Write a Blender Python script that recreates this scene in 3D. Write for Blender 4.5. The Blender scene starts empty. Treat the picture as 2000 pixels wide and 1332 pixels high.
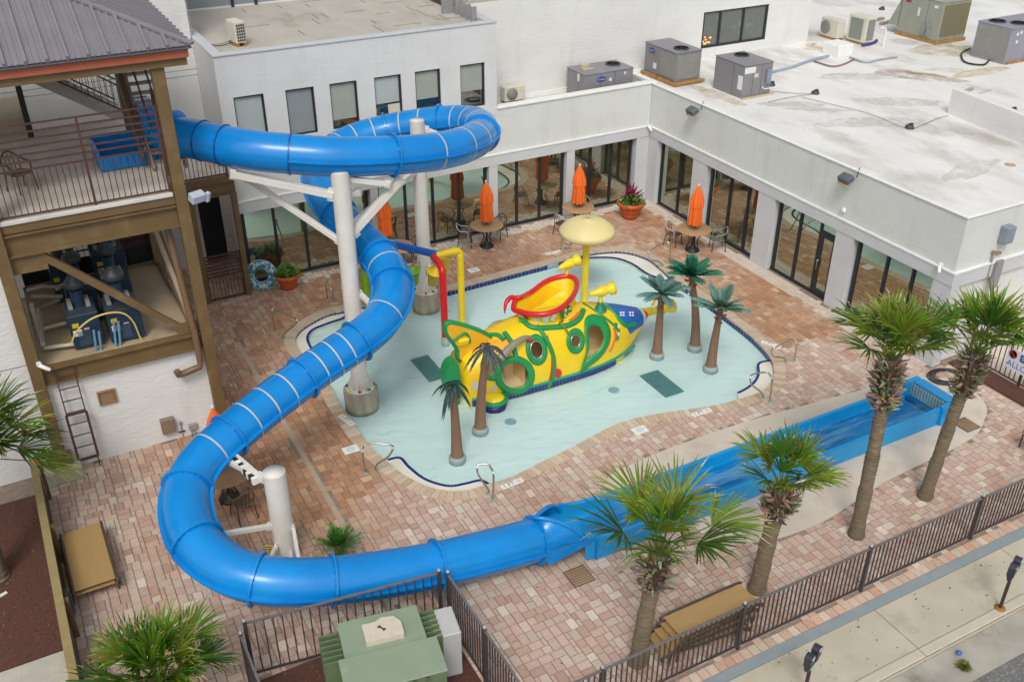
import bpy, bmesh, math, random
from mathutils import Vector, Matrix
from mathutils.bvhtree import BVHTree
from mathutils.geometry import tessellate_polygon
V = Vector
R_ = math.radians
random.seed(7)
rnd = random.random
def U(a, b): return a + (b - a) * rnd()
scene = bpy.context.scene
COL = scene.collection
# ------------------------------------------------------------------ camera, sky, sun, exposure
CAM = V((-21.9, -29.52, 15.0))
FPX = 1901.24
RC = (Matrix.Rotation(R_(-28.289), 3, 'Z') @ Matrix.Rotation(R_(59.2946), 3, 'X') @ Matrix.Rotation(R_(-0.0545), 3, 'Z'))
cd = bpy.data.cameras.new('camera'); cam = bpy.data.objects.new('camera', cd); COL.objects.link(cam)
cam.matrix_world = Matrix.Translation(CAM) @ RC.to_4x4()
cd.sensor_width = 36; cd.lens = FPX / 2000 * 36; cd.clip_start = .1; cd.clip_end = 500
scene.camera = cam
w = bpy.data.worlds.new("World"); scene.world = w; w.use_nodes = True
nt = w.node_tree; nt.nodes.clear()
sky = nt.nodes.new('ShaderNodeTexSky'); sky.sky_type = 'NISHITA'; sky.sun_disc = False
SUN_EL, SUN_AZ = 50, 212          # azimuth clockwise from +Y
sky.sun_elevation = R_(SUN_EL); sky.sun_rotation = R_(SUN_AZ); sky.air_density = 1.2; sky.dust_density = 3.5
hs = nt.nodes.new('ShaderNodeHueSaturation'); hs.inputs['Saturation'].default_value = .22
bg = nt.nodes.new('ShaderNodeBackground'); bg.inputs[1].default_value = .15
wo = nt.nodes.new('ShaderNodeOutputWorld')
nt.links.new(sky.outputs[0], hs.inputs['Color']); nt.links.new(hs.outputs[0], bg.inputs[0]); nt.links.new(bg.outputs[0], wo.inputs[0])
sl = bpy.data.lights.new('sun', 'SUN'); sl.energy = 1.25; sl.angle = R_(16); sl.color = (1, .955, .89)
so = bpy.data.objects.new('sun', sl); COL.objects.link(so)
az = R_(SUN_AZ); el = R_(SUN_EL)
sd = V((math.sin(az) * math.cos(el), math.cos(az) * math.cos(el), math.sin(el)))
so.rotation_euler = sd.to_track_quat('Z', 'Y').to_euler(); so.location = (0, 0, 40)
scene.view_settings.view_transform = 'Standard'; scene.view_settings.look = 'None'
scene.view_settings.exposure = -.02; scene.view_settings.gamma = 1
scene.render.engine = 'CYCLES'
# ------------------------------------------------------------------ survey helpers (points of the place from the photo's perspective)
def ray(px, py): return RC @ V(((px - 1000) / FPX, -(py - 666) / FPX, -1))
def G(px, py, z=0.0):
    d = ray(px, py); return CAM + d * ((z - CAM.z) / d.z)
def GX(px, py, x):
    d = ray(px, py); return CAM + d * ((x - CAM.x) / d.x)
def GY(px, py, y):
    d = ray(px, py); return CAM + d * ((y - CAM.y) / d.y)
# ------------------------------------------------------------------ materials
MATS = {}
def mat(name, col, rough=.6, var=.12, vs=2.5, bump=0.0, bs=25, metal=0.0, spec=.5, attr=False, col2=None, c2s=1.2, c2t=(.55, .7), stretch=None, trans=0.0, coat=0.0, st2=None):
    if name in MATS: return MATS[name]
    m = bpy.data.materials.new(name); m.use_nodes = True; n = m.node_tree.nodes; L = m.node_tree.links
    b = n['Principled BSDF']; b.inputs['Roughness'].default_value = rough; b.inputs['Metallic'].default_value = metal
    b.inputs['Specular IOR Level'].default_value = spec
    if coat: b.inputs['Coat Weight'].default_value = coat; b.inputs['Coat Roughness'].default_value = .08
    tc = n.new('ShaderNodeTexCoord'); vec = tc.outputs['Object']
    if stretch:
        mp = n.new('ShaderNodeMapping'); mp.inputs['Scale'].default_value = stretch; L.new(vec, mp.inputs[0]); vec = mp.outputs[0]
    nz = n.new('ShaderNodeTexNoise'); nz.inputs['Scale'].default_value = vs; nz.inputs['Detail'].default_value = 5; L.new(vec, nz.inputs['Vector'])
    mr = n.new('ShaderNodeMapRange'); mr.inputs[1].default_value = .25; mr.inputs[2].default_value = .75
    mr.inputs[3].default_value = 1 - var; mr.inputs[4].default_value = 1 + var; L.new(nz.outputs[0], mr.inputs[0])
    mx = n.new('ShaderNodeVectorMath'); mx.operation = 'SCALE'
    if attr:
        a = n.new('ShaderNodeAttribute'); a.attribute_name = 'Col'; src = a.outputs['Color']
    else:
        r = n.new('ShaderNodeRGB'); r.outputs[0].default_value = (*col, 1); src = r.outputs[0]
    if col2:
        n2 = n.new('ShaderNodeTexNoise'); n2.inputs['Scale'].default_value = c2s; n2.inputs['Detail'].default_value = 8; n2.inputs['Roughness'].default_value = .65; L.new(vec, n2.inputs['Vector'])
        if st2: mq = n.new('ShaderNodeMapping'); mq.inputs['Scale'].default_value = st2; L.new(tc.outputs['Object'], mq.inputs[0]); L.new(mq.outputs[0], n2.inputs['Vector'])
        m2 = n.new('ShaderNodeMapRange'); m2.inputs[1].default_value = c2t[0]; m2.inputs[2].default_value = c2t[1]; L.new(n2.outputs[0], m2.inputs[0])
        mm = n.new('ShaderNodeMix'); mm.data_type = 'RGBA'; L.new(m2.outputs[0], mm.inputs[0]); L.new(src, mm.inputs[6]); mm.inputs[7].default_value = (*col2, 1); src = mm.outputs[2]
    L.new(src, mx.inputs[0]); L.new(mr.outputs[0], mx.inputs['Scale']); L.new(mx.outputs[0], b.inputs['Base Color'])
    if bump:
        nb = n.new('ShaderNodeTexNoise'); nb.inputs['Scale'].default_value = bs; nb.inputs['Detail'].default_value = 4; L.new(vec, nb.inputs['Vector'])
        bp = n.new('ShaderNodeBump'); bp.inputs['Strength'].default_value = min(1, bump); bp.inputs['Distance'].default_value = .02; L.new(nb.outputs[0], bp.inputs['Height']); L.new(bp.outputs[0], b.inputs['Normal'])
    if trans:
        t = n.new('ShaderNodeBsdfTranslucent'); L.new(mx.outputs[0], t.inputs[0]); ms = n.new('ShaderNodeMixShader'); ms.inputs[0].default_value = trans
        L.new(b.outputs[0], ms.inputs[1]); L.new(t.outputs[0], ms.inputs[2]); L.new(ms.outputs[0], n['Material Output'].inputs[0])
    MATS[name] = m; return m
def glassmat(name, tint, dark, mixf=.5, rough=.02, wav=0.0):
    # reflective glazing: a glossy coat over a dark, see-nothing room colour
    m = bpy.data.materials.new(name); m.use_nodes = True; n = m.node_tree.nodes; L = m.node_tree.links; n.remove(n['Principled BSDF'])
    g = n.new('ShaderNodeBsdfGlossy'); g.inputs[0].default_value = (*tint, 1); g.inputs['Roughness'].default_value = rough
    d = n.new('ShaderNodeBsdfDiffuse'); d.inputs[0].default_value = (*dark, 1)
    s = n.new('ShaderNodeMixShader'); s.inputs[0].default_value = mixf
    if wav:
        tc = n.new('ShaderNodeTexCoord'); nb = n.new('ShaderNodeTexNoise'); nb.inputs['Scale'].default_value = .9; nb.inputs['Detail'].default_value = 1; L.new(tc.outputs['Object'], nb.inputs['Vector'])
        bp = n.new('ShaderNodeBump'); bp.inputs['Strength'].default_value = wav; bp.inputs['Distance'].default_value = .02; L.new(nb.outputs[0], bp.inputs['Height']); L.new(bp.outputs[0], g.inputs['Normal'])
    L.new(d.outputs[0], s.inputs[1]); L.new(g.outputs[0], s.inputs[2]); L.new(s.outputs[0], n['Material Output'].inputs[0]); MATS[name] = m; return m
def watermat(name, tint, scale=3.0, bump=.35, foam=0.0, foamcol=(.85, .92, .95)):
    m = bpy.data.materials.new(name); m.use_nodes = True; n = m.node_tree.nodes; L = m.node_tree.links; n.remove(n['Principled BSDF'])
    tc = n.new('ShaderNodeTexCoord'); mp = n.new('ShaderNodeMapping'); mp.inputs['Scale'].default_value = (1, 1.6, 1); L.new(tc.outputs['Object'], mp.inputs[0])
    nb = n.new('ShaderNodeTexNoise'); nb.inputs['Scale'].default_value = scale; nb.inputs['Detail'].default_value = 5; nb.inputs['Distortion'].default_value = .6; L.new(mp.outputs[0], nb.inputs['Vector'])
    bp = n.new('ShaderNodeBump'); bp.inputs['Strength'].default_value = bump; bp.inputs['Distance'].default_value = .03; L.new(nb.outputs[0], bp.inputs['Height'])
    t = n.new('ShaderNodeBsdfTransparent'); t.inputs[0].default_value = (*tint, 1)
    g = n.new('ShaderNodeBsdfGlossy'); g.inputs['Roughness'].default_value = .04; L.new(bp.outputs[0], g.inputs['Normal'])
    f = n.new('ShaderNodeFresnel'); f.inputs[0].default_value = 1.33; L.new(bp.outputs[0], f.inputs['Normal'])
    s = n.new('ShaderNodeMixShader'); L.new(f.outputs[0], s.inputs[0]); L.new(t.outputs[0], s.inputs[1]); L.new(g.outputs[0], s.inputs[2]); out = s.outputs[0]
    if foam:
        n2 = n.new('ShaderNodeTexNoise'); n2.inputs['Scale'].default_value = 2.2; n2.inputs['Detail'].default_value = 7
        mp2 = n.new('ShaderNodeMapping'); mp2.inputs['Scale'].default_value = (.35, 2.2, 1); L.new(tc.outputs['Object'], mp2.inputs[0]); L.new(mp2.outputs[0], n2.inputs['Vector'])
        mr = n.new('ShaderNodeMapRange'); mr.inputs[1].default_value = .48; mr.inputs[2].default_value = .7; mr.inputs[4].default_value = foam; L.new(n2.outputs[0], mr.inputs[0])
        df = n.new('ShaderNodeBsdfDiffuse'); df.inputs[0].default_value = (*foamcol, 1)
        s2 = n.new('ShaderNodeMixShader'); L.new(mr.outputs[0], s2.inputs[0]); L.new(out, s2.inputs[1]); L.new(df.outputs[0], s2.inputs[2]); out = s2.outputs[0]
    L.new(out, n['Material Output'].inputs[0]); MATS[name] = m; return m
# ------------------------------------------------------------------ mesh builder
MW = {}
def frames(pts):
    ts = []
    for i in range(len(pts)):
        a = pts[max(0, i - 1)]; b = pts[min(len(pts) - 1, i + 1)]; ts.append((b - a).normalized())
    up = V((0, 0, 1)) if abs(ts[0].z) < .93 else V((1, 0, 0))
    n = (up - ts[0] * up.dot(ts[0])).normalized(); out = []
    for t in ts:
        n = (n - t * n.dot(t)); n = n.normalized() if n.length > 1e-6 else t.orthogonal().normalized()
        out.append((t, n, t.cross(n)))
    return out
class MB:
    def __init__(s): s.v = []; s.f = []; s.mi = []; s.c = []; s.sm = []; s.m = 0; s.col = (1, 1, 1); s.s = False
    def add(s, vs, fs, cols=None):
        o = len(s.v); s.v += [V(v) for v in vs]
        for k, f in enumerate(fs):
            s.f.append([i + o for i in f]); s.mi.append(s.m); s.sm.append(s.s); s.c.append(cols[k] if cols else s.col)
        return s
    def bx(s, x0, x1, y0, y1, z0, z1):
        vs = [(x0, y0, z0), (x1, y0, z0), (x1, y1, z0), (x0, y1, z0), (x0, y0, z1), (x1, y0, z1), (x1, y1, z1), (x0, y1, z1)]
        return s.add(vs, [(0, 3, 2, 1), (4, 5, 6, 7), (0, 1, 5, 4), (1, 2, 6, 5), (2, 3, 7, 6), (3, 0, 4, 7)])
    def box(s, c, d, rz=0, rx=0, ry=0):
        M = Matrix.Translation(V(c)) @ Matrix.Rotation(rz, 4, 'Z') @ Matrix.Rotation(ry, 4, 'Y') @ Matrix.Rotation(rx, 4, 'X'); x, y, z = d[0] / 2, d[1] / 2, d[2] / 2
        vs = [M @ V(p) for p in ((-x, -y, -z), (x, -y, -z), (x, y, -z), (-x, y, -z), (-x, -y, z), (x, -y, z), (x, y, z), (-x, y, z))]
        return s.add(vs, [(0, 3, 2, 1), (4, 5, 6, 7), (0, 1, 5, 4), (1, 2, 6, 5), (2, 3, 7, 6), (3, 0, 4, 7)])
    def bar(s, a, b, wd, h=None, up=(0, 0, 1)):
        a = V(a); b = V(b); h = h or wd; t = (b - a).normalized(); up = V(up)
        if abs(t.dot(up)) > .98: up = V((0, 1, 0))
        x = t.cross(up).normalized() * wd / 2; y = x.cross(t).normalized() * h / 2
        vs = [a - x - y, a + x - y, a + x + y, a - x + y, b - x - y, b + x - y, b + x + y, b - x + y]
        return s.add(vs, [(0, 1, 2, 3), (7, 6, 5, 4), (0, 4, 5, 1), (1, 5, 6, 2), (2, 6, 7, 3), (3, 7, 4, 0)])
    def tube(s, pts, r, n=8, caps=True, a0=0.0, a1=None):
        pts = [V(p) for p in pts]; fr = frames(pts); N = len(pts); rs = r if isinstance(r, (list, tuple)) else [r] * N
        full = a1 is None; a1 = 2 * math.pi if full else a1; cnt = n if full else n + 1; vs = []
        for p, (t, nn, bb), rr in zip(pts, fr, rs):
            for k in range(cnt):
                a = a0 + (a1 - a0) * k / n; vs.append(p + (nn * math.cos(a) + bb * math.sin(a)) * rr)
        fs = []
        for i in range(N - 1):
            for k in range(n):
                k2 = (k + 1) % cnt if full else k + 1
                fs.append((i * cnt + k, i * cnt + k2, (i + 1) * cnt + k2, (i + 1) * cnt + k))
        sv = s.s; s.s = True; s.add(vs, fs); s.s = sv
        if caps and full: s.add(vs[:cnt], [tuple(range(cnt))[::-1]]); s.add(vs[-cnt:], [tuple(range(cnt))])
        return s
    def lathe(s, prof, c=(0, 0, 0), n=24, rf=None, ax=None):
        c = V(c); M = Matrix.Identity(3) if ax is None else V(ax).normalized().to_track_quat('Z', 'Y').to_matrix(); vs = []
        for r, z in prof:
            for k in range(n):
                a = 2 * math.pi * k / n; q = r * (rf(a, z) if rf else 1); vs.append(c + M @ V((q * math.cos(a), q * math.sin(a), z)))
        fs = []
        for i in range(len(prof) - 1):
            for k in range(n): k2 = (k + 1) % n; fs.append((i * n + k, i * n + k2, (i + 1) * n + k2, (i + 1) * n + k))
        sv = s.s; s.s = True; s.add(vs, fs); s.s = sv
        if prof[0][0] > .001: s.add(vs[:n], [tuple(range(n))[::-1]])
        if prof[-1][0] > .001: s.add(vs[-n:], [tuple(range(n))])
        return s
    def prism(s, poly, z0, z1, cap=True):
        n = len(poly); vs = [(p[0], p[1], z0) for p in poly] + [(p[0], p[1], z1) for p in poly]
        fs = [(i, (i + 1) % n, n + (i + 1) % n, n + i) for i in range(n)]; s.add(vs, fs)
        if cap:
            tr = tessellate_polygon([[V((p[0], p[1], 0)) for p in poly]]); s.add([(p[0], p[1], z1) for p in poly], [tuple(t) for t in tr])
        return s
    def sheet(s, poly, z):
        tr = tessellate_polygon([[V((p[0], p[1], 0)) for p in poly]]); vs = [V((p[0], p[1], z)) for p in poly]; fs = []
        for t in tr:
            a, b, c = (vs[i] for i in t); fs.append(tuple(t) if (b - a).cross(c - a).z > 0 else tuple(t)[::-1])
        return s.add(vs, fs)
    def text(s, txt, M, size=1.0, depth=0.0):
        cu = bpy.data.curves.new('t', 'FONT'); cu.body = txt; cu.size = size; cu.align_x = 'CENTER'; cu.align_y = 'CENTER'; cu.extrude = depth; cu.resolution_u = 3
        o = bpy.data.objects.new('t', cu); COL.objects.link(o); dg = bpy.context.evaluated_depsgraph_get()
        me = bpy.data.meshes.new_from_object(o.evaluated_get(dg)); s.add([M @ v.co for v in me.vertices], [tuple(p.vertices) for p in me.polygons])
        bpy.data.objects.remove(o); bpy.data.curves.remove(cu); bpy.data.meshes.remove(me); return s
    def xf(s, M):
        s.v = [M @ v for v in s.v]; return s
    def build(s, name, mats, parent=None, world=False, bevel=0.0, seg=1, subsurf=0):
        vs = s.v
        if world and parent is not None: Mi = MW[parent.name].inverted(); vs = [Mi @ v for v in vs]
        me = bpy.data.meshes.new(name); me.from_pydata([tuple(v) for v in vs], [], s.f)
        if not isinstance(mats, (list, tuple)): mats = [mats]
        for m in mats: me.materials.append(m)
        for p, i, q in zip(me.polygons, s.mi, s.sm): p.material_index = i; p.use_smooth = q
        if any(c != (1, 1, 1) for c in s.c):
            ca = me.color_attributes.new('Col', 'FLOAT_COLOR', 'CORNER'); buf = []
            for p, c in zip(me.polygons, s.c): buf += [c[0], c[1], c[2], 1.0] * p.loop_total
            ca.data.foreach_set('color', buf)
        me.validate(); me.update()
        o = bpy.data.objects.new(name, me); COL.objects.link(o)
        if parent is not None: o.parent = parent; MW[o.name] = MW[parent.name]
        else: MW[o.name] = Matrix.Identity(4)
        if bevel: b = o.modifiers.new('bevel', 'BEVEL'); b.width = bevel; b.segments = seg; b.limit_method = 'ANGLE'; b.angle_limit = R_(40)
        if subsurf: q = o.modifiers.new('sub', 'SUBSURF'); q.levels = q.render_levels = subsurf
        return o
def tag(o, label=None, cat=None, group=None, kind=None):
    if label: o['label'] = label
    if cat: o['category'] = cat
    if group: o['group'] = group
    if kind: o['kind'] = kind
    return o
def thing(name, label, cat, loc=(0, 0, 0), rz=0.0, group=None):
    o = bpy.data.objects.new(name, None); COL.objects.link(o); o.empty_display_size = .2
    o.location = loc; o.rotation_euler = (0, 0, rz); MW[o.name] = Matrix.Translation(V(loc)) @ Matrix.Rotation(rz, 4, 'Z')
    return tag(o, label, cat, group)
def solo(mb, name, mats, label, cat, group=None, kind=None, **k):
    return tag(mb.build(name, mats, **k), label, cat, group, kind)
def dup(root, loc, rz, label, group=None):
    def cp(o, par):
        c = o.copy(); COL.objects.link(c); MW[c.name] = Matrix.Identity(4)
        if par: c.parent = par
        for ch in list(o.children): cp(ch, c)
        return c
    r = cp(root, None); r.location = loc; r.rotation_euler = (0, 0, rz); r['label'] = label
    if group: r['group'] = group
    MW[r.name] = Matrix.Translation(V(loc)) @ Matrix.Rotation(rz, 4, 'Z')
    return r
def smooth(pts, k=6, closed=True):
    n = len(pts); out = []
    for i in range(n if closed else n - 1):
        p0, p1, p2, p3 = (pts[(i + j) % n] if closed else pts[min(max(i + j, 0), n - 1)] for j in (-1, 0, 1, 2))
        for q in range(k):
            t = q / k; out.append(p1 * (.5 * (2 - 5 * t * t + 3 * t ** 3)) + p0 * (.5 * (-t + 2 * t * t - t ** 3)) + p2 * (.5 * (t + 4 * t * t - 3 * t ** 3)) + p3 * (.5 * (-t * t + t ** 3)))
    if not closed: out.append(pts[-1])
    return out
def inside(x, y, poly):
    c = False; n = len(poly); j = n - 1
    for i in range(n):
        a, b = poly[i], poly[j]
        if (a[1] > y) != (b[1] > y) and x < (b[0] - a[0]) * (y - a[1]) / (b[1] - a[1]) + a[0]: c = not c
        j = i
    return c
# palette
stucco = mat('stucco', (.645, .655, .665), .85, .05, .7, .55, 7, spec=.2, stretch=(1, 1, 2.2), col2=(.56, .565, .56), c2s=1.6, c2t=(.52, .85), st2=(1, 1, .22))
stucco_w = mat('stucco_white', (.70, .70, .685), .85, .05, .6, .75, 6.5, spec=.2, stretch=(1, 1, 2.2), col2=(.60, .59, .56), c2s=1.3, c2t=(.54, .85), st2=(1, 1, .25))
trim_w = mat('white_trim', (.78, .78, .76), .6, .06, 3)
stucco_g = mat('stucco_wing', (.64, .66, .635), .85, .05, .7, .5, 7, spec=.2, stretch=(1, 1, 2.2), col2=(.53, .54, .51), c2s=1.6, c2t=(.52, .85), st2=(1, 1, .22))
band_g = mat('grey_band', (.57, .585, .60), .8, .05, 1, .5, 14, spec=.2)
frame_d = mat('dark_frame', (.018, .022, .03), .4, .1)
steel_b = mat('brown_steel', (.155, .10, .043), .5, .12, 2, col2=(.19, .13, .06), c2s=2)
rail_b = mat('brown_rail', (.085, .038, .03), .5, .15)
rail_k = mat('black_rail', (.03, .024, .022), .45, .1)
fence_m = mat('fence_metal', (.055, .045, .047), .45, .15, 4)
red_m = mat('rust_red', (.36, .10, .05), .6, .1)
conc = mat('concrete', (.46, .43, .37), .85, .12, 2.2, .4, 40, col2=(.36, .33, .28), c2s=1.1)
conc_l = mat('concrete_pale', (.60, .53, .44), .85, .08, 1.5, .3, 50, col2=(.52, .44, .35), c2s=.8)
conc_g = mat('concrete_grey', (.25, .29, .31), .8, .08, 3, .2, 60)
steel = mat('stainless', (.55, .53, .48), .22, .1, 8, metal=1.0)
white_p = mat('white_paint', (.68, .655, .60), .45, .06, 3, spec=.5)
blue_s = mat('slide_blue', (.002, .205, .59), .27, .14, .9, spec=.4, coat=.15, col2=(.004, .25, .64), c2s=.5, c2t=(.4, .7))
blue_f = mat('flume_blue', (.002, .27, .63), .3, .10, .7, spec=.4, coat=.15, col2=(.01, .33, .68), c2s=.6, c2t=(.4, .7))
blue_d = mat('slide_blue_seam', (.003, .085, .36), .35, .12, 3)
yel = mat('toy_yellow', (.84, .62, .012), .35, .08, 2, coat=.2)
red_t = mat('toy_red', (.62, .01, .02), .3, .08, 2, coat=.2)
grn_t = mat('toy_green', (.01, .26, .07), .4, .12, 2)
terr = mat('terracotta', (.58, .11, .03), .6, .1, 4)
orange = mat('orange_canvas', (.80, .14, .012), .8, .07, 3)
mulch = mat('mulch', (.10, .04, .028), .95, .35, 30, 1.0, 60, col2=(.17, .075, .05), c2s=14)
leafm = mat('leaf', (1, 1, 1), .5, .15, 3, attr=True, trans=.28)
black_p = mat('black_plastic', (.015, .016, .02), .45, .1)
grey_m = mat('grey_metal', (.27, .27, .28), .5, .08, 2)
beige_m = mat('beige_metal', (.6, .57, .48), .55, .06, 3)
attr_r = mat('painted_mixed', (1, 1, 1), .55, .08, 4, attr=True)
attr_g = mat('glossy_mixed', (1, 1, 1), .3, .06, 2, attr=True)
# ================================================================== SETTING: pool outline, patio, ground
px_pool = [(700,598),(672,606),(640,613),(610,628),(588,643),(577,660),(582,680),(605,705),(640,745),(660,783),(681,815),(703,845),(728,876),(757,902),(785,925),(818,943),(852,955),(885,959),(918,956),(955,945),(1000,931),(1050,906),(1100,882),(1140,862),(1180,840),(1215,824),(1250,815),(1300,806),(1350,799),(1400,791),(1445,779),(1480,768),(1502,752),(1511,730),(1508,706),(1490,680),(1460,651),(1420,620),(1380,590),(1340,562),(1308,540),(1288,522),(1268,506),(1240,495),(1210,490),(1170,492),(1130,500),(1095,510),(1000,535),(935,552),(870,569),(800,585),(750,594)]
POOL = [V((p.x, p.y)) for p in smooth([G(x, y, 0) for x, y in px_pool], 5)]
def offset(poly, d):
    out = []; n = len(poly)
    for i in range(n):
        t = (poly[(i + 1) % n] - poly[i - 1]).normalized(); out.append(poly[i] + V((t.y, -t.x)) * d)
    return out
area = sum(POOL[i - 1].x * POOL[i].y - POOL[i].x * POOL[i - 1].y for i in range(len(POOL)))
SGN = 1 if area > 0 else -1
COPE = offset(POOL, .33 * SGN)
def hole_sheet(outer, hole, z):
    bm = bmesh.new(); es = []
    for loop in (outer, hole):
        vs = [bm.verts.new((p[0], p[1], z)) for p in loop]
        es += [bm.edges.new((vs[i - 1], vs[i])) for i in range(len(vs))]
    bmesh.ops.triangle_fill(bm, edges=es, use_beauty=True, use_dissolve=False)
    bm.verts.index_update(); mb = MB(); vs = [v.co.copy() for v in bm.verts]; fs = []
    for f in bm.faces:
        ids = [v.index for v in f.verts]
        c = f.calc_center_median()
        if inside(c.x, c.y, hole): continue
        fs.append(ids if f.normal.z > 0 else ids[::-1])
    mb.add(vs, fs); bm.free(); return mb
wallpool = mat('pool_plaster', (.80, .885, .865), .7, .03, 1.2, col2=(.75, .86, .84), c2s=.6, c2t=(.4, .7))
joint = mat('joint_sand', (.27, .21, .165), .95, .25, 6, .5, 80)
hole = offset(POOL, .10 * SGN)
solo(hole_sheet([(-60, -21.74), (60, -21.74), (60, 60), (-60, 60)], hole, -.02), 'ground', joint, 'sandy ground under the patio and buildings', 'ground', kind='structure')
# patio pavers: random ashlar packing on a 10 cm grid
slabpts = [G(x, y) for x, y in ((1180,945),(1250,900),(1337,865),(1450,826),(1560,795),(1700,757),(1790,735),(1880,750),(1925,790),(1922,822),(1905,850),(1850,882),(1780,915),(1700,958),(1640,1000),(1590,1026),(1523,1050),(1460,1058),(1410,1042),(1370,1015),(1300,1010),(1250,1030))]
SLAB = [V((p.x, p.y)) for p in smooth(slabpts, 4)]
STR = [(-17.31, -17.16, -19.6, -2.4)]   # narrow drain strip along Y (x0,x1,y0,y1)
STRX = [(-12.6, -9.2, -16.95, -16.82)]
def blocked(x, y):
    if x < -23.08 or x > 1.0 or y < -19.90 or y > 6: return True
    if y > .02 and not (-18.9 < x < -15.9): return True
    if x > .02 and y > -14.35: return True
    if x > .62 and y < -14.3: return True
    if -20.3 < x < -16.42 and y < -16.1: return True
    if x < -18.85 and y > -7.45: return True
    if inside(x, y, SLAB): return True
    for a, b, c, d in STR + STRX:
        if a < x < b and c < y < d: return True
    return inside(x, y, POOL)
pav = MB(); cell = .097; x0, y0 = -23.1, -20.0; NX = int(24.2 / cell); NY = int(24.5 / cell)
occ = [[False] * NY for _ in range(NX)]
rg = random.Random(3)
from mathutils import noise as mnoise
shapes = [(2, 2), (3, 2), (2, 3), (3, 2), (2, 3)]
for j in range(NY):
    for i in range(NX):
        if occ[i][j]: continue
        cand = shapes[:]; rg.shuffle(cand); ok = None
        for a, b in cand + [(2, 1), (1, 2), (1, 1)]:
            if i + a <= NX and j + b <= NY and all(not occ[i + p][j + q] for p in range(a) for q in range(b)): ok = (a, b); break
        a, b = ok
        for p in range(a):
            for q in range(b): occ[i + p][j + q] = True
        xa, xb, ya, yb = x0 + i * cell, x0 + (i + a) * cell, y0 + j * cell, y0 + (j + b) * cell
        cx, cy = (xa + xb) / 2, (ya + yb) / 2
        if blocked(cx, cy) or any(inside(px_, py_, POOL) for px_, py_ in ((xa, ya), (xb, ya), (xb, yb), (xa, yb))): continue
        # colour: pink / cream / tan blends; the deck's older, damp browner area round the pool head
        t = rg.random(); g_ = 5
        base = V((.55, .395, .325)) if t < .42 else (V((.575, .455, .375)) if t < .74 else (V((.50, .335, .262)) if t < .93 else V((.66, .56, .47))))
        if (cy > -.5 and cx > -16) or (cx > -.5 and cy > -14): base = V((.62, .53, .46))
        nz = mnoise.noise(V((cx * .35, cy * .35, 1.7))) + .5 * mnoise.noise(V((cx * 1.1, cy * 1.1, 4.2)))
        wet = 0.0
        dl = max(0, 1 - (abs(cx + 17.6) / 3.4) ** 2 - ((cy + 9.5) / 4.6) ** 2); wet = max(wet, dl * 1.6)
        if cy > -3.2 and cx > -16: wet = max(wet, .9)
        if cx > -3.0 and cy > -11.5: wet = max(wet, .85)
        if cx < -15 and cy > -7: wet = max(wet, .55)
        if (cy > -.5 and cx > -16) or (cx > -.5 and cy > -14): wet = 0
        wet = min(1, max(0, wet + nz * .55 - .05)) if wet > 0 else max(0, nz * .5 - .05)
        base = base.lerp(V((base.x * .80, base.y * .62, base.z * .45)), wet)
        k = .93 + .16 * rg.random() + wet * rg.uniform(-.14, .10); c = tuple(base * k)
        g = .007; zt = rg.uniform(-.002, .002); e = .014
        vs = [(xa + g, ya + g, -.014), (xb - g, ya + g, -.014), (xb - g, yb - g, -.014), (xa + g, yb - g, -.014),
              (xa + e, ya + e, zt), (xb - e, ya + e, zt), (xb - e, yb - e, zt), (xa + e, yb - e, zt)]
        pav.add(vs, [(4, 5, 6, 7), (0, 1, 5, 4), (1, 2, 6, 5), (2, 3, 7, 6), (3, 0, 4, 7)], [c, c, c, c, c])
paver_m = mat('paver', (1, 1, 1), .85, .14, 22, .5, 70, attr=True, spec=.25)
solo(pav, 'patio', paver_m, 'blended pink and tan interlocking paver deck round the pool', 'paving', kind='structure')
st = MB()
for a, b, c, d in STR + STRX: st.bx(a + .01, b - .01, c, d, -.015, .002)
solo(st, 'drain_channel', mat('channel_tan', (.42, .33, .24), .8, .1, 4), 'narrow tan drain channels let into the paver deck', 'drain', kind='structure')
# coping
cp = MB(); n = len(POOL); acc = 0; per = sum((POOL[(i + 1) % n] - POOL[i]).length for i in range(n))
def along(poly, s):
    for i in range(len(poly)):
        d = (poly[(i + 1) % len(poly)] - poly[i]).length
        if s <= d: return i, s / d
        s -= d
    return len(poly) - 1, 1
def lerp_i(poly, i, t): return poly[i].lerp(poly[(i + 1) % len(poly)], t)
k = int(per / .155)
for q in range(k):
    a = along(POOL, per * (q + .03) / k); b = along(POOL, per * (q + .97) / k)
    pts = [lerp_i(POOL, *a), lerp_i(POOL, *b), lerp_i(COPE, *b), lerp_i(COPE, *a)]
    if SGN < 0: pts = pts[::-1]
    warm = rg.random(); cc = V((.55, .40, .27)).lerp(V((.60, .50, .39)), warm) * rg.uniform(.85, 1.1)
    cx = pts[0].x; cy = pts[0].y
    if cy > -7 or cx > -4: cc = cc.lerp(V((.50, .42, .32)), .6)
    cp.col = tuple(cc); cp.prism(pts, -.05, .012)
solo(cp, 'pool_coping', paver_m, 'tan brick coping laid on edge around the pool rim', 'coping', kind='structure')
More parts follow.
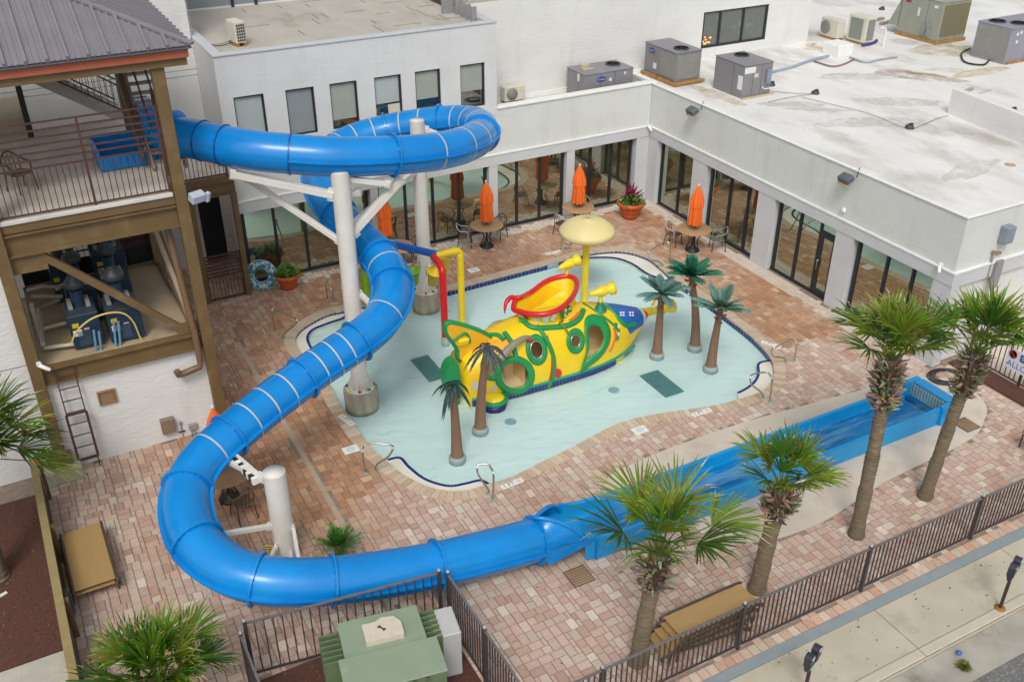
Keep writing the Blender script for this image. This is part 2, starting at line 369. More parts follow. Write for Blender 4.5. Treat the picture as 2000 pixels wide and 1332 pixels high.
# basin
pw = MB()
tilec = (.008, .018, .16); groutc = (.35, .40, .55); plc = (.56, .76, .72)
rim0 = offset(POOL, .0)
kk = int(per / .15)
for q in range(kk):
    a = along(POOL, per * q / kk); b = along(POOL, per * (q + .93) / kk); c = along(POOL, per * (q + 1) / kk)
    A, B, C_ = lerp_i(POOL, *a), lerp_i(POOL, *b), lerp_i(POOL, *c)
    skip = -6.3 < A.x < -5.9 and A.y > -4
    for (P, Q, col) in ((A, B, groutc if skip else tilec), (B, C_, groutc)):
        pw.add([(P.x, P.y, -.20), (Q.x, Q.y, -.20), (Q.x, Q.y, -.03), (P.x, P.y, -.03)], [(0, 1, 2, 3)], [col])
    pw.add([(A.x, A.y, -.5), (C_.x, C_.y, -.5), (C_.x, C_.y, -.20), (A.x, A.y, -.20)], [(0, 1, 2, 3)], [plc])
solo(pw, 'pool_wall', attr_g, 'pool wall with a dark blue tile band at the waterline', 'pool wall', kind='structure')
solo(MB().sheet(POOL, -.235), 'pool_floor', wallpool, 'pale aqua plaster floor of the wading pool', 'pool floor', kind='structure')
WZ = -.125
water_m = watermat('pool_water', (.90, .97, .965), 2.6, 1.0)
solo(MB().sheet(offset(POOL, .02 * SGN), WZ), 'pool_water', water_m, 'calm pale aqua water of the wading pool', 'water', kind='structure')
# entry ledges
ledge_m = mat('ledge_plaster', (.74, .72, .62), .6, .04, 2)
def nearest_idx(p):
    return min(range(len(POOL)), key=lambda i: (POOL[i] - V((p.x, p.y))).length)
def ledge(a, b, inner, nm):
    ia, ib = nearest_idx(G(*a)), nearest_idx(G(*b)); n = len(POOL)
    f = [POOL[(ia + j) % n] for j in range((ib - ia) % n + 1)]; g2 = [POOL[(ib + j) % n] for j in range((ia - ib) % n + 1)]
    arc = f if len(f) < len(g2) else g2[::-1]
    inn = [V((p.x, p.y)) for p in smooth([G(x, y, WZ) for x, y in inner], 5, False)]
    e = arc[-1]
    if (inn[0] - e).length > (inn[-1] - e).length: inn = inn[::-1]
    poly = arc + inn
    # slightly inset from the pool wall
    mb = MB(); mb.m = 0; mb.prism([p for p in poly], -.44, -.108); mb.m = 1
    nrm = inn
    for i in range(len(inn) - 1):
        p, q = inn[i], inn[i + 1]; t = (q - p); L_ = t.length; t.normalize(); s_ = V((t.y, -t.x))
        mid = (p + q) / 2 - s_ * .02
        if not inside(mid.x, mid.y, poly): s_ = -s_
        qq = [p + s_ * .015, q + s_ * .015, q - s_ * .06, p - s_ * .06]
        mb.prism(qq if (qq[1] - qq[0]).cross(qq[2] - qq[1]) > 0 else qq[::-1], -.13, -.098 + (i % 2) * .0015)
    return solo(mb, 'pool_step', [ledge_m, mat('cobalt_tile', (.012, .02, .17), .25, .1, 8)], nm, 'pool step', kind='structure')
ledge((672,606), (640,745), [(672,606),(675,620),(640,633),(612,645),(602,660),(608,678),(625,700),(640,745)], 'pale entry ledge with cobalt tile edge at the curved left end of the pool')
ledge((757,898), (955,945), [(757,898),(782,894),(800,912),(825,932),(850,943),(880,949),(910,944),(938,938),(955,945)], 'pale entry ledge with cobalt tile edge at the near end of the pool')
ledge((1445,779), (1508,706), [(1440,768),(1460,757),(1474,744),(1480,730),(1481,710),(1508,704)], 'pale entry ledge with cobalt tile edge at the right end of the pool')
ledge((1095,510), (1345,565), [(1095,510),(1103,518),(1135,507),(1170,504),(1205,506),(1235,517),(1262,535),(1290,546),(1345,565)], 'pale curved entry ledge with cobalt tile edge at the far end of the pool')
# floor grates and depth plates
gm = mat('grate_teal', (.12, .28, .28), .6, .15, 20, .6, 60)
for (pa, lab) in ((((801,701),(836,692),(872,735),(838,741)), 'teal floor grate under the water left of the submarine'), (((1249,732),(1285,721),(1335,763),(1300,775)), 'teal floor grate under the water right of the submarine')):
    P = [G(x, y, -.2) for x, y in pa]; xa, xb = min(p.x for p in P), max(p.x for p in P); ya, yb = min(p.y for p in P), max(p.y for p in P)
    mb = MB().bx(xa, xb, ya, yb, -.235, -.225); g0 = int((xb - xa) / .05)
    for q in range(g0): mb.bx(xa + q * (xb - xa) / g0, xa + (q + .5) * (xb - xa) / g0, ya, yb, -.225, -.219)
    solo(mb, 'floor_grate', gm, lab, 'grate', 'grates in the pool floor')
dpx = mat('drain_ring', (.30, .46, .52), .6, .1)
for (x, y), lab in zip(((797+425,640-15),(997,822),(1199,760)), ('', 'small round floor inlet in the pool below the twin palms', 'small round floor inlet in the pool in front of the submarine door')):
    if not lab: continue
    p = G(x, y, -.2); mb = MB().lathe([(.16, -.24), (.16, -.225), (.13, -.223), (.12, -.232)], (p.x, p.y, 0), 20); mb.bx(p.x - .1, p.x + .1, p.y - .015, p.y + .015, -.235, -.222)
    mb.bx(p.x - .015, p.x + .015, p.y - .1, p.y + .1, -.2345, -.2215)
    solo(mb, 'floor_inlet', dpx, lab, 'pool inlet', 'inlets in the pool floor')
wt = mat('white_tile', (.80, .79, .76), .4, .04, 6); ink = mat('tile_ink', (.02, .025, .04), .5, .05); pinkt = mat('tile_pink', (.70, .55, .52), .5, .1)
for (x, y, rz, lab) in ((677,821,-62,'white depth tile reading 1 FT on the left pool edge beside the concrete footing'), (1000,945,18,'white depth tile reading 1 FT at the near pool edge by the handrail'), (1370,806,8,'white depth tile reading 1 FT on the coping before the near right palm frond'), (1080,494,9,'white depth tile at the far pool edge behind the mushroom spray'), (1506,673,-50,'white depth tile at the right pool edge beside a handrail')):
    p = G(x, y); r = R_(rz) - R_(0)
    t = thing('depth_tile', lab, 'depth tile', (p.x, p.y, .003), {677: R_(-75), 1000: 0.06, 1370: .0, 1080: .0, 1506: R_(-60)}[x], 'depth tiles on the pool edge')
    MB().bx(-.30, .30, -.085, .085, 0, .016).build('tile', wt, t)
    for dx in (-.1, .1): MB().bx(dx - .003, dx + .003, -.085, .085, .0165, .0175).build('tile_joint', grey_m, t)
    MB().text('1 FT', Matrix.Translation((-.09, 0, .018)), .17).build('lettering', ink, t)
    MB().lathe([(.06, .0165), (.06, .018)], (.2, 0, 0), 16).build('symbol', pinkt, t)
for (x, y, lab) in ((685,878,'white skimmer lid in the deck left of the near handrail'), (1250,840,'white skimmer lid in the deck before the right half of the pool'), (925,528,'white skimmer lid in the deck beyond the yellow pipe'), (1425,600,'white skimmer lid in the deck right of the fake palms')):
    p = G(x, y); t = thing('skimmer_lid', lab, 'skimmer lid', (p.x, p.y, 0), 0, 'skimmer lids in the deck')
    MB().bx(-.2, .2, -.15, .15, 0, .014).build('frame', wt, t, bevel=.004)
    MB().lathe([(.12, .0145), (.12, .017)], (0, 0, 0), 24).build('cover', mat('lid_grey', (.62, .66, .68), .5, .05), t)
for (x, y, lab, s_) in ((1131,1125,'square tan slotted drain cover in the pavers below the slide run-out',.26), (1887,830,'square tan slotted drain cover in the slab beside the slide end tank',.26), (466,662,'small rusty square drain cover in the pavers by the steel column',.14)):
    p = G(x, y); t = thing('drain_cover', lab, 'drain cover', (p.x, p.y, .0), 0, 'drain covers in the deck')
    MB().bx(-s_, s_, -s_, s_, .004, .010).build('frame', steel_b, t); mb = MB()
    for q in range(7): mb.bx(-s_ * .9, s_ * .9, -s_ * .9 + q * s_ * .26, -s_ * .9 + (q + .6) * s_ * .26, .010, .022)
    mb.build('slats', mat('drain_tan', (.36, .24, .15), .7, .12), t)
# slide slab
solo(MB().prism([tuple(p) for p in (SLAB if sum(SLAB[i-1].x*SLAB[i].y-SLAB[i].x*SLAB[i-1].y for i in range(len(SLAB)))>0 else SLAB[::-1])], -.05, .010), 'slide_slab', conc_l, 'smooth tan concrete slab under the slide run-out', 'concrete slab', kind='structure')
# street side strips
mb = MB(); q = -16.4
while q < 2.5:
    c = V((.58, .33, .22)).lerp(V((.60, .50, .40)), rg.random()) * rg.uniform(.85, 1.1); mb.col = tuple(c); mb.bx(q, q + .19, -20.12, -19.895, -.06, .004); q += .205
solo(mb, 'paver_border', paver_m, 'single course of orange pavers along the street fence', 'paving', kind='structure')
solo(MB().bx(-40, 30, -20.36, -20.13, -.1, .002), 'grey_strip', conc_g, 'smooth blue grey concrete strip along the pavement', 'pavement', kind='structure')
mb = MB(); xs = [-30, -16.2, -12.35, -8.5, -4.65, -.8, 3.0, 7, 30]
for a, b in zip(xs, xs[1:]):
    mb.bx(a + .012, b - .012, -21.5, -20.37, -.1, -.006)
solo(mb, 'sidewalk', mat('walk_concrete', (.48, .435, .34), .85, .1, 1.3, .3, 40, col2=(.36, .33, .26), c2s=.9), 'worn concrete pavement in long slabs beside the street', 'pavement', kind='structure')
mb = MB()
for a, b in zip(xs, xs[1:]): mb.bx(a + .008, b - .008, -21.72, -21.505, -.3, -.002)
solo(mb, 'kerb', mat('kerb_concrete', (.50, .46, .37), .85, .1, 2, .3, 40), 'pale concrete kerb along the street', 'kerb', kind='structure', bevel=.02)
solo(MB().bx(-40, 30, -22.5, -21.73, -.3, -.15), 'gutter', mat('gutter_conc', (.36, .34, .29), .85, .2, 1.6, .4, 30, col2=(.22, .20, .17), c2s=1.5), 'stained concrete gutter below the kerb', 'gutter', kind='structure')
solo(MB().bx(-60, 60, -50, -22.51, -.3, -.155), 'road', mat('asphalt', (.15, .15, .15), .9, .15, 3, .8, 60, col2=(.30, .29, .27), c2s=22, c2t=(.52, .62)), 'coarse grey asphalt road at the kerb', 'road', kind='structure')
# beds and the neighbouring slab
solo(MB().bx(-40, -23.2, -13.54, -8.2, -.05, .01), 'mulch_bed', mulch, 'dark red mulch bed behind the tan wall on the left', 'mulch', kind='structure')
solo(MB().bx(-40, -23.2, -19.9, -13.58, -.05, .012), 'path', conc, 'pale concrete path beyond the mulch bed', 'path', kind='structure')
solo(MB().bx(-20.28, -16.44, -19.75, -16.12, -.05, .006), 'transformer_bed', mulch, 'dark red mulch bed under the green transformer', 'mulch', kind='structure')
solo(MB().bx(.64, 1.32, -19.9, -14.4, -.05, .03), 'side_bed', mulch, 'narrow dark red mulch bed along the far right fence', 'mulch', kind='structure')
solo(MB().bx(1.36, 30, -20, -13, -.05, .0), 'side_pavement', conc_l, 'pale pavement beyond the far right fence', 'pavement', kind='structure')
chips = MB(); rc = random.Random(5)
for k in range(900):
    a = rc.random()
    if a < .5: x, y = rc.uniform(-26, -23.3), rc.uniform(-13.5, -8.4)
    elif a < .85: x, y = rc.uniform(-20.2, -16.5), rc.uniform(-19.7, -16.2)
    else: x, y = rc.uniform(.7, 1.28), rc.uniform(-19, -14.6)
    s_ = rc.uniform(.015, .045); c = rc.choice([(.16, .07, .04), (.09, .035, .025), (.20, .10, .06), (.24, .15, .10)]); chips.col = c
    chips.box((x, y, .02), (s_, s_ * .4, .012), rc.uniform(0, 3), rc.uniform(-.4, .4))
specks = MB(); rc = random.Random(12)
for k in range(260):
    t_ = rc.random()
    if t_ < .4: x, y, z = rc.uniform(-16, 2), rc.uniform(-21.45, -20.4), -.005
    elif t_ < .62: x, y, z = rc.uniform(.3, 14), rc.uniform(-14, 0), 4.606
    else: x, y, z = rc.uniform(-22.8, .4), rc.uniform(-19.5, -1), .004
    if t_ >= .62 and (inside(x, y, POOL) or (x < -18.8 and y > -7.5) or inside(x, y, SLAB)): continue
    s_ = rc.uniform(.012, .035); specks.col = rc.choice([(.12, .09, .06), (.08, .07, .06), (.20, .13, .07)]); a = rc.uniform(0, 6)
    specks.add([(x + math.cos(a + q * 1.257) * s_ * rc.uniform(.6, 1.2), y + math.sin(a + q * 1.257) * s_ * rc.uniform(.4, 1), z + .002) for q in range(5)], [(0, 1, 2, 3, 4)])
solo(specks, 'leaf_litter', attr_r, 'tiny dark specks and bits of leaf scattered over the deck, pavement and roof', 'litter', kind='stuff')
solo(chips, 'mulch_chips', attr_r, 'loose bark chips scattered on the mulch beds', 'mulch', kind='stuff')
# ================================================================== BUILDINGS
glassA = glassmat('storefront_glass', (.72, .76, .63), (.055, .05, .032), .56, .015, .05)
glassW = glassmat('window_glass', (.75, .80, .84), (.015, .025, .03), .35, .02)
shade_m = mat('roller_shade', (.33, .36, .32), .8, .05, 2)
# --- pool wing (single storey)
wing = thing('pool_wing_building', 'single storey grey white stucco wing with glass storefront around the pool deck', 'building', (0, 0, 0))
mb = MB(); mb.bx(-16.1, 0, .02, .3, 3.0, 4.62) ; mb.bx(.02, .3, -14.28, .3, 3.0, 4.6); mb.bx(.3, 12, -14.28, -14.0, 3.0, 4.6)
mb.build('upper_wall', stucco_g, wing)
mb = MB(); mb.bx(-16.05, 0, -.02, .34, 2.6, 2.97); mb.bx(-.02, .34, -14.34, -.02, 2.6, 2.97); mb.bx(.34, 12, -14.34, -13.9, 2.55, 2.97); mb.build('header_band', band_g, wing)
mb = MB(); mb.bx(-16.05, -.045, -.045, .30, 2.972, 3.02); mb.bx(-.045, .3, -14.37, .0, 2.972, 3.024); mb.bx(.3, 12, -14.37, -14, 2.972, 3.02); mb.build('ledge_trim', trim_w, wing)
# columns
for a, b in ((-16.08, -15.9), (-11.47, -11.19), (-6.94, -6.59), (-3.68, -3.34), (-.55, .0)):
    MB().bx(a, b, .0, .34, 0, 2.6).build('pillar', band_g, wing)
for a, b in ((-.62, .0), (-3.58, -2.80), (-7.2, -6.38), (-10.7, -9.99), (-14.34, -13.72)):
    MB().bx(0, .34, a, b, 0, 2.6).build('pillar', band_g, wing)
def bay(axis, a, b, muls, door=None):
    off = .20
    fr = MB(); w_ = .085
    def bb(m, u0, u1, d0, d1, z0, z1):
        if axis == 'x': m.bx(u0, u1, d0, d1, z0, z1)
        else: m.bx(d0, d1, -u1, -u0, z0, z1)
    bb(fr, a, b, off, off + .09, 0, .09); bb(fr, a, b, off, off + .09, 2.53, 2.6)
    for u in muls: bb(fr, u - w_ / 2, u + w_ / 2, off - .02, off + .11, .09, 2.53)
    f = fr.build('storefront_window', frame_d, wing)
    ed = sorted(muls)
    for u, v in zip(ed, ed[1:]):
        m = MB(); bb(m, u + w_ / 2, v - w_ / 2, off + .03, off + .05, .09, 2.53)
        if door and abs(u - door) < .05: continue
        m.build('pane', glassA, f)
bay('x', -15.9, -11.47, (-15.78, -14.78, -13.78, -12.68, -11.56)); bay('x', -11.19, -6.94, (-11.13, -10.13, -9.08, -8.06, -7.0))
bay('x', -6.59, -3.68, (-6.53, -5.69, -4.72, -3.75)); bay('x', -3.34, -.55, (-3.28, -2.51, -1.57, -.68))
bay('y', .62, 2.80, (.68, 1.83, 2.74)); bay('y', 3.58, 6.38, (3.70, 4.75, 5.71, 6.32)); bay('y', 7.2, 9.99, (7.3, 8.27, 9.19, 9.93), 9.19); bay('y', 10.7, 13.72, (10.82, 11.92, 12.88, 13.66))
dr = MB(); dr.bx(.19, .26, -9.89, -9.77, .02, 2.2); dr.bx(.19, .26, -9.35, -9.23, .02, 2.2); dr.bx(.19, .26, -9.77, -9.35, .02, .24); dr.bx(.19, .26, -9.77, -9.35, 2.03, 2.2); dr.bx(.2, .25, -9.89, -9.23, 2.2, 2.26)
d = dr.build('glass_door', frame_d, wing); MB().bx(.215, .235, -9.77, -9.35, .24, 2.03).build('pane', glassA, d); MB().bx(.215, .235, -9.89, -9.23, 2.26, 2.53).build('pane', glassA, d)
MB().tube([(.19, -9.31, .9), (.13, -9.31, .9), (.13, -9.31, 1.25), (.19, -9.31, 1.25)], .014, 6).build('handle', steel, d)
# roofs
roof_w = mat('white_roof', (.72, .71, .68), .7, .09, .8, .35, 3, col2=(.40, .375, .335), c2s=.6, c2t=(.49, .76), stretch=(1, .45, 1))
roof_s = mat('strip_roof', (.58, .56, .50), .8, .1, 1.5)
MB().bx(.10, 30, -14.2, 40, 4.3, 4.602).build('roof', roof_w, wing)
MB().bx(-6.55, .06, .3, 2.1, 4.0, 4.15).build('lower_roof', roof_s, wing)
mb = MB(); mb.bx(-.02, .10, -14.32, .30, 4.60, 4.655); mb.bx(.10, 12, -14.32, -14.2, 4.60, 4.655); mb.bx(-6.6, .20, -.03, .30, 4.62, 4.70); mb.bx(0, .2, .30, 3.2, 4.56, 4.69)
mb.build('parapet_cap', trim_w, wing, bevel=.015)
MB().bx(0.02, .18, .30, 3.2, 4.1, 4.56).build('parapet_wall', stucco_w, wing)
MB().bx(0.34, 12, -14.2, -13.9, 0, 2.55).build('end_wall', stucco_w, wing)
# raised wall stub on the white roof
mb = MB(); P0 = G(1850, 222, 4.6); P1 = G(2040, 300, 4.6); t = (P1 - P0).normalized(); s_ = V((t.y * -1, t.x, 0)) * .25
P1 = P0 + t * 9; mb.prism([(P0.x, P0.y), (P1.x, P1.y), (P1.x + s_.x * 1, P1.y + s_.y * 1), (P0.x + s_.x, P0.y + s_.y)], 4.6, 5.45)
mb.build('roof_upstand', stucco_w, wing)
# --- two storey block
blk = thing('two_storey_building', 'light grey stucco two storey block with six upper windows and a flat roof', 'building', (-11.3, 0, 0))
W_ = dict(world=True)
WINX = [(-15.56, -14.63), (-13.95, -13.04), (-12.53, -11.62), (-11.03, -10.10), (-9.61, -8.70), (-7.97, -7.05)]
mb = MB(); xs = [-15.97]
for a, b in WINX: xs += [a, b]
xs.append(-6.6)
for i in range(0, len(xs), 2): mb.bx(xs[i], xs[i + 1], 0.003, .25, 4.83, 6.31)
mb.bx(-15.97, -6.6, 0.003, .25, 6.31, 7.56); mb.bx(-15.97, -6.6, 0.003, .25, 4.45, 4.83)
mb.bx(-15.97, -15.72, .25, 7.4, 3.0, 7.56); mb.bx(-6.85, -6.6, .25, 2.9, 4.2, 7.56); mb.bx(-15.95, -6.6, 7.2, 7.4, 4, 7.5)
mb.build('wall', stucco, blk, **W_)
mb = MB(); mb.bx(-15.99, -6.58, -.03, .28, 7.56, 7.62); mb.bx(-15.99, -15.68, .28, 7.4, 7.56, 7.62); mb.bx(-6.88, -6.58, .28, 2.74, 7.56, 7.62); mb.build('parapet_cap', mat('cap_grey', (.50, .53, .55), .5, .05), blk, bevel=.012, **W_)
rgm = mat('gravel_roof', (.44, .41, .36), .95, .10, 1.2, .5, 30, col2=(.32, .29, .24), c2s=.7, stretch=(1, .5, 1))
rf = MB().bx(-15.72, -6.85, .25, 7.2, 7.2, 7.44).build('roof', rgm, blk, **W_)
cr = random.Random(2); mb = MB()
for k in range(26):
    x, y = cr.uniform(-15, -7.3), cr.uniform(.6, 6.8); L_ = cr.uniform(.3, 1.1); hor = cr.random() < .4
    MB().bx(x, x + (L_ if hor else .022), y, y + (.022 if hor else L_), 7.44, 7.452).build('roof_seam', mat('seam_dark', (.22, .20, .17), .9, .2), rf, **W_)
for i, ((a, b), drop, nm) in enumerate(zip(WINX, (1.0, 1.0, .84, .62, .66, .64), 'abcdef')):
    f = MB(); z0, z1 = 4.83, 6.31; t_ = .05
    f.bx(a, b, .05, .14, z0, z0 + t_); f.bx(a, b, .05, .14, z1 - t_, z1); f.bx(a, a + t_ * .6, .05, .14, z0 + t_, z1 - t_); f.bx(b - t_ * 1.3, b, .05, .14, z0 + t_, z1 - t_)
    wn = f.build('window', frame_d, blk, **W_)
    MB().bx(a + .03, b - .06, .11, .115, z0 + t_ + (z1 - z0 - 2 * t_) * (1 - drop), z1 - t_).build('shade', [shade_m, mat('shade_light', (.40, .46, .46), .8, .04), mat('shade_dim', (.25, .28, .30), .8, .04)][(1, 2, 0, 1, 0, 0)[i]], wn, **W_)
    if drop < .99:
        MB().bx(a + .03, b - .06, .10, .105, z0 + t_, z0 + t_ + (z1 - z0 - 2 * t_) * (1 - drop)).build('pane', glassW, wn, **W_)
    if i == 3: MB().bx(a + .45, b - .06, .085, .09, z0 + t_, z0 + .52).build('inner_panel', beige_m, wn, **W_)
# clutter at the back of the block roof
bw = MB(); bw.bx(-15.6, -11.6, 7.21, 7.3, 7.44, 8.6); bw.build('back_screen', mat('screen_grey', (.23, .26, .29), .5, .05), blk, **W_)
for x in (-13.6, -12.75): MB().bx(x, x + .09, 7.12, 7.2, 7.44, 8.6).build('screen_post', frame_d, blk, **W_)
for k in range(4): MB().bx(-7.05, -6.87, .9 + k * .42, 1.0 + k * .42, 7.44, 7.93).build('parapet_brace', grey_m, blk, **W_)
MB().bx(-7.4, -6.98, 2.5, 2.62, 7.44, 7.9).build('vent_stack', grey_m, blk, **W_)
# --- tall rear building
tall = thing('tall_rear_building', 'tall plain white stucco building behind the wing with one triple window', 'building', (2, 2.1, 0))
mb = MB(); wz0, wz1 = 4.99, 6.42; wx0, wx1 = 3.83, 7.2
mb.bx(-6.6, wx0, 2.1, 2.4, 4.1, 7.78); mb.bx(wx1, 9.6, 2.1, 2.4, 4.1, 7.78); mb.bx(wx0, wx1, 2.1, 2.4, 4.1, wz0); mb.bx(wx0, wx1, 2.1, 2.4, wz1, 7.78); mb.bx(9.3, 9.6, 2.4, 25, 4.1, 7.78); mb.build('wall', stucco_w, tall, **W_)
MB().bx(-6.6, 9.6, 2.1, 25, 7.78, 8.0).build('roof', rgm, tall, **W_)
f = MB(); f.bx(wx0, wx1, 2.12, 2.22, wz0, wz0 + .09); f.bx(wx0, wx1, 2.12, 2.22, wz1 - .05, wz1)
for u in (wx0 + .03, 4.72, 5.92, wx1 - .06): f.bx(u - .05, u + .05, 2.12, 2.22, wz0 + .09, wz1 - .05)
wn = f.build('window', frame_d, tall, **W_)
MB().bx(wx0, wx1, 2.17, 2.18, wz0, wz1).build('pane', mat('dim_room_glass', (.14, .15, .14), .12, .05, 1, col2=(.22, .23, .22), c2s=1.5), wn, **W_)
lampm = bpy.data.materials.new('lit_bulb'); lampm.use_nodes = True; e_ = lampm.node_tree.nodes['Principled BSDF']; e_.inputs['Emission Color'].default_value = (1, .35, .06, 1); e_.inputs['Emission Strength'].default_value = 2.2; e_.inputs['Base Color'].default_value = (1, .4, .1, 1)
lb = MB(); lr = random.Random(4)
for k in range(11): lb.lathe([(.001, -.035), (.035, 0), (.001, .035)], (3.95 + lr.random() * .42, 2.155, 5.12 + lr.random() * .32), 8)
solo(lb, 'string_lights', lampm, 'small orange lights glowing in the lower left of the triple window', 'lights')
MB().bx(-6.58, 9.62, 2.06, 2.1, 4.15, 4.3).build('base_flashing', trim_w, tall, **W_)
# --- wall behind the slide tower
back = thing('stair_hall_building', 'white stucco hall wall with two thin horizontal grooves behind the slide tower', 'building', (-20, 2.7, 0))
mb = MB(); mb.bx(-34, -15.98, 2.7, 3.0, 0, 6.40); mb.bx(-34, -15.98, 2.7, 3.0, 6.42, 6.59); mb.bx(-34, -15.98, 2.7, 3.0, 6.61, 12); mb.bx(-16.0, -15.97, 2.7, 9, 7.44, 12)
mb.build('wall', stucco_w, back, **W_)
mb = MB(); mb.bx(-34, -15.99, 2.73, 3.0, 6.40, 6.42); mb.bx(-34, -15.99, 2.73, 3.0, 6.59, 6.61); mb.build('groove', mat('groove', (.2, .2, .2), .9), back, **W_)
# passage beside the block
# ================================================================== SLIDE TOWER
tw = thing('slide_tower', 'brown steel slide tower with metal roof over a railed deck and equipment floor', 'tower', (-20.7, -7.44, 0))
def tb(name, m, mt, **k): return m.build(name, mt, tw, world=True, **k)
def hcol(x, y, z0, z1, s_=.27):   # H section column
    m = MB(); h = s_ / 2; m.bx(x - h, x + h, y - h, y - h + .03, z0, z1); m.bx(x - h, x + h, y + h - .03, y + h, z0, z1); m.bx(x - .015, x + .015, y - h + .03, y + h - .03, z0, z1); return m
for x, y, z0, z1 in ((-22.6, -7.58, .2, 9.42), (-18.7, -7.58, 0, 9.42), (-18.95, -3.2, 0, 9.42), (-22.8, -3.0, 2.9, 9.42), (-25.8, -7.58, 0, 9.42)):
    tb('column', MB().box((x, y, (z0 + z1) / 2), (.27, .27, z1 - z0)), steel_b, bevel=.012)
tb('column_shoe', MB().bx(-22.92, -22.35, -7.9, -7.3, .35, .55), steel_b)
tb('pedestal', MB().bx(-23.05, -22.2, -8.1, -7.2, 0, .38), conc, bevel=.02)
# lower stucco wall
tb('lower_wall', MB().bx(-22.5, -18.83, -7.50, -7.25, 0, 2.5), stucco_w)
tb('side_wall', MB().bx(-34, -22.7, -7.45, -7.2, 0, 6.1), stucco_w)
tb('wall_line', MB().bx(-34, -22.7, -7.454, -7.4505, 3.05, 3.07), mat('groove', (.2, .2, .2)))
tb('inner_side_wall', MB().bx(-19.05, -18.83, -7.25, .0, 0, 2.5), stucco_w)
# beams (I sections)
def ib(x0, x1, y, z0, z1, d=.16):
    m = MB(); m.bx(x0, x1, y - d / 2 - .06, y + d / 2 + .06, z0, z0 + .035); m.bx(x0, x1, y - d / 2 - .06, y + d / 2 + .06, z1 - .035, z1); m.bx(x0, x1, y - .03, y + .03, z0 + .035, z1 - .035); return m
tb('floor_beam', ib(-22.46, -18.84, -7.52, 2.50, 2.93), steel_b); tb('deck_beam', ib(-26, -18.84, -7.52, 5.78, 6.30), steel_b)
tb('deck_edge', MB().bx(-26, -18.84, -7.62, -7.50, 6.33, 6.52), steel_b); tb('deck_beam', ib(-26, -18.84, -3.1, 5.9, 6.35), steel_b)
for x in (-22.6, -20.8, -18.95):
    m = MB(); m.bx(x - .05, x + .05, -7.4, -3.2, 5.95, 6.30); tb('joist', m, steel_b)
tb('head_beam', MB().bx(-26, -18.08, -7.78, -7.50, 9.44, 9.66), steel_b)
tb('fascia', MB().bx(-26, -18.10, -7.86, -7.78, 9.62, 9.80).bx(-18.10, -18.04, -7.86, .4, 9.62, 9.80), red_m)
tb('head_beam', MB().bx(-18.24, -18.10, -7.50, .3, 9.44, 9.66), steel_b)
tb('gutter_edge', MB().bx(-26, -17.98, -7.92, -7.86, 9.80, 9.86).bx(-18.04, -17.98, -7.86, .5, 9.80, 9.86), mat('gutter_grey', (.10, .12, .15), .5), bevel=.01)
# hip roof with standing ribs
rm = mat('metal_roof', (.25, .235, .26), .42, .07, 1.5, metal=.25, spec=.5)
cz = 9.88; ex, ey = -17.95, -7.95; pit = .40; run = 4.2
ap = V((ex - run, ey + run, cz + pit * run)); A_ = V((ex, ey, cz)); Bw = V((-30, ey, cz)); Aw = V((-30, ey + run, cz + pit * run)); Cn = V((ex, ey + 2 * run, cz))
m = MB(); m.add([Bw, A_, ap, Aw], [(0, 1, 2, 3)]); m.add([A_, Cn, ap], [(0, 1, 2)]); m.add([Cn, V((-30, ey + 2 * run, cz)), Aw, ap], [(0, 1, 2, 3)])
m.add([Bw - V((0, 0, .06)), A_ - V((0, 0, .06)), Cn - V((0, 0, .06)), V((-30, ey + 2 * run, cz - .06))], [(3, 2, 1, 0)])
k = 0; x = ex - .12
while x > -26:
    L_ = min(run, ex - x); m.bar((x, ey, cz + .018), (x, ey + L_, cz + pit * L_ + .018), .06, .10)
    for q in (.14, .26): m.bar((x - q, ey, cz + .005), (x - q, ey + min(run, ex - x + q), cz + pit * min(run, ex - x + q) + .005), .035, .035)
    x -= .39
y = ey + .12
while y < ey + 2 * run:
    L_ = min(run, y - ey, ey + 2 * run - y); m.bar((ex, y, cz + .018), (ex - L_, y, cz + pit * L_ + .018), .06, .09); y += .39
tb('roof', m, rm)
m = MB(); m.bar(A_ + V((0, 0, .03)), ap + V((0, 0, .03)), .16, .05); m.bar(ap + V((0, 0, .03)), Aw + V((0, 0, .03)), .16, .05); tb('hip_cap', m, rm)
# deck floors
dk = mat('deck_concrete', (.68, .62, .54), .85, .1, 1.2, .2, 30, col2=(.55, .47, .38), c2s=.8)
tb('deck_floor', MB().bx(-27, -18.85, -7.50, -1.5, 6.36, 6.60), dk); tb('deck_edge_trim', MB().bx(-26, -18.86, -7.66, -7.50, 6.53, 6.62), mat('edge_white', (.6, .58, .54), .7), bevel=.01)
tb('equipment_floor', MB().bx(-22.46, -19.0, -7.42, -3.15, 2.78, 2.95), mat('pan_tan', (.40, .31, .20), .6, .14, 1.2, col2=(.27, .22, .16), c2s=.8))
tb('floor_rim', MB().bx(-19.02, -18.97, -7.3, -3.15, 2.93, 3.05).bx(-22.46, -19.0, -3.2, -3.14, 2.95, 3.03), steel_b)
# brace
tb('diagonal_brace', MB().bar((-21.95, -7.50, 5.80), (-19.25, -7.50, 3.12), .16, .14, up=(0, -1, 0)), steel_b); tb('gusset', MB().bx(-22.46, -21.75, -7.56, -7.5, 5.35, 5.78), steel_b)
tb('gusset', MB().bx(-19.35, -18.84, -7.56, -7.5, 2.95, 3.25), steel_b)
tb('side_brace', MB().bar((-19.0, -3.3, 5.8), (-19.0, -7.3, 3.0), .12), steel_b)
tb('side_post', MB().bar((-19.3, -5.6, 5.8), (-18.95, -7.35, 3.0), .1), mat('pale_brown', (.36, .28, .2), .6))
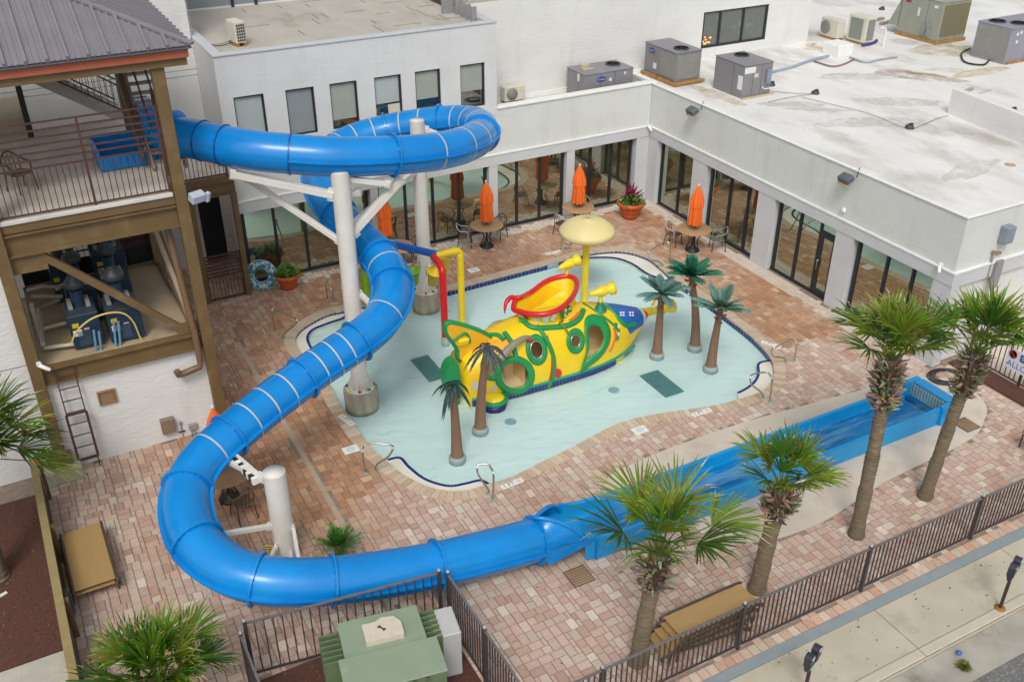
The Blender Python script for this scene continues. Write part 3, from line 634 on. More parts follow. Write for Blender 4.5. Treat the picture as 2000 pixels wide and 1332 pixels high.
# railing front: horizontals above balusters
def railing(p0, p1, z, top=1.05, extra=(), step=.125, mt=rail_b, posts=(), hz=.035):
    p0 = V(p0); p1 = V(p1); d = p1 - p0; L_ = d.length; t = d.normalized(); m = MB()
    P = lambda s_, h: V((p0.x + t.x * s_, p0.y + t.y * s_, z + h + (d.z / L_ * s_ if d.z else 0)))
    for h in (.07, top) + tuple(extra): m.bar(P(0, h), P(L_, h), hz)
    n = int(L_ / step)
    for k in range(n + 1): m.bar(P(L_ * k / n, .07), P(L_ * k / n, top), .019)
    for s_ in posts: m.bar(P(s_, 0), P(s_, (max(extra) if extra else top)), .05)
    return m
tb('front_railing', railing((-26, -7.56, 0), (-18.85, -7.56, 0), 6.6, 1.05, (1.22, 1.37, 1.53, 1.68, 1.84, 2.0), posts=(.1, 2.75, 5.5, 7.1)), rail_b)
tb('side_railing', railing((-18.72, -7.4, 0), (-18.72, -6.2, 0), 6.6, 1.05, (1.22, 1.37, 1.53, 1.68, 1.84, 2.0), posts=(1.15,)), rail_b)
# landing by the building with gate posts
tb('landing_floor', MB().bx(-18.85, -16.0, -.42, 2.68, 4.0, 4.15), dk); tb('landing_beam', ib(-18.8, -16.02, -.5, 3.55, 4.0), steel_b); tb('landing_edge', MB().bx(-18.8, -15.98, -.62, -.44, 4.0, 4.12), steel_b)
for x in (-17.41, -16.1): tb('landing_post', MB().box((x, -.52, 1.78), (.17, .17, 3.55)), steel_b, bevel=.01)
tb('landing_railing', railing((-18.8, -.5, 0), (-16.15, -.5, 0), 4.12, 1.05, posts=(1.2, 2.6)), rail_b)
g_ = MB()
for h in (.85, .97, 1.09, 1.21, 1.33, 1.45, 1.57): g_.bar((-17.35, -.5, h), (-16.15, -.5, h), .05)
g_.bar((-17.35, -.5, .06), (-16.15, -.5, .06), .05)
for k in range(11): g_.bar((-17.3 + k * .115, -.5, .06), (-17.3 + k * .115, -.5, .85), .016)
g_.bar((-16.2, -.5, .05), (-16.2, -.5, 1.6), .06); g_.bar((-17.33, -.5, .05), (-17.33, -.5, 1.6), .06)
gt = solo(g_, 'deck_gate', rail_b, 'brown slatted metal gate under the stair landing beside the building', 'gate')
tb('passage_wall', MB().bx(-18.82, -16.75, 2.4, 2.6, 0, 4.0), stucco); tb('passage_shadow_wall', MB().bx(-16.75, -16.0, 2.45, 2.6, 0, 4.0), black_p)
# stairs
def stairs(p0, p1, wvec, n):
    p0 = V(p0); p1 = V(p1); wv = V(wvec); m = MB()
    for k in range(n):
        a = p0.lerp(p1, (k + .5) / n); d = (p1 - p0) / n; h = V((d.x, d.y, 0)) * .55
        m.add([a - h, a + h, a + h + wv, a - h + wv, a - h - V((0, 0, .04)), a + h - V((0, 0, .04)), a + h + wv - V((0, 0, .04)), a - h + wv - V((0, 0, .04))], [(0, 1, 2, 3), (7, 6, 5, 4), (0, 4, 5, 1), (3, 2, 6, 7), (1, 5, 6, 2), (0, 3, 7, 4)])
    for o in (V((0, 0, 0)), wv): m.bar(p0 + o - V((0, 0, .1)), p1 + o - V((0, 0, .1)), .05, .24)
    return m
sg = mat('stair_grey', (.42, .38, .34), .8, .1)
tb('stair_flight', stairs((-18.9, -1.2, 6.62), (-22.3, -1.2, 9.0), (0, 1.1, 0), 13), sg)
sr = MB()
for yy in (-1.22, -.1):
    for h in (.15, .85, 1.0): sr.bar((-18.9, yy, 6.62 + h), (-22.3, yy, 9.0 + h), .04)
    for k in range(24): t_ = k / 23; sr.bar((-18.9 - 3.4 * t_, yy, 6.75 + 2.38 * t_), (-18.9 - 3.4 * t_, yy, 7.5 + 2.38 * t_), .016)
tb('stair_railing', sr, rail_k); tb('stair_post', MB().box((-21.3, -1.9, 7.7), (.14, .14, 2.3)), rail_k); tb('stair_post', MB().box((-23.0, -1.9, 7.4), (.12, .12, 1.8)), rail_k)
tb('upper_railing', railing((-21.3, .6, 0), (-18.9, .6, 0), 7.9, 1.0, (1.3,), mt=rail_k), rail_k)
tb('steep_flight', stairs((-18.95, -6.0, 6.7), (-18.95, -3.2, 9.3), (.75, 0, 0), 14), mat('tread_pale', (.33, .26, .22), .7, .15))
for dx_ in (0, .28, .55, .8): tb('steep_rail', MB().bar((-19.1 + dx_, -6.0, 7.55), (-19.1 + dx_, -3.2, 9.9), .04), rail_b)
for k in range(9): tb('steep_baluster', MB().bar((-19.1, -6.0 + k * .33, 6.75 + k * .28), (-19.1, -6.0 + k * .33, 7.55 + k * .28), .02), rail_b)
tb('stair_stringer', MB().bar((-19.15, -5.9, 6.9), (-19.15, -3.4, 9.3), .05, .35), steel_b)
tb('platform_box', MB().bx(-25.5, -21.2, -1.35, .9, 5.0, 6.95), mat('tan_box', (.50, .42, .31), .85, .1, 1.2))
# equipment space behind
tb('back_railing', railing((-22.4, -3.05, 0), (-19.0, -3.05, 0), 2.95, 1.25, (.75, 1.9, 2.5), step=.16, mt=rail_k), rail_k)
tb('rear_beam', ib(-22.5, -18.8, -1.6, 5.4, 5.75).bar((-21, -1.6, 3.5), (-19.2, -1.6, 5.4), .1).bar((-21, -1.6, 5.4), (-19.2, -1.6, 3.5), .1), steel_b)
tb('dark_screen', MB().bx(-22.4, -19.05, -2.95, -2.9, 2.95, 3.45), black_p); tb('dark_screen', MB().bx(-20.2, -19.05, -2.93, -2.88, 3.46, 4.1), rail_b)
tb('shaded_wall_panel', MB().bx(-22.4, -19.6, -1.2, -1.1, 3.6, 5.8), mat('shaded_wall_tan', (.33, .29, .22), .8, .15))  # added panel; its dim tan stands in for the hall wall in shade
dp = MB().tube([(-19.08, -7.0, 6.2), (-18.98, -7.68, 3.0), (-18.98, -7.72, 2.2), (-19.02, -7.72, 2.05), (-19.45, -7.74, 1.98), (-19.55, -7.76, 2.0), (-19.58, -7.77, 2.12)], .085, 12)
tb('downpipe', dp, mat('pipe_brown', (.17, .10, .055), .4, .1))
# lower wall furniture
def onwall(x, y, yy=-7.52): return GY(x, y, yy)
def wbox(name, px0, px1, d, mt, label=None, cat=None, group=None):
    a = onwall(*px0); b = onwall(*px1); m = MB().bx(min(a.x, b.x), max(a.x, b.x), -7.5 - d, -7.5, min(a.z, b.z), max(a.z, b.z)); return solo(m, name, mt, label, cat, group, bevel=.01)
t = thing('wall_vent', 'square brown louvred vent on the white tower wall', 'vent', (GY(209, 774, -7.5).x, -7.5, GY(209, 774, -7.5).z))
m = MB(); m.bx(-.21, .21, -.06, 0, -.19, -.15); m.bx(-.21, .21, -.06, 0, .15, .19); m.bx(-.21, -.17, -.06, 0, -.15, .15); m.bx(.17, .21, -.06, 0, -.15, .15); m.build('frame', mat('vent_brown', (.28, .17, .09), .6), t)
m = MB()
for k in range(6): m.box((0, -.02, -.125 + k * .05), (.32, .05, .012), 0, R_(35))
m.build('louvres', mat('vent_brown', (.2, .1, .05)), t); MB().bx(-.17, .17, -.006, -.002, -.15, .15).build('backing', black_p, t)
wbox('control_box', (317, 845), (337, 812), .16, mat('box_brown', (.22, .16, .11), .5), 'plain brown electrical box low on the white tower wall', 'electrical box')
q = GY(353, 832, -7.5); t = thing('hose_bib', 'grey pipe valve on the white wall right of the brown box', 'valve', (q.x, -7.5, q.z)); MB().tube([(0, -.04, -.35), (0, -.04, .1)], .014, 6).build('pipe', grey_m, t); MB().lathe([(.03, .1), (.045, .13), (.02, .17)], (0, -.05, 0), 10).build('cap', grey_m, t); MB().box((0, -.06, -.13), (.16, .02, .03)).build('handle', black_p, t)
q = GY(376, 832, -7.5); t = thing('junction_box', 'pale grey junction box with conduits near the orange umbrella on the tower wall', 'electrical box', (q.x, -7.5, q.z)); MB().bx(-.1, .1, -.1, 0, -.06, .1).build('box', grey_m, t, bevel=.008)
for dx in (-.05, .03): MB().tube([(dx, -.04, -.06), (dx, -.04, -.32)], .014, 6).build('conduit', grey_m, t)
# ladder on the wall
a = GY(160, 905, -7.7); t = thing('wall_ladder', 'thin brown rung ladder with a cage gate leaning on the white tower wall', 'ladder', (-22.02, -7.75, 0))
m = MB()
for x in (-.2, .22): m.bar((x, 0, 0), (x, .12, 2.95), .028)
for k in range(8): m.bar((-.2, .0 + k * .012, .35 + k * .33), (.22, .0 + k * .012, .35 + k * .33), .022)
m.build('rails', rail_b, t); m = MB()
for x in (-.22, .24): m.bar((x, -.05, .35), (x, 0.0, 1.65), .05)
m.bar((-.22, -.05, .35), (.24, -.05, .35), .05); m.bar((-.22, 0, 1.65), (.24, 0, 1.65), .05); m.build('guard', rail_b, t)
# floodlights & cameras
def flood(x, y, z, dirv, label, rz):
    t = thing('floodlight', label, 'floodlight', (x, y, z), rz, 'wall floodlights')
    MB().box((0, -.28, 0), (.42, .3, .2), 0, R_(25)).build('housing', mat('flood_grey', (.10, .11, .13), .4, .1), t, bevel=.03)
    MB().box((0, -.31, -.12), (.36, .24, .03), 0, R_(25)).build('lens', mat('lens_tan', (.5, .36, .18), .3), t)
    MB().tube([(0, 0, .02), (0, -.16, .04)], .03, 6).build('arm', grey_m, t); MB().tube([(.12, .02, .02), (.16, .02, .22), (.1, .1, .3), (0.02, .2, .24)], .012, 5).build('cable', black_p, t); return t
flood(-.03, -2.85, 4.42, None, 'dark wall floodlight on the right wing nearest the inner corner', R_(-90)); flood(-.03, -10.25, 4.42, None, 'dark wall floodlight on the right wing nearest the outer corner', R_(-90))
q = GY(378, 376, -7.5); t = thing('floodlight', 'white twin floodlight bracketed to the brown tower column', 'floodlight', (q.x, -7.72, q.z), R_(20)); MB().box((-.03, -.1, 0), (.34, .22, .22), 0, R_(20)).build('housing', mat('lamp_pale', (.45, .47, .56), .35), t, bevel=.02); MB().box((.2, -.16, -.05), (.1, .1, .24), .4, .3).build('visor', mat('lamp_pale', (.6, .6, .6)), t, bevel=.01); MB().bar((-.2, .05, .35), (-.06, -.05, .1), .03).build('bracket', rail_k, t)
def camera_(x, y, z, rz, label):
    t = thing('security_camera', label, 'camera', (x, y, z), rz, 'security cameras'); MB().lathe([(.045, 0), (.05, .03), (.045, .22), (.03, .24)], (0, -.08, 0), 12, ax=(.6, -.6, -.5)).build('body', trim_w, t); MB().box((0, -.04, .02), (.09, .1, .09)).build('mount', trim_w, t)
camera_(-.06, -13.9, 3.1, R_(-90), 'white security camera near the outer corner of the right wing'); camera_(-.06, -.06, 3.02, R_(-45), 'white security camera in the inner corner of the wing'); q = GY(75, 712, -7.75); camera_(q.x, -7.75, q.z, R_(20), 'white security camera on the left tower column')
q = GX(1648, 411, 0); t = thing('door_sensor', 'small round white sensor on the wing wall above the glass door', 'sensor', (0, q.y, q.z)); MB().lathe([(.09, 0), (.09, .04), (.05, .07)], (0, 0, 0), 16, ax=(-1, 0, 0)).build('cover', trim_w, t)
t = thing('wall_cabinet', 'grey blue electrical cabinet on the end wall with a pipe below', 'electrical box', (1.68, -14.28, 3.85)); MB().bx(-.17, .17, -.26, 0, -.25, .25).build('case', mat('cab_blue', (.22, .26, .33), .4), t, bevel=.02); MB().tube([(-.25, -.06, -1.3), (-.25, -.06, -.5)], .03, 8).build('pipe', grey_m, t); MB().box((-.12, -.06, -.55), (.4, .05, .07), 0, 0, .3).build('rusty_bracket', mat('rusty', (.35, .18, .08), .8), t)
t = thing('downspout', 'grey downspout box on the end wall of the right wing', 'downspout', (1.7, -14.36, 0)); MB().bx(-.12, .14, -.1, 0, 2.2, 3.05).build('spout', grey_m, t, bevel=.01); MB().bx(-.06, .08, -.08, 0, .0, 2.2).build('pipe', trim_w, t)
# ================================================================== WATER SLIDE
# (pixel x, pixel y, height of the tube axis)
SP = [(318,262,7.25),(400,276,7.2),(437,284,7.15),(500,295,7.08),(567,301,7.0),(660,307,6.88),(768,304,6.72),(850,297,6.55),(905,284,6.4),(936,268,6.2),(940,248,6.0),(912,238,5.85),(862,239,5.72),(800,247,5.55),(756,255,5.42),(700,270,5.28),(655,292,5.12),(625,330,4.92),(632,378,4.68),(660,420,4.45),(702,462,4.18),(740,500,3.92),(768,553,3.62),(757,607,3.38),(720,650,3.18),(660,692,2.98),(592,738,2.78),(520,792,2.60),(447,852,2.42),(395,900,2.27),(366,950,2.12),(364,1005,1.98),(385,1060,1.84),(435,1106,1.70),(503,1131,1.57),(575,1137,1.44),(648,1134,1.31),(750,1121,1.14),(852,1103,.97),(950,1079,.80),(1044,1054,.63)]
pts = [G(x, y, z) for x, y, z in SP]
K = 10
path = smooth(pts, K, False)
for _ in range(12):
    path = [path[0]] + [path[i] * .5 + (path[i - 1] + path[i + 1]) * .25 for i in range(1, len(path) - 1)] + [path[-1]]
RT = .475
fl_idx = [2, 4, 6, 9.3, 12, 14, 16.5, 19, 21, 22, 24.4, 26, 28, 30, 32, 34, 36, 38, 40]
slide = thing('water_slide', 'long bright blue enclosed tube slide looping over the pool and ending in an open trough', 'water slide', (-17, -12, 0))
UPZ = V((0, 0, 1))
def fr(i):
    a = path[max(0, i - 1)]; b = path[min(len(path) - 1, i + 1)]; t = (b - a).normalized(); s_ = t.cross(UPZ).normalized(); u = s_.cross(t); return t, s_, u
def ring(i, r, n, a0=0, a1=2 * math.pi):
    t, s_, u = fr(i); p = path[i]; return [p + (s_ * math.cos(a0 + (a1 - a0) * k / n) + u * math.sin(a0 + (a1 - a0) * k / n)) * r for k in range(n + (0 if a1 - a0 > 6.28 else 1))]
bounds = [0] + [int(round(f * K)) for f in fl_idx]
NR = 40
for a, b in zip(bounds, bounds[1:]):
    m = MB(); m.s = True; vs = []; N = b - a + 1
    for i in range(a, b + 1): vs += ring(i, RT, NR)
    fs = [(i * NR + k, i * NR + (k + 1) % NR, (i + 1) * NR + (k + 1) % NR, (i + 1) * NR + k) for i in range(N - 1) for k in range(NR)]
    m.add(vs, fs); m.s = False
    # side seam flanges
    sec = m.build('tube_section', blue_s, slide, world=True)
    m = MB()
    for sg_ in (1, -1):
        vs = []
        for i in range(a, b + 1):
            t, s_, u = fr(i); p = path[i]
            for rr, uu in ((RT - .01, .018), (RT + .075, .018), (RT + .075, -.018), (RT - .01, -.018)): vs.append(p + s_ * sg_ * rr + u * uu)
        fs = [(i * 4 + k, i * 4 + (k + 1) % 4, (i + 1) * 4 + (k + 1) % 4, (i + 1) * 4 + k) for i in range(N - 1) for k in range(4)]
        fs = fs if sg_ < 0 else [f[::-1] for f in fs]; m.add(vs, fs)
    if a > 30: m.build('side_seam', blue_s, sec, world=True)
def disc_ring(i, r0, r1, th, name, mt, bolts=False):
    t, s_, u = fr(i); p = path[i]; m = MB(); n = 48; vs = []
    for rr, dd in ((r0, -th / 2), (r1, -th / 2), (r1, th / 2), (r0, th / 2)):
        for k in range(n): a = 2 * math.pi * k / n; vs.append(p + t * dd + (s_ * math.cos(a) + u * math.sin(a)) * rr)
    m.add(vs, [(q * n + k, q * n + (k + 1) % n, ((q + 1) % 4) * n + (k + 1) % n, ((q + 1) % 4) * n + k) for q in range(4) for k in range(n)])
    if bolts:
        m.m = 1
        for k in range(24):
            a = 2 * math.pi * k / 24; c = p + (s_ * math.cos(a) + u * math.sin(a)) * (r0 + r1) / 2; m.lathe([(.012, -th / 2 - .012), (.012, th / 2 + .012)], c, 6, ax=t)
    return m.build(name, [mt, mat('bolt_dark', (.03, .07, .14), .4)], slide, world=True)
for k, f in enumerate(fl_idx): disc_ring(int(round(f * K)), RT - .02, RT + (.072 if k > 1 else .026), .045 if k > 1 else .03, 'joint_flange', blue_s if k > 1 else blue_d, True)
disc_ring(int(1.0 * K), RT - .02, RT + .022, .03, 'joint_flange', blue_d, True)
creamr = mat('cream_band', (.52, .50, .40), .5, .1, 4)
for f in (7.0, 7.9, 8.6, 10.0, 10.7, 11.4, 12.6, 13.3, 14.5, 15.2, 15.9, 21.35, 23.15, 24.75, 25.2, 25.62, 26.5, 27.0, 27.5, 28.55):
    disc_ring(int(round(f * K)) , RT - .02, RT + .007, .035, 'seam_band', creamr)
# start tub on the deck
m = MB(); x0_, x1_, y0_, y1_, z0_, z1_ = -20.1, -18.95, -5.55, -4.2, 6.62, 7.08
m.bx(x0_, x1_, y0_, y0_ + .08, z0_, z1_ - .1); m.bx(x0_, x1_, y1_ - .08, y1_, z0_, z1_ + .05); m.bx(x0_, x0_ + .08, y0_ + .08, y1_ - .08, z0_, z1_); m.bx(x0_, x1_, y0_ + .08, y1_ - .08, z0_, z0_ + .12)
tubp = m.build('start_tub', blue_s, slide, world=True, bevel=.04, seg=3)
m = MB()
for k in range(7): m.bx(x0_ + .1 + k * .16, x0_ + .16 + k * .16, y0_ - .03, y0_ - .002, z0_ + .04, z1_ - .14)
m.build('ribs', blue_s, tubp, world=True, bevel=.01)
p = path[0]; m = MB(); m.bx(-18.95, -18.55, -5.5, -5.35, 6.62, 7.9); m.bx(-18.95, -18.55, -4.25, -4.1, 6.62, 7.9); m.bx(-18.95, -18.5, -5.35, -4.25, 7.75, 7.9); m.build('start_hood', blue_s, slide, world=True, bevel=.04, seg=2)
m = MB(); m.lathe([(RT + .02, 0), (RT + .14, 0), (RT + .14, .04), (RT + .02, .04)], path[3], 40, ax=fr(3)[0]); m.build('start_collar', blue_s, slide, world=True)
# open transition and run-out trough (along +X)
m = MB(); m.s = True
E0 = path[-1]; tE, sE, uE = fr(len(path) - 1)
YN, YF = -16.33, -15.22; yc0 = E0.y; N = 12
secs = []
# stations: x, half width, floor z, wall top z, arc amount (0 = U trough)
XS = [E0.x, E0.x + .35, E0.x + .7, E0.x + 1.05]
def usec(x, yc, hw, zf, zt, curl):
    out = []
    for k in range(17):
        a = math.pi * (1 + k / 16.0)  # pi..2pi : left wall -> bottom -> right wall
        cx_, sz_ = math.cos(a), math.sin(a)
        e = curl
        yy = -hw * math.copysign(abs(cx_) ** e, cx_); zz = (zt - zf) * (1 - abs(sz_) ** e)
        out.append(V((x, yc - yy * -1 if False else yc + yy, zf + zz)))
    return out
tr_st = [(E0.x, yc0, RT, E0.z - RT, E0.z + .02, 1.0), (E0.x + .4, yc0 + .02, .50, E0.z - RT - .03, E0.z + .1, .9), (E0.x + .95, yc0 + .04, .545, .13, .80, .7), (E0.x + 1.35, -15.775, .555, .12, .62, .55), (E0.x + 1.9, -15.775, .555, .11, .56, .45)]
x = -11.4
while x < -2.2: tr_st.append((x, -15.775, .555, .10, .52, .40)); x += .8
tr_st.append((-2.15, -15.775, .555, .10, .52, .40))
rings_ = [usec(*s_) for s_ in tr_st]
def skin(rows, m):
    n = len(rows[0]); vs = [p for r in rows for p in r]; m.add(vs, [(i * n + k, i * n + k + 1, (i + 1) * n + k + 1, (i + 1) * n + k) for i in range(len(rows) - 1) for k in range(n - 1)])
skin(rings_, m); m.s = False
# rims and outer skirts
for side in (0, -1):
    sg_ = 1 if rings_[5][side].y > -15.775 else -1
    for i in range(2, len(rings_) - 1):
        a, b = rings_[i][side], rings_[i + 1][side]; w_ = .10
        if i >= 3: m.add([a, b, b + V((0, sg_ * w_, 0)), a + V((0, sg_ * w_, 0)), a - V((0, 0, .05)) + V((0, sg_ * w_, 0)), b - V((0, 0, .05)) + V((0, sg_ * w_, 0)), V((b.x, b.y + sg_ * w_ * .9, .012)), V((a.x, a.y + sg_ * w_ * .9, .012))], [(0, 1, 2, 3), (3, 2, 5, 4), (4, 5, 6, 7)])
        else: m.add([a, b, b + V((0, sg_ * w_, 0)), a + V((0, sg_ * w_ * .4, 0)), V((b.x, b.y + sg_ * w_, .012)), V((a.x, a.y + sg_ * w_ * .4, .1))], [(0, 1, 2, 3), (3, 2, 4, 5)])
fl = m.build('run_out_trough', blue_f, slide, world=True)
# centre ridge in the trough floor
m = MB(); m.bx(-10.6, -4.6, -15.82, -15.70, .1, .16); m.build('floor_ridge', blue_f, fl, world=True, bevel=.02)
# hood lip at tube end: a swept thick lip falling from the crown of the tube to the trough rims
m = MB(); lip = []; n = 18
for k in range(n + 1):
    a = math.pi * k / n; t_ = abs(k / n - .5) * 2            # 1 at sides, 0 at crown
    x_ = E0.x + .10 + .95 * (1 - (1 - t_) ** 1.5) * 1.0 ; hh = math.sin(a)
    lip.append(V((x_ - .1, yc0 + math.cos(a) * (.50 + .05 * t_) * 1.0, E0.z + .0 + hh * (.62) * (1 - .1 * t_))))
base_ = [E0 + (sE * -math.cos(math.pi * k / n) + uE * math.sin(math.pi * k / n)) * RT for k in range(n + 1)]
if (base_[0] - lip[0]).length > (base_[-1] - lip[0]).length: base_ = base_[::-1]
m.s = True; skin([base_, [b.lerp(l, .5) for b, l in zip(base_, lip)], lip], m); hood = m.build('exit_hood', blue_s, slide, world=True)
m = MB(); m.tube(lip, .05, 10); m.build('hood_lip', blue_s, hood, world=True)
m = MB(); m.bar((E0.x + .05, yc0 - .5, .35), (E0.x + 1.15, -16.38, .62), .04, .14); m.build('side_gusset', blue_s, hood, world=True)
m = MB(); ny_ = yc0 - .44; m.add([(E0.x, ny_, E0.z - .22), (E0.x + .05, yc0 - .5, .35), (E0.x + 1.15, -16.36, .62), (E0.x + .95, yc0 - .55, E0.z), (E0.x + .4, yc0 - .52, E0.z + .1), (E0.x, yc0 - .475, E0.z + .05)], [(0, 1, 2, 3, 4, 5)]); m.build('side_web', blue_s, hood, world=True)
disc = MB(); disc.bx(E0.x + 1.18, E0.x + 1.23, -16.46, -16.3, .05, .62); disc.build('trough_flange', blue_s, fl, world=True)
# end tank
m = MB(); m.bx(-2.15, -1.55, YF + .0, YF + .16, .012, .62); m.bx(-2.15, -1.55, -16.50, -16.34, .012, .58); m.bx(-1.85, -1.50, -16.34, YF, .012, .60)
m.bx(-2.0, -1.85, -16.34, YF, .012, .2)
m.build('end_tank', blue_f, slide, world=True, bevel=.02)
m = MB()
for k in range(13): m.bx(-1.885, -1.86, -16.33 + k * .092, -16.31 + k * .092, .14, .56)
for k in range(9): m.bx(-1.89, -1.865, -16.34, -15.22, .15 + k * .048, .158 + k * .048)
m.build('suction_grille', mat('grille_pale', (.35, .55, .6), .5), slide, world=True); MB().bx(-1.86, -1.852, -16.33, -15.23, .13, .57).build('grille_backing', mat('grille_dark', (.01, .06, .12), .5), slide, world=True)
wm = watermat('slide_water', (.72, .94, .98), 5, .16, .38, (.30, .66, .88))
rows = []
for s_ in tr_st[3:]: rows.append([V((s_[0], s_[1] - s_[2] * .93, .20)), V((s_[0], s_[1], .20)), V((s_[0], s_[1] + s_[2] * .93, .20))])
rows.append([V((-1.9, -15.775 - .51, .20)), V((-1.9, -15.775, .2)), V((-1.9, -15.775 + .51, .20))])
m = MB(); skin([q_[::-1] for q_ in rows], m); m.build('trough_water', wm, slide, world=True)
# small feet under the low tube
for i in (380, 398):
    t, s_, u = fr(i); p = path[i]; m = MB(); m.bx(p.x - .04, p.x + .04, p.y - .25, p.y + .25, 0, max(.05, p.z - RT)); m.build('saddle_foot', grey_m, slide, world=True)
# ---------------- support poles
def pole(b, h, r, label, arms, footing=None, group='white support poles of the slide', cap=True):
    t = thing('support_pole', label, 'support pole', (b.x, b.y, 0), 0, group)
    z0 = .0 if not footing else footing
    MB().tube([(0, 0, z0), (0, 0, h)], r, 32).build('column', white_p, t)
    m = MB().lathe([(r - .015, h), (r - .012, h + .012), (.001, h + .012)], (0, 0, 0), 32); m.build('cap_plate', white_p, t)
    for a, c, w_ in arms:
        a = V(a) - V((b.x, b.y, 0)); c = V(c) - V((b.x, b.y, 0)); am = MB().bar(a, c, w_).build('arm', white_p, t, bevel=.008)
        d = (c - a).normalized(); MB().bar(a - d * .02, a + d * .14, w_ * .5, w_ * 1.9).build('bracket', white_p, am); MB().bar(c - d * .12, c + d * .03, w_ * .5, w_ * 1.6).build('bracket', white_p, am)
    if footing:
        m = MB().lathe([(r * 1.72 + .06, -.44), (r * 1.75 + .07, footing - .04), (r * 1.7 + .05, footing), (.01, footing)], (0, 0, 0), 48); m.build('footing', mat('footing_conc', (.33, .30, .23), .9, .3, 5, .6, 20, col2=(.22, .21, .15), c2s=3, stretch=(1, 1, .2)), t)
        m = MB()
        for k in range(12):
            a = 2 * math.pi * k / 12; m.bar((math.cos(a) * (r + .15), math.sin(a) * (r + .15), footing + .02), (math.cos(a) * r, math.sin(a) * r, footing + .34), .02, .02)
            m.add([(math.cos(a) * (r + .14), math.sin(a) * (r + .14), footing + .02), (math.cos(a) * r, math.sin(a) * r, footing + .33), (math.cos(a) * r, math.sin(a) * r, footing + .02)], [(0, 1, 2)])
        m.lathe([(r + .17, footing + .001), (r + .17, footing + .03), (r, footing + .03)], (0, 0, 0), 32); m.build('base_fins', white_p, t)
        for k in range(8):
            a = 2 * math.pi * (k + .5) / 8; m = MB(); m.lathe([(.001, -.05), (.05, 0), (.001, .05)], (math.cos(a) * (r + .13), math.sin(a) * (r + .13), footing + .06), 10)
            m.build('bolt_cap', [yel, grn_t, red_t, mat('cap_black', (.03, .05, .1)), yel, red_t, grn_t, mat('cap_black', (.03, .05, .1))][k], t)
    return t
def on_path(f): return path[int(f * K)]
b1 = G(707, 790, -.12); H1 = 6.62
fp = on_path(6); q1 = on_path(2.2); low = on_path(22.6); lw2 = on_path(24)
pole(b1, H1, .225, 'tall white support pole with round concrete footing at the left edge of the pool', [
    ((b1.x - .2, b1.y, 6.05), (q1.x - .1, q1.y - .2, q1.z - RT - .12), .17), ((b1.x - .1, b1.y + .1, 4.75), (-16.9, b1.y + 1.9, 6.15), .13),
    ((b1.x + .2, b1.y + .1, 6.35), (fp.x - .25, fp.y - .3, fp.z - RT - .12), .13), ((b1.x + .2, b1.y + .1, 4.9), (fp.x + .15, fp.y - .1, fp.z - RT - .12), .17),
    ((b1.x + .2, b1.y + .2, 5.9), (fp.x - .9, fp.y + .1, fp.z - RT - .35), .13),
    ((b1.x + .2, b1.y, 3.3), (low.x - .3, low.y, low.z - .35), .12), ((b1.x + .2, b1.y, 2.7), (low.x - .3, low.y, low.z - RT - .1), .12)], footing=.46)
b2 = G(833, 598, -.12); H2 = 6.05
q2 = on_path(11)
pole(b2, H2, .215, 'white support pole with round concrete footing inside the upper slide loop', [
    ((b2.x + .2, b2.y, 5.75), (q2.x - .3, q2.y - .4, q2.z - .5), .13), ((b2.x - .2, b2.y - .1, 4.55), (b1.x + .2, b1.y + .2, 5.05), .15),
    ((b2.x + .1, b2.y + .1, 4.3), (on_path(12.6).x, on_path(12.6).y - .1, on_path(12.6).z - .55), .13)], footing=.46)
b3 = G(562, 1092); H3 = 2.42
q3 = on_path(29); q4 = on_path(31.6); q5 = on_path(33.6); q6 = on_path(34.8)
sp = pole(b3, H3, .235, 'short white support pole inside the low front curve of the slide', [
    ((b3.x - .2, b3.y + .1, 2.25), (q3.x + .3, q3.y + .3, q3.z - .1), .13), ((b3.x - .2, b3.y, 2.3), (q3.x + .45, q3.y + .6, q3.z + .05), .06),
    ((b3.x - .2, b3.y, 1.05), (q4.x + .4, q4.y + .1, q4.z - .35), .10), ((b3.x - .2, b3.y - .1, .55), (q5.x + .25, q5.y + .2, q5.z - .45), .10),
    ((b3.x + .2, b3.y - .1, .95), (q6.x + .35, q6.y + .25, q6.z - .45), .08), ((b3.x + .05, b3.y - .2, .35), (q6.x + .1, q6.y + .2, q6.z - .55), .08)])
# hazard wrap on two of the arms
def wrap(a, c, w_, n, c1, c2):
    a, c = V(a), V(c); hm = MB()
    for k in range(n):
        p, q = a.lerp(c, k / n), a.lerp(c, (k + .8) / n); hm.col = c1 if k % 2 else c2; hm.bar(p, q, w_)
    hm.build('hazard_wrap', attr_r, sp, world=True)
wrap((b3.x - .35, b3.y + .15, 2.2), (q3.x + .5, q3.y + .5, q3.z - .05), .155, 14, (.015, .015, .015), (.75, .73, .66)); wrap((b3.x - .4, b3.y - .15, .62), (q5.x + .35, q5.y + .25, q5.z - .42), .135, 22, (.02, .02, .02), (.72, .55, .12))
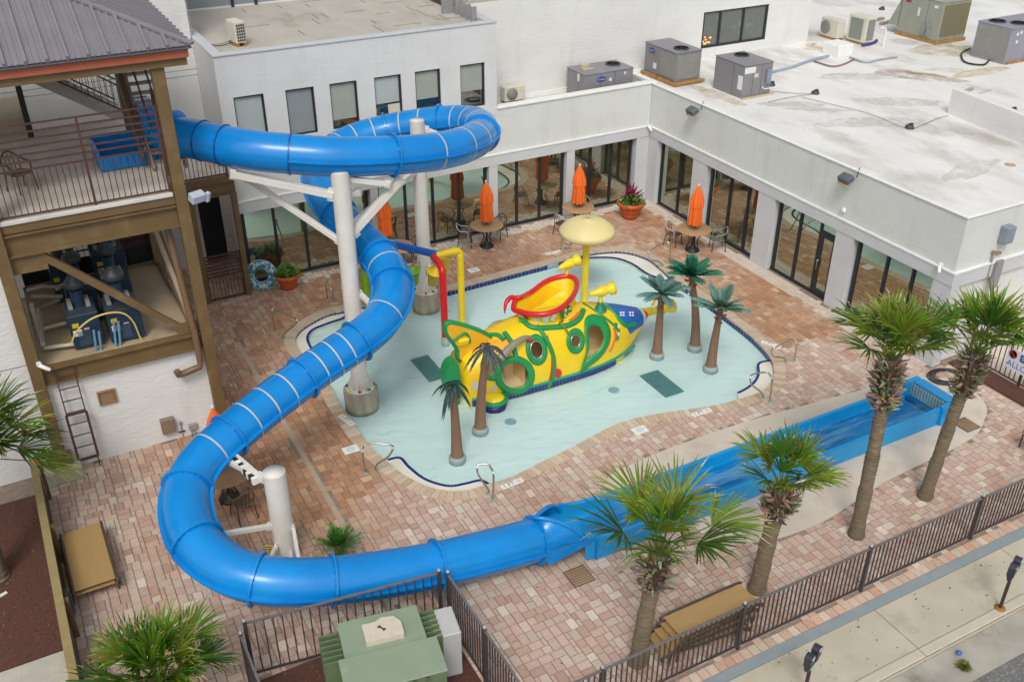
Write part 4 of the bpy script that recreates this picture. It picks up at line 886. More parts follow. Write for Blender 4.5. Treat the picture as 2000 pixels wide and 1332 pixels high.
# ================================================================== SUBMARINE PLAY STRUCTURE
sub = thing('submarine_play_house', 'bright yellow cartoon submarine play house with green trimmed doors standing in the pool', 'play structure', (-9.8, -8.85, 0))
ST = [(-12.42, .70, 1.12, -.45, -8.86), (-12.2, .76, 1.24, -.45, -8.86), (-11.8, .84, 1.36, -.45, -8.86), (-11.3, .90, 1.50, -.45, -8.86), (-10.6, .93, 1.66, -.45, -8.86), (-9.9, .95, 1.70, -.45, -8.86), (-9.2, .95, 1.66, -.45, -8.86), (-8.6, .93, 1.60, -.45, -8.86), (-8.1, .86, 1.52, -.45, -8.86), (-7.6, .74, 1.38, -.35, -8.85), (-7.1, .58, 1.20, .02, -8.82), (-6.7, .43, 1.04, .30, -8.8), (-6.35, .28, .90, .50, -8.8), (-6.2, .16, .84, .62, -8.8)]
def sinterp(u):
    u = min(max(u, 0), .99999) * (len(ST) - 1); i = int(u); t = u - i; g = lambda j: ST[min(max(j, 0), len(ST) - 1)]
    return [(.5 * ((2 * p1) + (-p0 + p2) * t + (2 * p0 - 5 * p1 + 4 * p2 - p3) * t * t + (-p0 + 3 * p1 - 3 * p2 + p3) * t ** 3)) for p0, p1, p2, p3 in zip(g(i - 1), g(i), g(i + 1), g(i + 2))]
def hullp(u, a, off=0.0):   # a: 0 near base .. 1 far base over the top
    x, hw, zt, zb, yc = sinterp(u); zc = zb + (zt - zb) * .42; hw += off; zt += off
    th = math.pi * (-.22 + 1.44 * a)
    c, s_ = math.cos(th), math.sin(th)
    yy = -hw * math.copysign(abs(c) ** .82, c)
    z = zc + (zt - zc) * abs(s_) ** .9 if s_ > 0 else zc + (zb - zc) * (-s_ / math.sin(math.pi * .22))
    if s_ < 0: yy = -math.copysign(hw * (1 - .10 * (-s_ / .64) ** 2), c)
    return V((x, yc + yy, z))
NU, NA = 210, 150
grid = [[hullp(i / NU, j / NA) for j in range(NA + 1)] for i in range(NU + 1)]
hv = [p for r in grid for p in r]; hf = [(i * (NA + 1) + j, (i + 1) * (NA + 1) + j, (i + 1) * (NA + 1) + j + 1, i * (NA + 1) + j + 1) for i in range(NU) for j in range(NA)]
bvh = BVHTree.FromPolygons(hv, hf)
def hit(px, py, off=.0):
    d = ray(px, py).normalized(); loc, nrm, idx, dist = bvh.ray_cast(CAM, d)
    if loc is None: loc, nrm, idx, dist = bvh.find_nearest(GY(px, py, -8.9))
    if nrm.dot(d) > 0: nrm = -nrm
    return loc + nrm * off
def proj(p):
    d = RC.transposed() @ (p - CAM); return (1000 + FPX * d.x / -d.z, 666 - FPX * d.y / -d.z)
def ell(cx, cy, a, b, rot=0, n=28):
    r = R_(rot); return [(cx + a * math.cos(t) * math.cos(r) - b * math.sin(t) * math.sin(r), cy + a * math.cos(t) * math.sin(r) + b * math.sin(t) * math.cos(r)) for t in (2 * math.pi * k / n for k in range(n))]
door1 = ell(1005, 733, 28, 27, 0); door2 = [(1148,640),(1155,633),(1166,634),(1176,642),(1181,656),(1178,672),(1168,687),(1153,699),(1142,708),(1146,692),(1150,676),(1148,658)]
port1 = ell(1048, 683, 13, 19, -8); port2 = ell(1124, 666, 10, 14, 0); port3 = ell(959, 717, 14, 18, -10)
holes = [door1, door2, port1, port2, port3]
blue_nose = [(1188,586),(1262,597),(1250,618),(1236,634),(1222,632),(1205,615)]
orange_p = [(955,668),(990,655),(1000,700),(975,690),(962,700)]
hullc = MB(); hullc.s = True
ob = random.Random(9)
keepf = []; cols = []
YC, OC, BC, RC2, SC = (.86, .585, .008), (.88, .30, .02), (.01, .13, .50), (.62, .03, .02), (.52, .5, .42)
for f in hf:
    c = (hv[f[0]] + hv[f[2]]) / 2; q = proj(c); near = c.y < -8.7 or c.z > 1.0
    if near and any(inside(q[0], q[1], h) for h in holes) and (CAM - c).dot((hv[f[1]] - hv[f[0]]).cross(hv[f[3]] - hv[f[0]])) != 0 and c.y < -8.6: continue
    col = YC
    n_ = mnoise.noise(c * 1.3) * .5 + .5
    if c.x < -11.4: k = max(0, min(1, (n_ - .35) * 1.8)) * .8; col = tuple(a * (1 - k) + b * k for a, b in zip(YC, OC))
    if inside(q[0], q[1], orange_p): col = tuple(a * .3 + b * .7 for a, b in zip(YC, OC))
    if c.x > -7.55 + .55 * (1.3 - c.z) and c.z > .55: col = BC
    if c.x > -6.45: col = (.7, .7, .68)
    if c.x > -6.33: col = RC2
    if c.x < -11.7 and c.y < -9.1 and mnoise.noise(c * 3.1 + V((3, 1, 2))) > .12 and .2 < c.z < 1.0: col = SC
    keepf.append(f); cols.append(col)
hullc.add(hv, keepf, cols)
hullc.add([grid[0][j] for j in range(NA + 1)], [tuple(range(NA + 1))], [YC])
hb = hullc.build('hull', attr_g, sub, world=True)
sd_ = hb.modifiers.new('shell', 'SOLIDIFY'); sd_.thickness = .05; sd_.offset = -1
# inner lining floor and partitions
m = MB(); m.bx(-12.3, -7.7, -9.50, -8.2, -.44, -.02); m.build('inner_floor', mat('cream_inner', (.80, .66, .42), .6, .1), sub, world=True)
m = MB(); m.bx(-12.2, -7.7, -8.86, -8.80, -.02, 1.15); m.bx(-10.75, -10.68, -9.45, -8.86, -.02, 1.2); m.build('partition', mat('cream_wall', (.80, .60, .32), .6, .1), sub, world=True)
def trim(pxs, r, name, mt, closed=True, off=.0, par=None, flat=None):
    w_ = [hit(x, y, off) for x, y in pxs]
    if len(pxs) < 20: w_ = smooth(w_, 4, closed)
    if closed: w_ = w_ + [w_[0], w_[1]]
    m = MB(); m.tube(w_, r, 8); return m.build(name, mt, par or sub, world=True)
def grow(pl, k):
    cx = sum(p[0] for p in pl) / len(pl); cy = sum(p[1] for p in pl) / len(pl); return [(cx + (p[0] - cx) * k, cy + (p[1] - cy) * k) for p in pl]
def band(pl, k0, k1, name, mt, th=.05):     # raised flat collar between two scaled outlines
    a = [hit(*p, off=.01) for p in grow(pl, k0)]; b = [hit(*p, off=.01) for p in grow(pl, k1)]; n = len(a)
    cen = sum(a, V((0, 0, 0))) / n; nr = (CAM - cen).normalized(); vs = []
    for i in range(n):
        e = (a[i] - b[i]) * .22; vs += [a[i] - nr * .08, a[i] + nr * th * .8, (a[i] + b[i]) / 2 + nr * (th + .03), b[i] + nr * th * .8 - e * 0, b[i] - nr * .06]
    m = MB(); m.s = True; m.add(vs, [(i * 5 + k, i * 5 + k + 1, ((i + 1) % n) * 5 + k + 1, ((i + 1) % n) * 5 + k) for i in range(n) for k in range(4)]); return m.build(name, mt, sub, world=True)
def dense(pl, k=3): return [(p.x, p.y) for p in smooth([V((x, y)) for x, y in pl], k)]
band(door1, .93, 1.42, 'door_surround', grn_t, .06); band(dense(door2), .90, 1.55, 'door_surround', grn_t, .06)
for pt, k in ((port1, 1.62), (port2, 1.8), (port3, 1.5)): band(pt, .95, k, 'porthole_rim', grn_t, .04)
band(port1, .80, 1.0, 'porthole_ring', steel, .05); band(port2, .78, 1.0, 'porthole_ring', steel, .05)
trim([(1048,636),(1062,655),(1075,680),(1082,705),(1080,735),(1070,757)], .065, 'hull_band', grn_t, False); trim([(1068,655),(1077,690),(1077,725),(1070,752)], .028, 'hull_stripe', red_t, False)
trim([(985,650),(998,668),(1006,690),(1008,705)], .075, 'hull_band', grn_t, False)
trim([(1012,612),(1022,628),(1040,640),(1075,640),(1108,636),(1130,624),(1139,606)], .085, 'hull_band', grn_t, False)
trim([(1139,593),(1160,606),(1180,620),(1197,634),(1208,650),(1203,665)], .04, 'hull_band', grn_t, False)
trim([(1170,590),(1190,603),(1210,625),(1224,636),(1240,633)], .075, 'hull_band', grn_t, False)
trim([(1198,640),(1201,655),(1197,672),(1190,686)], .045, 'hull_stripe', mat('toy_orange', (.75, .14, .02), .4), False)
trim([(897,785),(902,750),(903,715),(896,690)], .12, 'tail_band', grn_t, False)
trim([(935,660),(955,655),(972,655),(985,665)], .07, 'tail_band', grn_t, False)
trim([(1202,632),(1207,640),(1209,650),(1206,662),(1202,652),(1200,640)], .035, 'bow_badge', grn_t)
# red dot, white windows and flowers
def disc_on(px, py, a, b, name, mt, rot=0, th=.03):
    e = [hit(x, y, th) for x, y in ell(px, py, a, b, rot, 20)]; c = hit(px, py, th + .02); e0 = [p + (c - p) * -.08 - (CAM - c).normalized() * -.0 for p in e]
    m = MB(); n = len(e); m.s = True; m.add([c] + e, [(0, i + 1, (i + 1) % n + 1) for i in range(n)]); m.s = False
    back = [p - (CAM - c).normalized() * (th + .02) for p in e]; m.add(e + back, [(i, (i + 1) % n, n + (i + 1) % n, n + i) for i in range(n)]); return m.build(name, mt, sub, world=True)
disc_on(1088, 728, 8.5, 9, 'red_button', red_t)
wht = mat('toy_white', (.75, .78, .8), .4, .05)
for x, y in ((1214, 614), (1232, 614)):
    for dx, dy in ((-2.6, -2.4), (2.6, -2.4), (-2.6, 2.4), (2.6, 2.4)): disc_on(x + dx, y + dy, 2.3, 2.0, 'flower_petal', wht)
for x, y in ((1205.5, 638), (1205.5, 652)): disc_on(x, y, 2, 4.2, 'badge_dash', wht, 0, .06)
# base tile strip following the hull at the waterline
m = MB()
for q in range(64):
    u0, u1 = .012 + q * .0125, .012 + (q + .93) * .0125
    if sinterp(u1)[0] > -7.65: break
    for z0, z1, off in ((-.2, -.03, .05),):
        P0, P1 = sinterp(u0), sinterp(u1); ya = P0[4] - P0[1] * .93 - off; yb = P1[4] - P1[1] * .93 - off
        m.col = (.01, .035, .22); m.add([(P0[0], ya, z0), (P1[0], yb, z0), (P1[0], yb, z1), (P0[0], ya, z1), (P0[0], ya + .08, z1 + .01), (P1[0], yb + .08, z1 + .01)], [(0, 1, 2, 3), (3, 2, 5, 4)])
m.build('tile_base', attr_g, sub, world=True)
m = MB(); sk = [V((sinterp(.01 + q * .02)[0], sinterp(.01 + q * .02)[4] - sinterp(.01 + q * .02)[1] * .95 - .03, .03)) for q in range(41)]; m.tube(sk, .045, 8); m.build('base_skirt', mat('toy_teal', (.01, .30, .18), .4), sub, world=True)
# tail end: flat stern, fin, propeller lobe
def plate(pxs, y, th, name, mt, k=3, par=None):
    pts_ = smooth([GY(a, b, y) for a, b in pxs], k); n = len(pts_); tr = tessellate_polygon([[V((p.x, p.z, 0)) for p in pts_]])
    m = MB(); m.add([p - V((0, th / 2, 0)) for p in pts_] + [p + V((0, th / 2, 0)) for p in pts_], [tuple(t) for t in tr] + [tuple(i + n for i in t)[::-1] for t in tr] + [(i, (i + 1) % n, (i + 1) % n + n, i + n) for i in range(n)]); return m.build(name, mt, par or sub, world=True, bevel=.03, seg=2), pts_
fin_px = [(872,633),(885,632),(915,640),(940,650),(958,664),(940,685),(922,696),(905,700),(895,697),(894,680),(884,664),(872,648)]
fin, fp_ = plate(fin_px, -8.95, .22, 'tail_fin', mat('toy_yellow_warm', (.84, .42, .012), .35, .1, 2))
m = MB(); m.tube(fp_ + fp_[:2], .095, 10); m.build('fin_rim', grn_t, fin, world=True)
m = MB(); bq = smooth([GY(x, y, -9.08) for x, y in [(886,665),(908,651),(917,662),(917,670)]], 4, False); m.tube(bq, .04, 8); m.build('fin_arch', grn_t, fin, world=True)
m = MB(); m.box(GY(905, 667, -9.1), (.32, .14, .22), 0, .3); m.build('fin_box', yel, fin, world=True, bevel=.04)
lobe, lp = plate([(884,700),(873,706),(866,720),(864,738),(870,760),(880,778),(893,782),(895,740),(892,712)], -9.15, .28, 'propeller_lobe', grn_t)
m = MB(); m.lathe([(.30, -.44), (.32, -.1), (.30, .1), (.2, .18), (.001, .2)], (GY(965, 780, -9.85).x, -9.85, 0), 20); m.build('bow_wave_foot', yel, sub, world=True)
m = MB(); c_ = V((GY(965, 780, -9.85).x, -9.85, .05)); m.tube([c_ + V((math.cos(t) * .33, math.sin(t) * .30, 0)) for t in (k * math.pi / 8 for k in range(17))], .07, 8); m.build('foot_rim', grn_t, sub, world=True)
m = MB(); m.lathe([(.34, -.2), (.36, -.04), (.30, -.03)], (c_.x, c_.y, 0), 16); m.build('foot_tiles', mat('cobalt_tile', (.012, .02, .17)), sub, world=True)
# conning tower: flared bowl
rim_px = [(1003,604),(1018,609),(1035,613),(1055,614),(1075,611),(1095,602),(1110,589),(1122,573),(1127,558),(1124,546),(1112,540),(1095,541),(1075,546),(1058,555),(1044,566),(1030,575),(1015,582),(1008,583)]
def rimz(x, y): return 2.02
rimw = [G(x, y, 1.92 + .18 * max(0, (x - 1000) / 130) + (.16 if k > 15 else (.0))) for k, (x, y) in enumerate(rim_px)]
rimw = smooth(rimw, 3); nrm_ = len(rimw)
cxr = sum((p.x for p in rimw)) / nrm_; cyr = sum((p.y for p in rimw)) / nrm_
low_px = [(1018,628),(1030,640),(1050,643),(1080,641),(1108,636),(1128,624),(1137,606),(1132,590)]
def tower(level):   # 0 rim .. 1 hull
    out = []
    for p in rimw:
        dx, dy = p.x - cxr, p.y - cyr; tx = cxr + dx * .86 + .10; ty = cyr + dy * .82 - .02; hh = None
        e = level; out.append(V((p.x + (tx - p.x) * min(1, e * 1.6), p.y + (ty - p.y) * min(1, e * 1.6), p.z + (1.28 - p.z) * e)))
    return out
rows = [tower(t) for t in (0, .12, .3, .6, 1)]; m = MB(); m.s = True
def loopskin(rows, m, c=None):
    n = len(rows[0]); m.add([p for r in rows for p in r], [(i * n + k, i * n + (k + 1) % n, (i + 1) * n + (k + 1) % n, (i + 1) * n + k) for i in range(len(rows) - 1) for k in range(n)], None)
m.col = (.86, .54, .012); loopskin(rows, m); ct = m.build('conning_tower', attr_g, sub, world=True)
m = MB(); m.s = True; inr = []
for sc_, dz in ((1, 0), (.93, -.12), (.88, -.35), (.80, -.50), (.76, -.52), (.45, -.60), (.0, -.60)): inr.append([V((cxr + (p.x - cxr) * sc_, cyr + (p.y - cyr) * sc_, (p.z if dz > -.2 else 2.02) + dz)) for p in rimw])
loopskin(inr, m); m.build('bowl', mat('bowl_yellow', (.74, .60, .02), .4, .1, 3), ct, world=True)
m = MB(); m.tube(rimw + rimw[:2], .075, 12); m.build('red_rim', red_t, ct, world=True)
m = MB(); a_ = rimw[-3]; horn = [a_, a_ + V((-.15, .02, .06)), a_ + V((-.33, -.05, .0)), a_ + V((-.42, -.12, -.16)), a_ + V((-.44, -.16, -.28))]; m.tube(smooth(horn, 4, False), [.07] * 8 + [.06, .055, .05, .045, .04, .03, .025, .02, .02], 10); m.build('rim_horn', red_t, ct, world=True)
cbvh = BVHTree.FromPolygons([p for r in rows for p in r], [(i * nrm_ + k, i * nrm_ + (k + 1) % nrm_, (i + 1) * nrm_ + (k + 1) % nrm_, (i + 1) * nrm_ + k) for i in range(4) for k in range(nrm_)])
def onct(px, py, off=.02):
    d = ray(px, py).normalized(); loc, n_, i_, ds = cbvh.ray_cast(CAM, d)
    if loc is None: return hit(px, py, off)
    if n_.dot(d) > 0: n_ = -n_
    return loc + n_ * off
def patch(pl, name, mt, off=.03):
    e = [onct(x, y, off) for x, y in pl]; c = sum(e, V((0, 0, 0))) / len(e); n = len(e); m = MB(); bk = [p - (CAM - c).normalized() * (off + .03) for p in e]
    m.add([c] + e + bk, [(0, i + 1, (i + 1) % n + 1) for i in range(n)] + [(i + 1, (i + 1) % n + 1, (i + 1) % n + 1 + n, i + 1 + n) for i in range(n)]); return m.build(name, mt, ct, world=True)
for pl in ([(1040,620),(1054,619),(1052,628),(1047,633),(1042,630)], [(1060,618),(1070,617),(1071,626),(1068,631),(1062,630),(1059,625)], [(1077,613),(1084,609),(1084,618),(1080,627),(1075,625)]): patch(pl, 'tower_window', mat('pale_window', (.6, .70, .80), .3))
patch(ell(1103, 610, 10, 16, 15), 'green_badge', grn_t, .05)
for a, b in ((1100, 603), (1107, 601), (1099, 614), (1106, 611)): patch(ell(a, b, 1.8, 3.4, 20, 10), 'badge_dash', wht, .09)
patch([(1011,607),(1024,612),(1034,620),(1036,630),(1024,622),(1012,612)], 'tower_scroll', red_t, .05); patch([(1013,609),(1022,612),(1031,619),(1026,618),(1016,613)], 'scroll_lace', mat('lace', (.7, .6, .4)), .08)
m = MB(); m.tube([onct(x, y, .03) for x, y in [(1036,636),(1050,638),(1075,636),(1098,631),(1118,625),(1131,612)]], .045, 8); m.build('red_base_band', mat('toy_orange', (.75, .14, .02), .4), ct, world=True)
# water jets / cannons
def cannon(base, zt, ax_, L_, label_name, stalk_c=yel):
    t = MB(); t.tube([base, base + V((0, 0, zt))], .06, 10); return t
cb = hit(1172, 604); m = MB(); m.lathe([(.20, 0), (.12, .12), (.08, .26)], cb - V((0, 0, .02)), 14); pc = m.build('cannon_foot', mat('toy_green_dark', (.01, .20, .12), .4), sub, world=True)
def gun(c, ax_, k=1.0):
    m = MB(); m.lathe([(.001, -.42 * k), (.08 * k, -.38 * k), (.11 * k, -.2 * k), (.17 * k, 0), (.19 * k, .12 * k), (.15 * k, .2 * k), (.15 * k, .28 * k), (.22 * k, .36 * k), (.23 * k, .5 * k), (.20 * k, .5 * k), (.16 * k, .36 * k), (.001, .3 * k)], c, 18, ax=ax_); return m
m = gun(cb + V((-.02, 0, .58)), (1, -.12, .10), .85); m.tube([cb + V((0, 0, .24)), cb + V((0, 0, .55))], .06, 10); m.build('water_cannon', yel, sub, world=True)
rp = rimw[int(nrm_ * .58)]; m = gun(rp + V((.02, .0, .38)), (1, .10, .12), .80); m.tube([rp, rp + V((0, 0, .34))], .05, 10); m.build('water_cannon', yel, sub, world=True)
nb = V((-6.25, -8.8, .72)); m = gun(nb + V((.62, 0, -.02)), (1, 0, .02), .95); m.tube([nb - V((.1, 0, 0)), nb + V((.35, 0, .0))], [.17, .12], 12); m.tube([nb + V((.35, .05, .15)), nb + V((.5, .1, .34)), nb + V((.25, .1, .38))], .05, 8); m.build('bow_cannon', yel, sub, world=True)
m = MB(); pcs = [hit(1092, 632, .05) + V((0, 0, .02)), hit(1100, 642, .10), hit(1110, 655, .06)]; m.tube(smooth([onct(1112, 622, .12)] + pcs, 3, False), .028, 8); m.build('hose_arm', mat('hose_olive', (.18, .2, .06), .5), sub, world=True)
for a, b, lab in ([(1009,676), (1032,664), 'x'], ): pass
m = MB(); ga = [GY(995, 630, -8.3), GY(980, 628, -8.3), GY(962, 634, -8.3), GY(950, 650, -8.3)]; m.tube(smooth(ga, 4, False), .05, 8); m.build('side_handle', mat('handle_grey', (.28, .26, .2), .4), sub, world=True)
hp = hit(1036, 662, .04); m = MB(); ga = [hp, hp + V((-.25, -.12, .16)), hp + V((-.7, -.25, .12)), hp + V((-1.15, -.35, -.12))]; m.tube(smooth(ga, 4, False), [.05 + .006 * k for k in range(13)], 8); m.build('side_handle', mat('handle_grey', (.28, .26, .2)), sub, world=True)
m = MB(); m.lathe([(.07, 0), (.08, .08), (.03, .12)], hp - V((.02, .02, .02)), 10, ax=(-.8, -.4, .4)); m.build('handle_knob', red_t, sub, world=True)
# ================================================================== MUSHROOM SPRAY
b = G(1141, 585, -.12); t = thing('mushroom_spray', 'pale yellow mushroom shaped water spray on a yellow pole beyond the submarine', 'water feature', (b.x, b.y, 0)); hM = 2.42
MB().tube([(0, 0, -.44), (0, 0, .05), (0, 0, hM + .1)], [.14, .11, .105], 20).build('pole', yel, t)
MB().lathe([(.001, .33), (.09, .327), (.1, .312), (.32, .295), (.56, .22), (.76, .09), (.86, -.02), (.88, -.04), (.88, -.19), (.85, -.20), (.6, -.1), (.1, .0)], (0, 0, hM), 48).build('cap', mat('cream_yellow', (.73, .61, .28), .5, .05, 2, col2=(.72, .64, .38), c2s=.8, coat=.2), t)
MB().lathe([(.05, 0), (.05, .02), (.03, .02)], (0, 0, hM + .327), 14).build('spray_cap', mat('cap_tan', (.4, .33, .15)), t)
# ================================================================== BUCKET ARCH
t = thing('spray_arch', 'blue, red, yellow and green pipe arch holding tipping buckets by the rear slide pole', 'water feature', (-11.4, -6, 0))
yb = G(903, 640, -.12); rb = G(870, 668, -.12); gb = G(718, 600, -.12)
def P3(x, y, Y): return GY(x, y, Y)
ytop = V((yb.x, yb.y, 2.72)); 
jn = GY(852, 499, (yb.y + rb.y) / 2 + .35)
yt0 = GY(893, 490, yb.y); m = MB(); m.tube(smooth([V((yb.x, yb.y, -.44)), V((yb.x, yb.y, yt0.z - .25)), V((yb.x - .03, yb.y, yt0.z - .04)), V((yb.x - .2, yb.y + .02, yt0.z))], 4, False) + [jn], .105, 16); m.build('yellow_pipe', yel, t, world=True)
rt1 = GY(864, 528, rb.y); rt0 = GY(836, 503, rb.y + .45); m = MB(); m.tube([V((rb.x, rb.y, .08)), V((rb.x, rb.y, rt1.z - .08)), rt1, rt1.lerp(jn, .5), jn - V((.1, .0, .02))], .105, 16); m.build('red_pipe', red_t, t, world=True)
m = MB(); m.tube([V((rb.x, rb.y, -.44)), V((rb.x, rb.y, .09))], .12, 14); m.build('pipe_base', mat('base_pale', (.45, .55, .52), .6), t, world=True)
gt_ = V((gb.x, gb.y, jn.z - .35)); m = MB(); m.tube([jn + V((.06, 0, .0)), jn.lerp(gt_ + V((0, 0, .25)), .55)], .115, 16); m.build('blue_pipe', mat('toy_blue', (.01, .10, .46), .3, .08, 2, coat=.2), t, world=True)
m = MB(); m.tube([jn.lerp(gt_ + V((0, 0, .25)), .55), gt_ + V((0, 0, .25)), gt_ + V((0, 0, .0)), V((gb.x, gb.y, -.44))], .12, 16); m.build('green_pipe', mat('toy_lime', (.22, .42, .01), .35, .1, 2), t, world=True)
# buckets
def bucket(px, py, Y, mt, lab, tilt, col):
    c = GY(px, py, Y); b = thing('tipping_bucket', lab, 'bucket', c, 0, 'tipping buckets under the spray arch'); m = MB(); prof = [(.001, -.24), (.13, -.24), (.21, .20), (.235, .20), (.235, .24), (.20, .24), (.12, -.21), (.001, -.21)]
    m.lathe(prof, (0, 0, 0), 24, ax=tilt); m.build('pail', mt, b); m = MB(); m.tube([V((-.22, 0, .1)), V((-.24, 0, .42)), V((.24, 0, .42)), V((.22, 0, .1))], .016, 6); m.build('hanger', steel, b); MB().tube([V((0, 0, .42)), V((0, 0, .60))], .012, 6).build('rod', steel, b)
bucket(807, 540, jn.y + .3, mat('toy_lime', (.2, .4, .01)), 'lime green tipping bucket beside the rear slide pole', (-.1, -.1, 1), 0)
bucket(847, 543, jn.y - .3, yel, 'lower yellow tipping bucket left of the red pipe', (.15, -.25, 1), 0)
bucket(868, 520, jn.y + .35, yel, 'upper yellow tipping bucket between the red and yellow pipes', (.2, .3, 1), 0)
# ================================================================== ARTIFICIAL PALMS
trunkf = mat('fake_trunk', (.22, .125, .08), .7, .12, 3, .5, 30, stretch=(1, 1, .2))
collar = mat('collar_grey', (.28, .33, .33), .6, .08)
def fake_palm(bpx, cpx, zc, lab, seed, L_, nf, droop, colr, rag=False):
    b = G(*bpx, -.12); c = G(*cpx, zc); t = thing('fake_palm', lab, 'artificial palm', (b.x, b.y, 0), 0, 'artificial palms in the pool'); r = random.Random(seed); top = c - V((b.x, b.y, 0))
    MB().lathe([(.22, -.44), (.22, -.10), (.185, -.035), (.16, -.03)], (0, 0, 0), 24).build('collar', collar, t)
    pth = smooth([V((0, 0, -.05)), V((top.x * .15, top.y * .15, top.z * .3)), V((top.x * .5, top.y * .5, top.z * .65)), top], 5, False); n = len(pth)
    MB().tube(pth, [.175 - .085 * min(1, (k / (n - 1)) * 1.25) ** .6 for k in range(n)], 16).build('trunk', trunkf, t)
    m = MB()
    for k in range(16):
        a = r.random() * 6.28; z = -.02 - r.random() * .42; q = top + V((math.cos(a) * .10, math.sin(a) * .10, z)); m.tube([q, q + V((math.cos(a) * .09, math.sin(a) * .09, r.uniform(-.02, .1)))], [.035, .012], 5)
    m.build('husk', mat('husk_brown', (.15, .08, .055), .9, .25, 8), t)
    m = MB()
    for f in range(nf):
        a = 6.283 * f / nf + r.uniform(-.25, .25); el_ = r.uniform(.30, 1.38) if not rag else r.uniform(.1, .9); Lf = L_ * r.uniform(.75, 1.08); pts_ = []; d = V((math.cos(a) * math.cos(el_), math.sin(a) * math.cos(el_), math.sin(el_)))
        for k in range(9): s_ = k / 8; pts_.append(top + d * Lf * s_ + V((0, 0, -droop * Lf * s_ * s_)))
        wid = L_ * (.135 if not rag else .10)
        fr_ = frames(pts_)
        for side in (-1, 1):
            for k in range(8):
                p0, p1 = pts_[k], pts_[k + 1]; b0 = (fr_[k][0].cross(V((0, 0, 1)))).normalized(); w0 = wid * (math.sin(math.pi * min(1, (k + .6) / 8.6)) ** .6 + .12); w1 = wid * (math.sin(math.pi * min(1, (k + 1.6) / 8.6)) ** .6 + .02) if k < 7 else .02
                for q in range(3):
                    s0, s1 = q / 3, (q + .86) / 3; A = p0.lerp(p1, s0); B = p0.lerp(p1, s1); ww = w0 + (w1 - w0) * q / 3; tp = (p1 - p0) * 1.2
                    fc = 1 + r.uniform(-.25, .25); m.col = tuple(x * fc for x in colr)
                    m.add([A, B, B + b0 * side * ww + tp - V((0, 0, ww * .35)), A + b0 * side * ww * .98 + tp * .8 - V((0, 0, ww * .35))], [(0, 1, 2, 3)])
        m.col = tuple(x * .7 for x in colr); m.tube(pts_, [.018] * 8 + [.004], 5)
    m.build('fronds', leafm, t)
fake_palm((1283,692), (1292,574), 2.05, 'artificial palm with thin grey green fronds beside the submarine bow, leftmost of the right three', 1, .90, 18, .30, (.15, .29, .26))
fake_palm((1357,677), (1350,538), 2.45, 'tallest artificial palm with a dense dark green crown near the right pool edge', 2, .95, 24, .28, (.03, .21, .12))
fake_palm((1388,718), (1408,602), 2.0, 'artificial palm with pale feathery fronds, rightmost in the pool', 3, .92, 18, .25, (.15, .30, .24))
fake_palm((938,838), (952,680), 2.50, 'artificial palm with limp dark fronds in front of the submarine portholes', 4, .58, 11, 1.0, (.09, .12, .11), True)
fake_palm((893,894), (884,752), 2.15, 'artificial palm with ragged drooping fronds at the submarine tail, nearest the camera', 5, .55, 12, 1.1, (.02, .08, .07), True)
# ================================================================== FURNITURE
tabm = mat('table_laminate', (.40, .245, .13), .45, .12, 14, col2=(.33, .21, .12), c2s=30)
def table(px, py, lab, r=.60, rz=0):
    b = G(px, py); t = thing('patio_table', lab, 'table', (b.x, b.y, 0), rz, 'round patio tables'); h = .80
    MB().lathe([(.02, 0), (r - .02, 0), (r, .012), (r, .03), (r - .015, .04), (.02, .04)], (0, 0, h), 48).build('tabletop', tabm, t)
    for k in range(4):
        a = k * math.pi / 2 + .5; m = MB(); m.tube([(math.cos(a) * .28, math.sin(a) * .28, .0), (math.cos(a) * .26, math.sin(a) * .26, .02), (math.cos(a) * .13, math.sin(a) * .13, .35), (math.cos(a) * .3, math.sin(a) * .3, h)], .018, 6); m.build('leg', rail_k, t)
    MB().lathe([(.001, 0.0), (.26, .0), (.24, .05), (.07, .09), (.04, .3), (.04, h)], (0, 0, 0.004), 20).build('pedestal', black_p, t); return t, b, h
def umbrella(b, lab, h0=1.02, h1=2.45, sw=0):
    t = thing('closed_umbrella', lab, 'umbrella', (b.x, b.y, 0), sw, 'closed orange umbrellas')
    MB().tube([(0, 0, .85), (0, 0, h1 + .02)], .02, 8).build('pole', mat('pole_bronze', (.2, .14, .09), .4), t)
    m = MB(); rf = lambda a, z: 1 + .16 * math.cos(8 * a + z * 1.3) + .05 * math.cos(3 * a + 1)
    m.lathe([(.225, 0), (.235, .03), (.205, .5), (.185, .78)], (0, 0, h0), 64, rf); m.lathe([(.235, .68), (.22, .9), (.13, 1.2), (.05, 1.38), (.02, 1.42)], (0, 0, h0), 64, rf); m.build('canopy', orange, t)
    MB().lathe([(.001, .1), (.028, .07), (.028, .03), (.015, 0)][::-1], (0, 0, h1 - .02), 10).build('finial', trim_w, t)
    MB().lathe([(.19, 0), (.195, .05), (.18, .06)], (0, 0, h0 - .045), 24).build('tie_band', black_p, t)
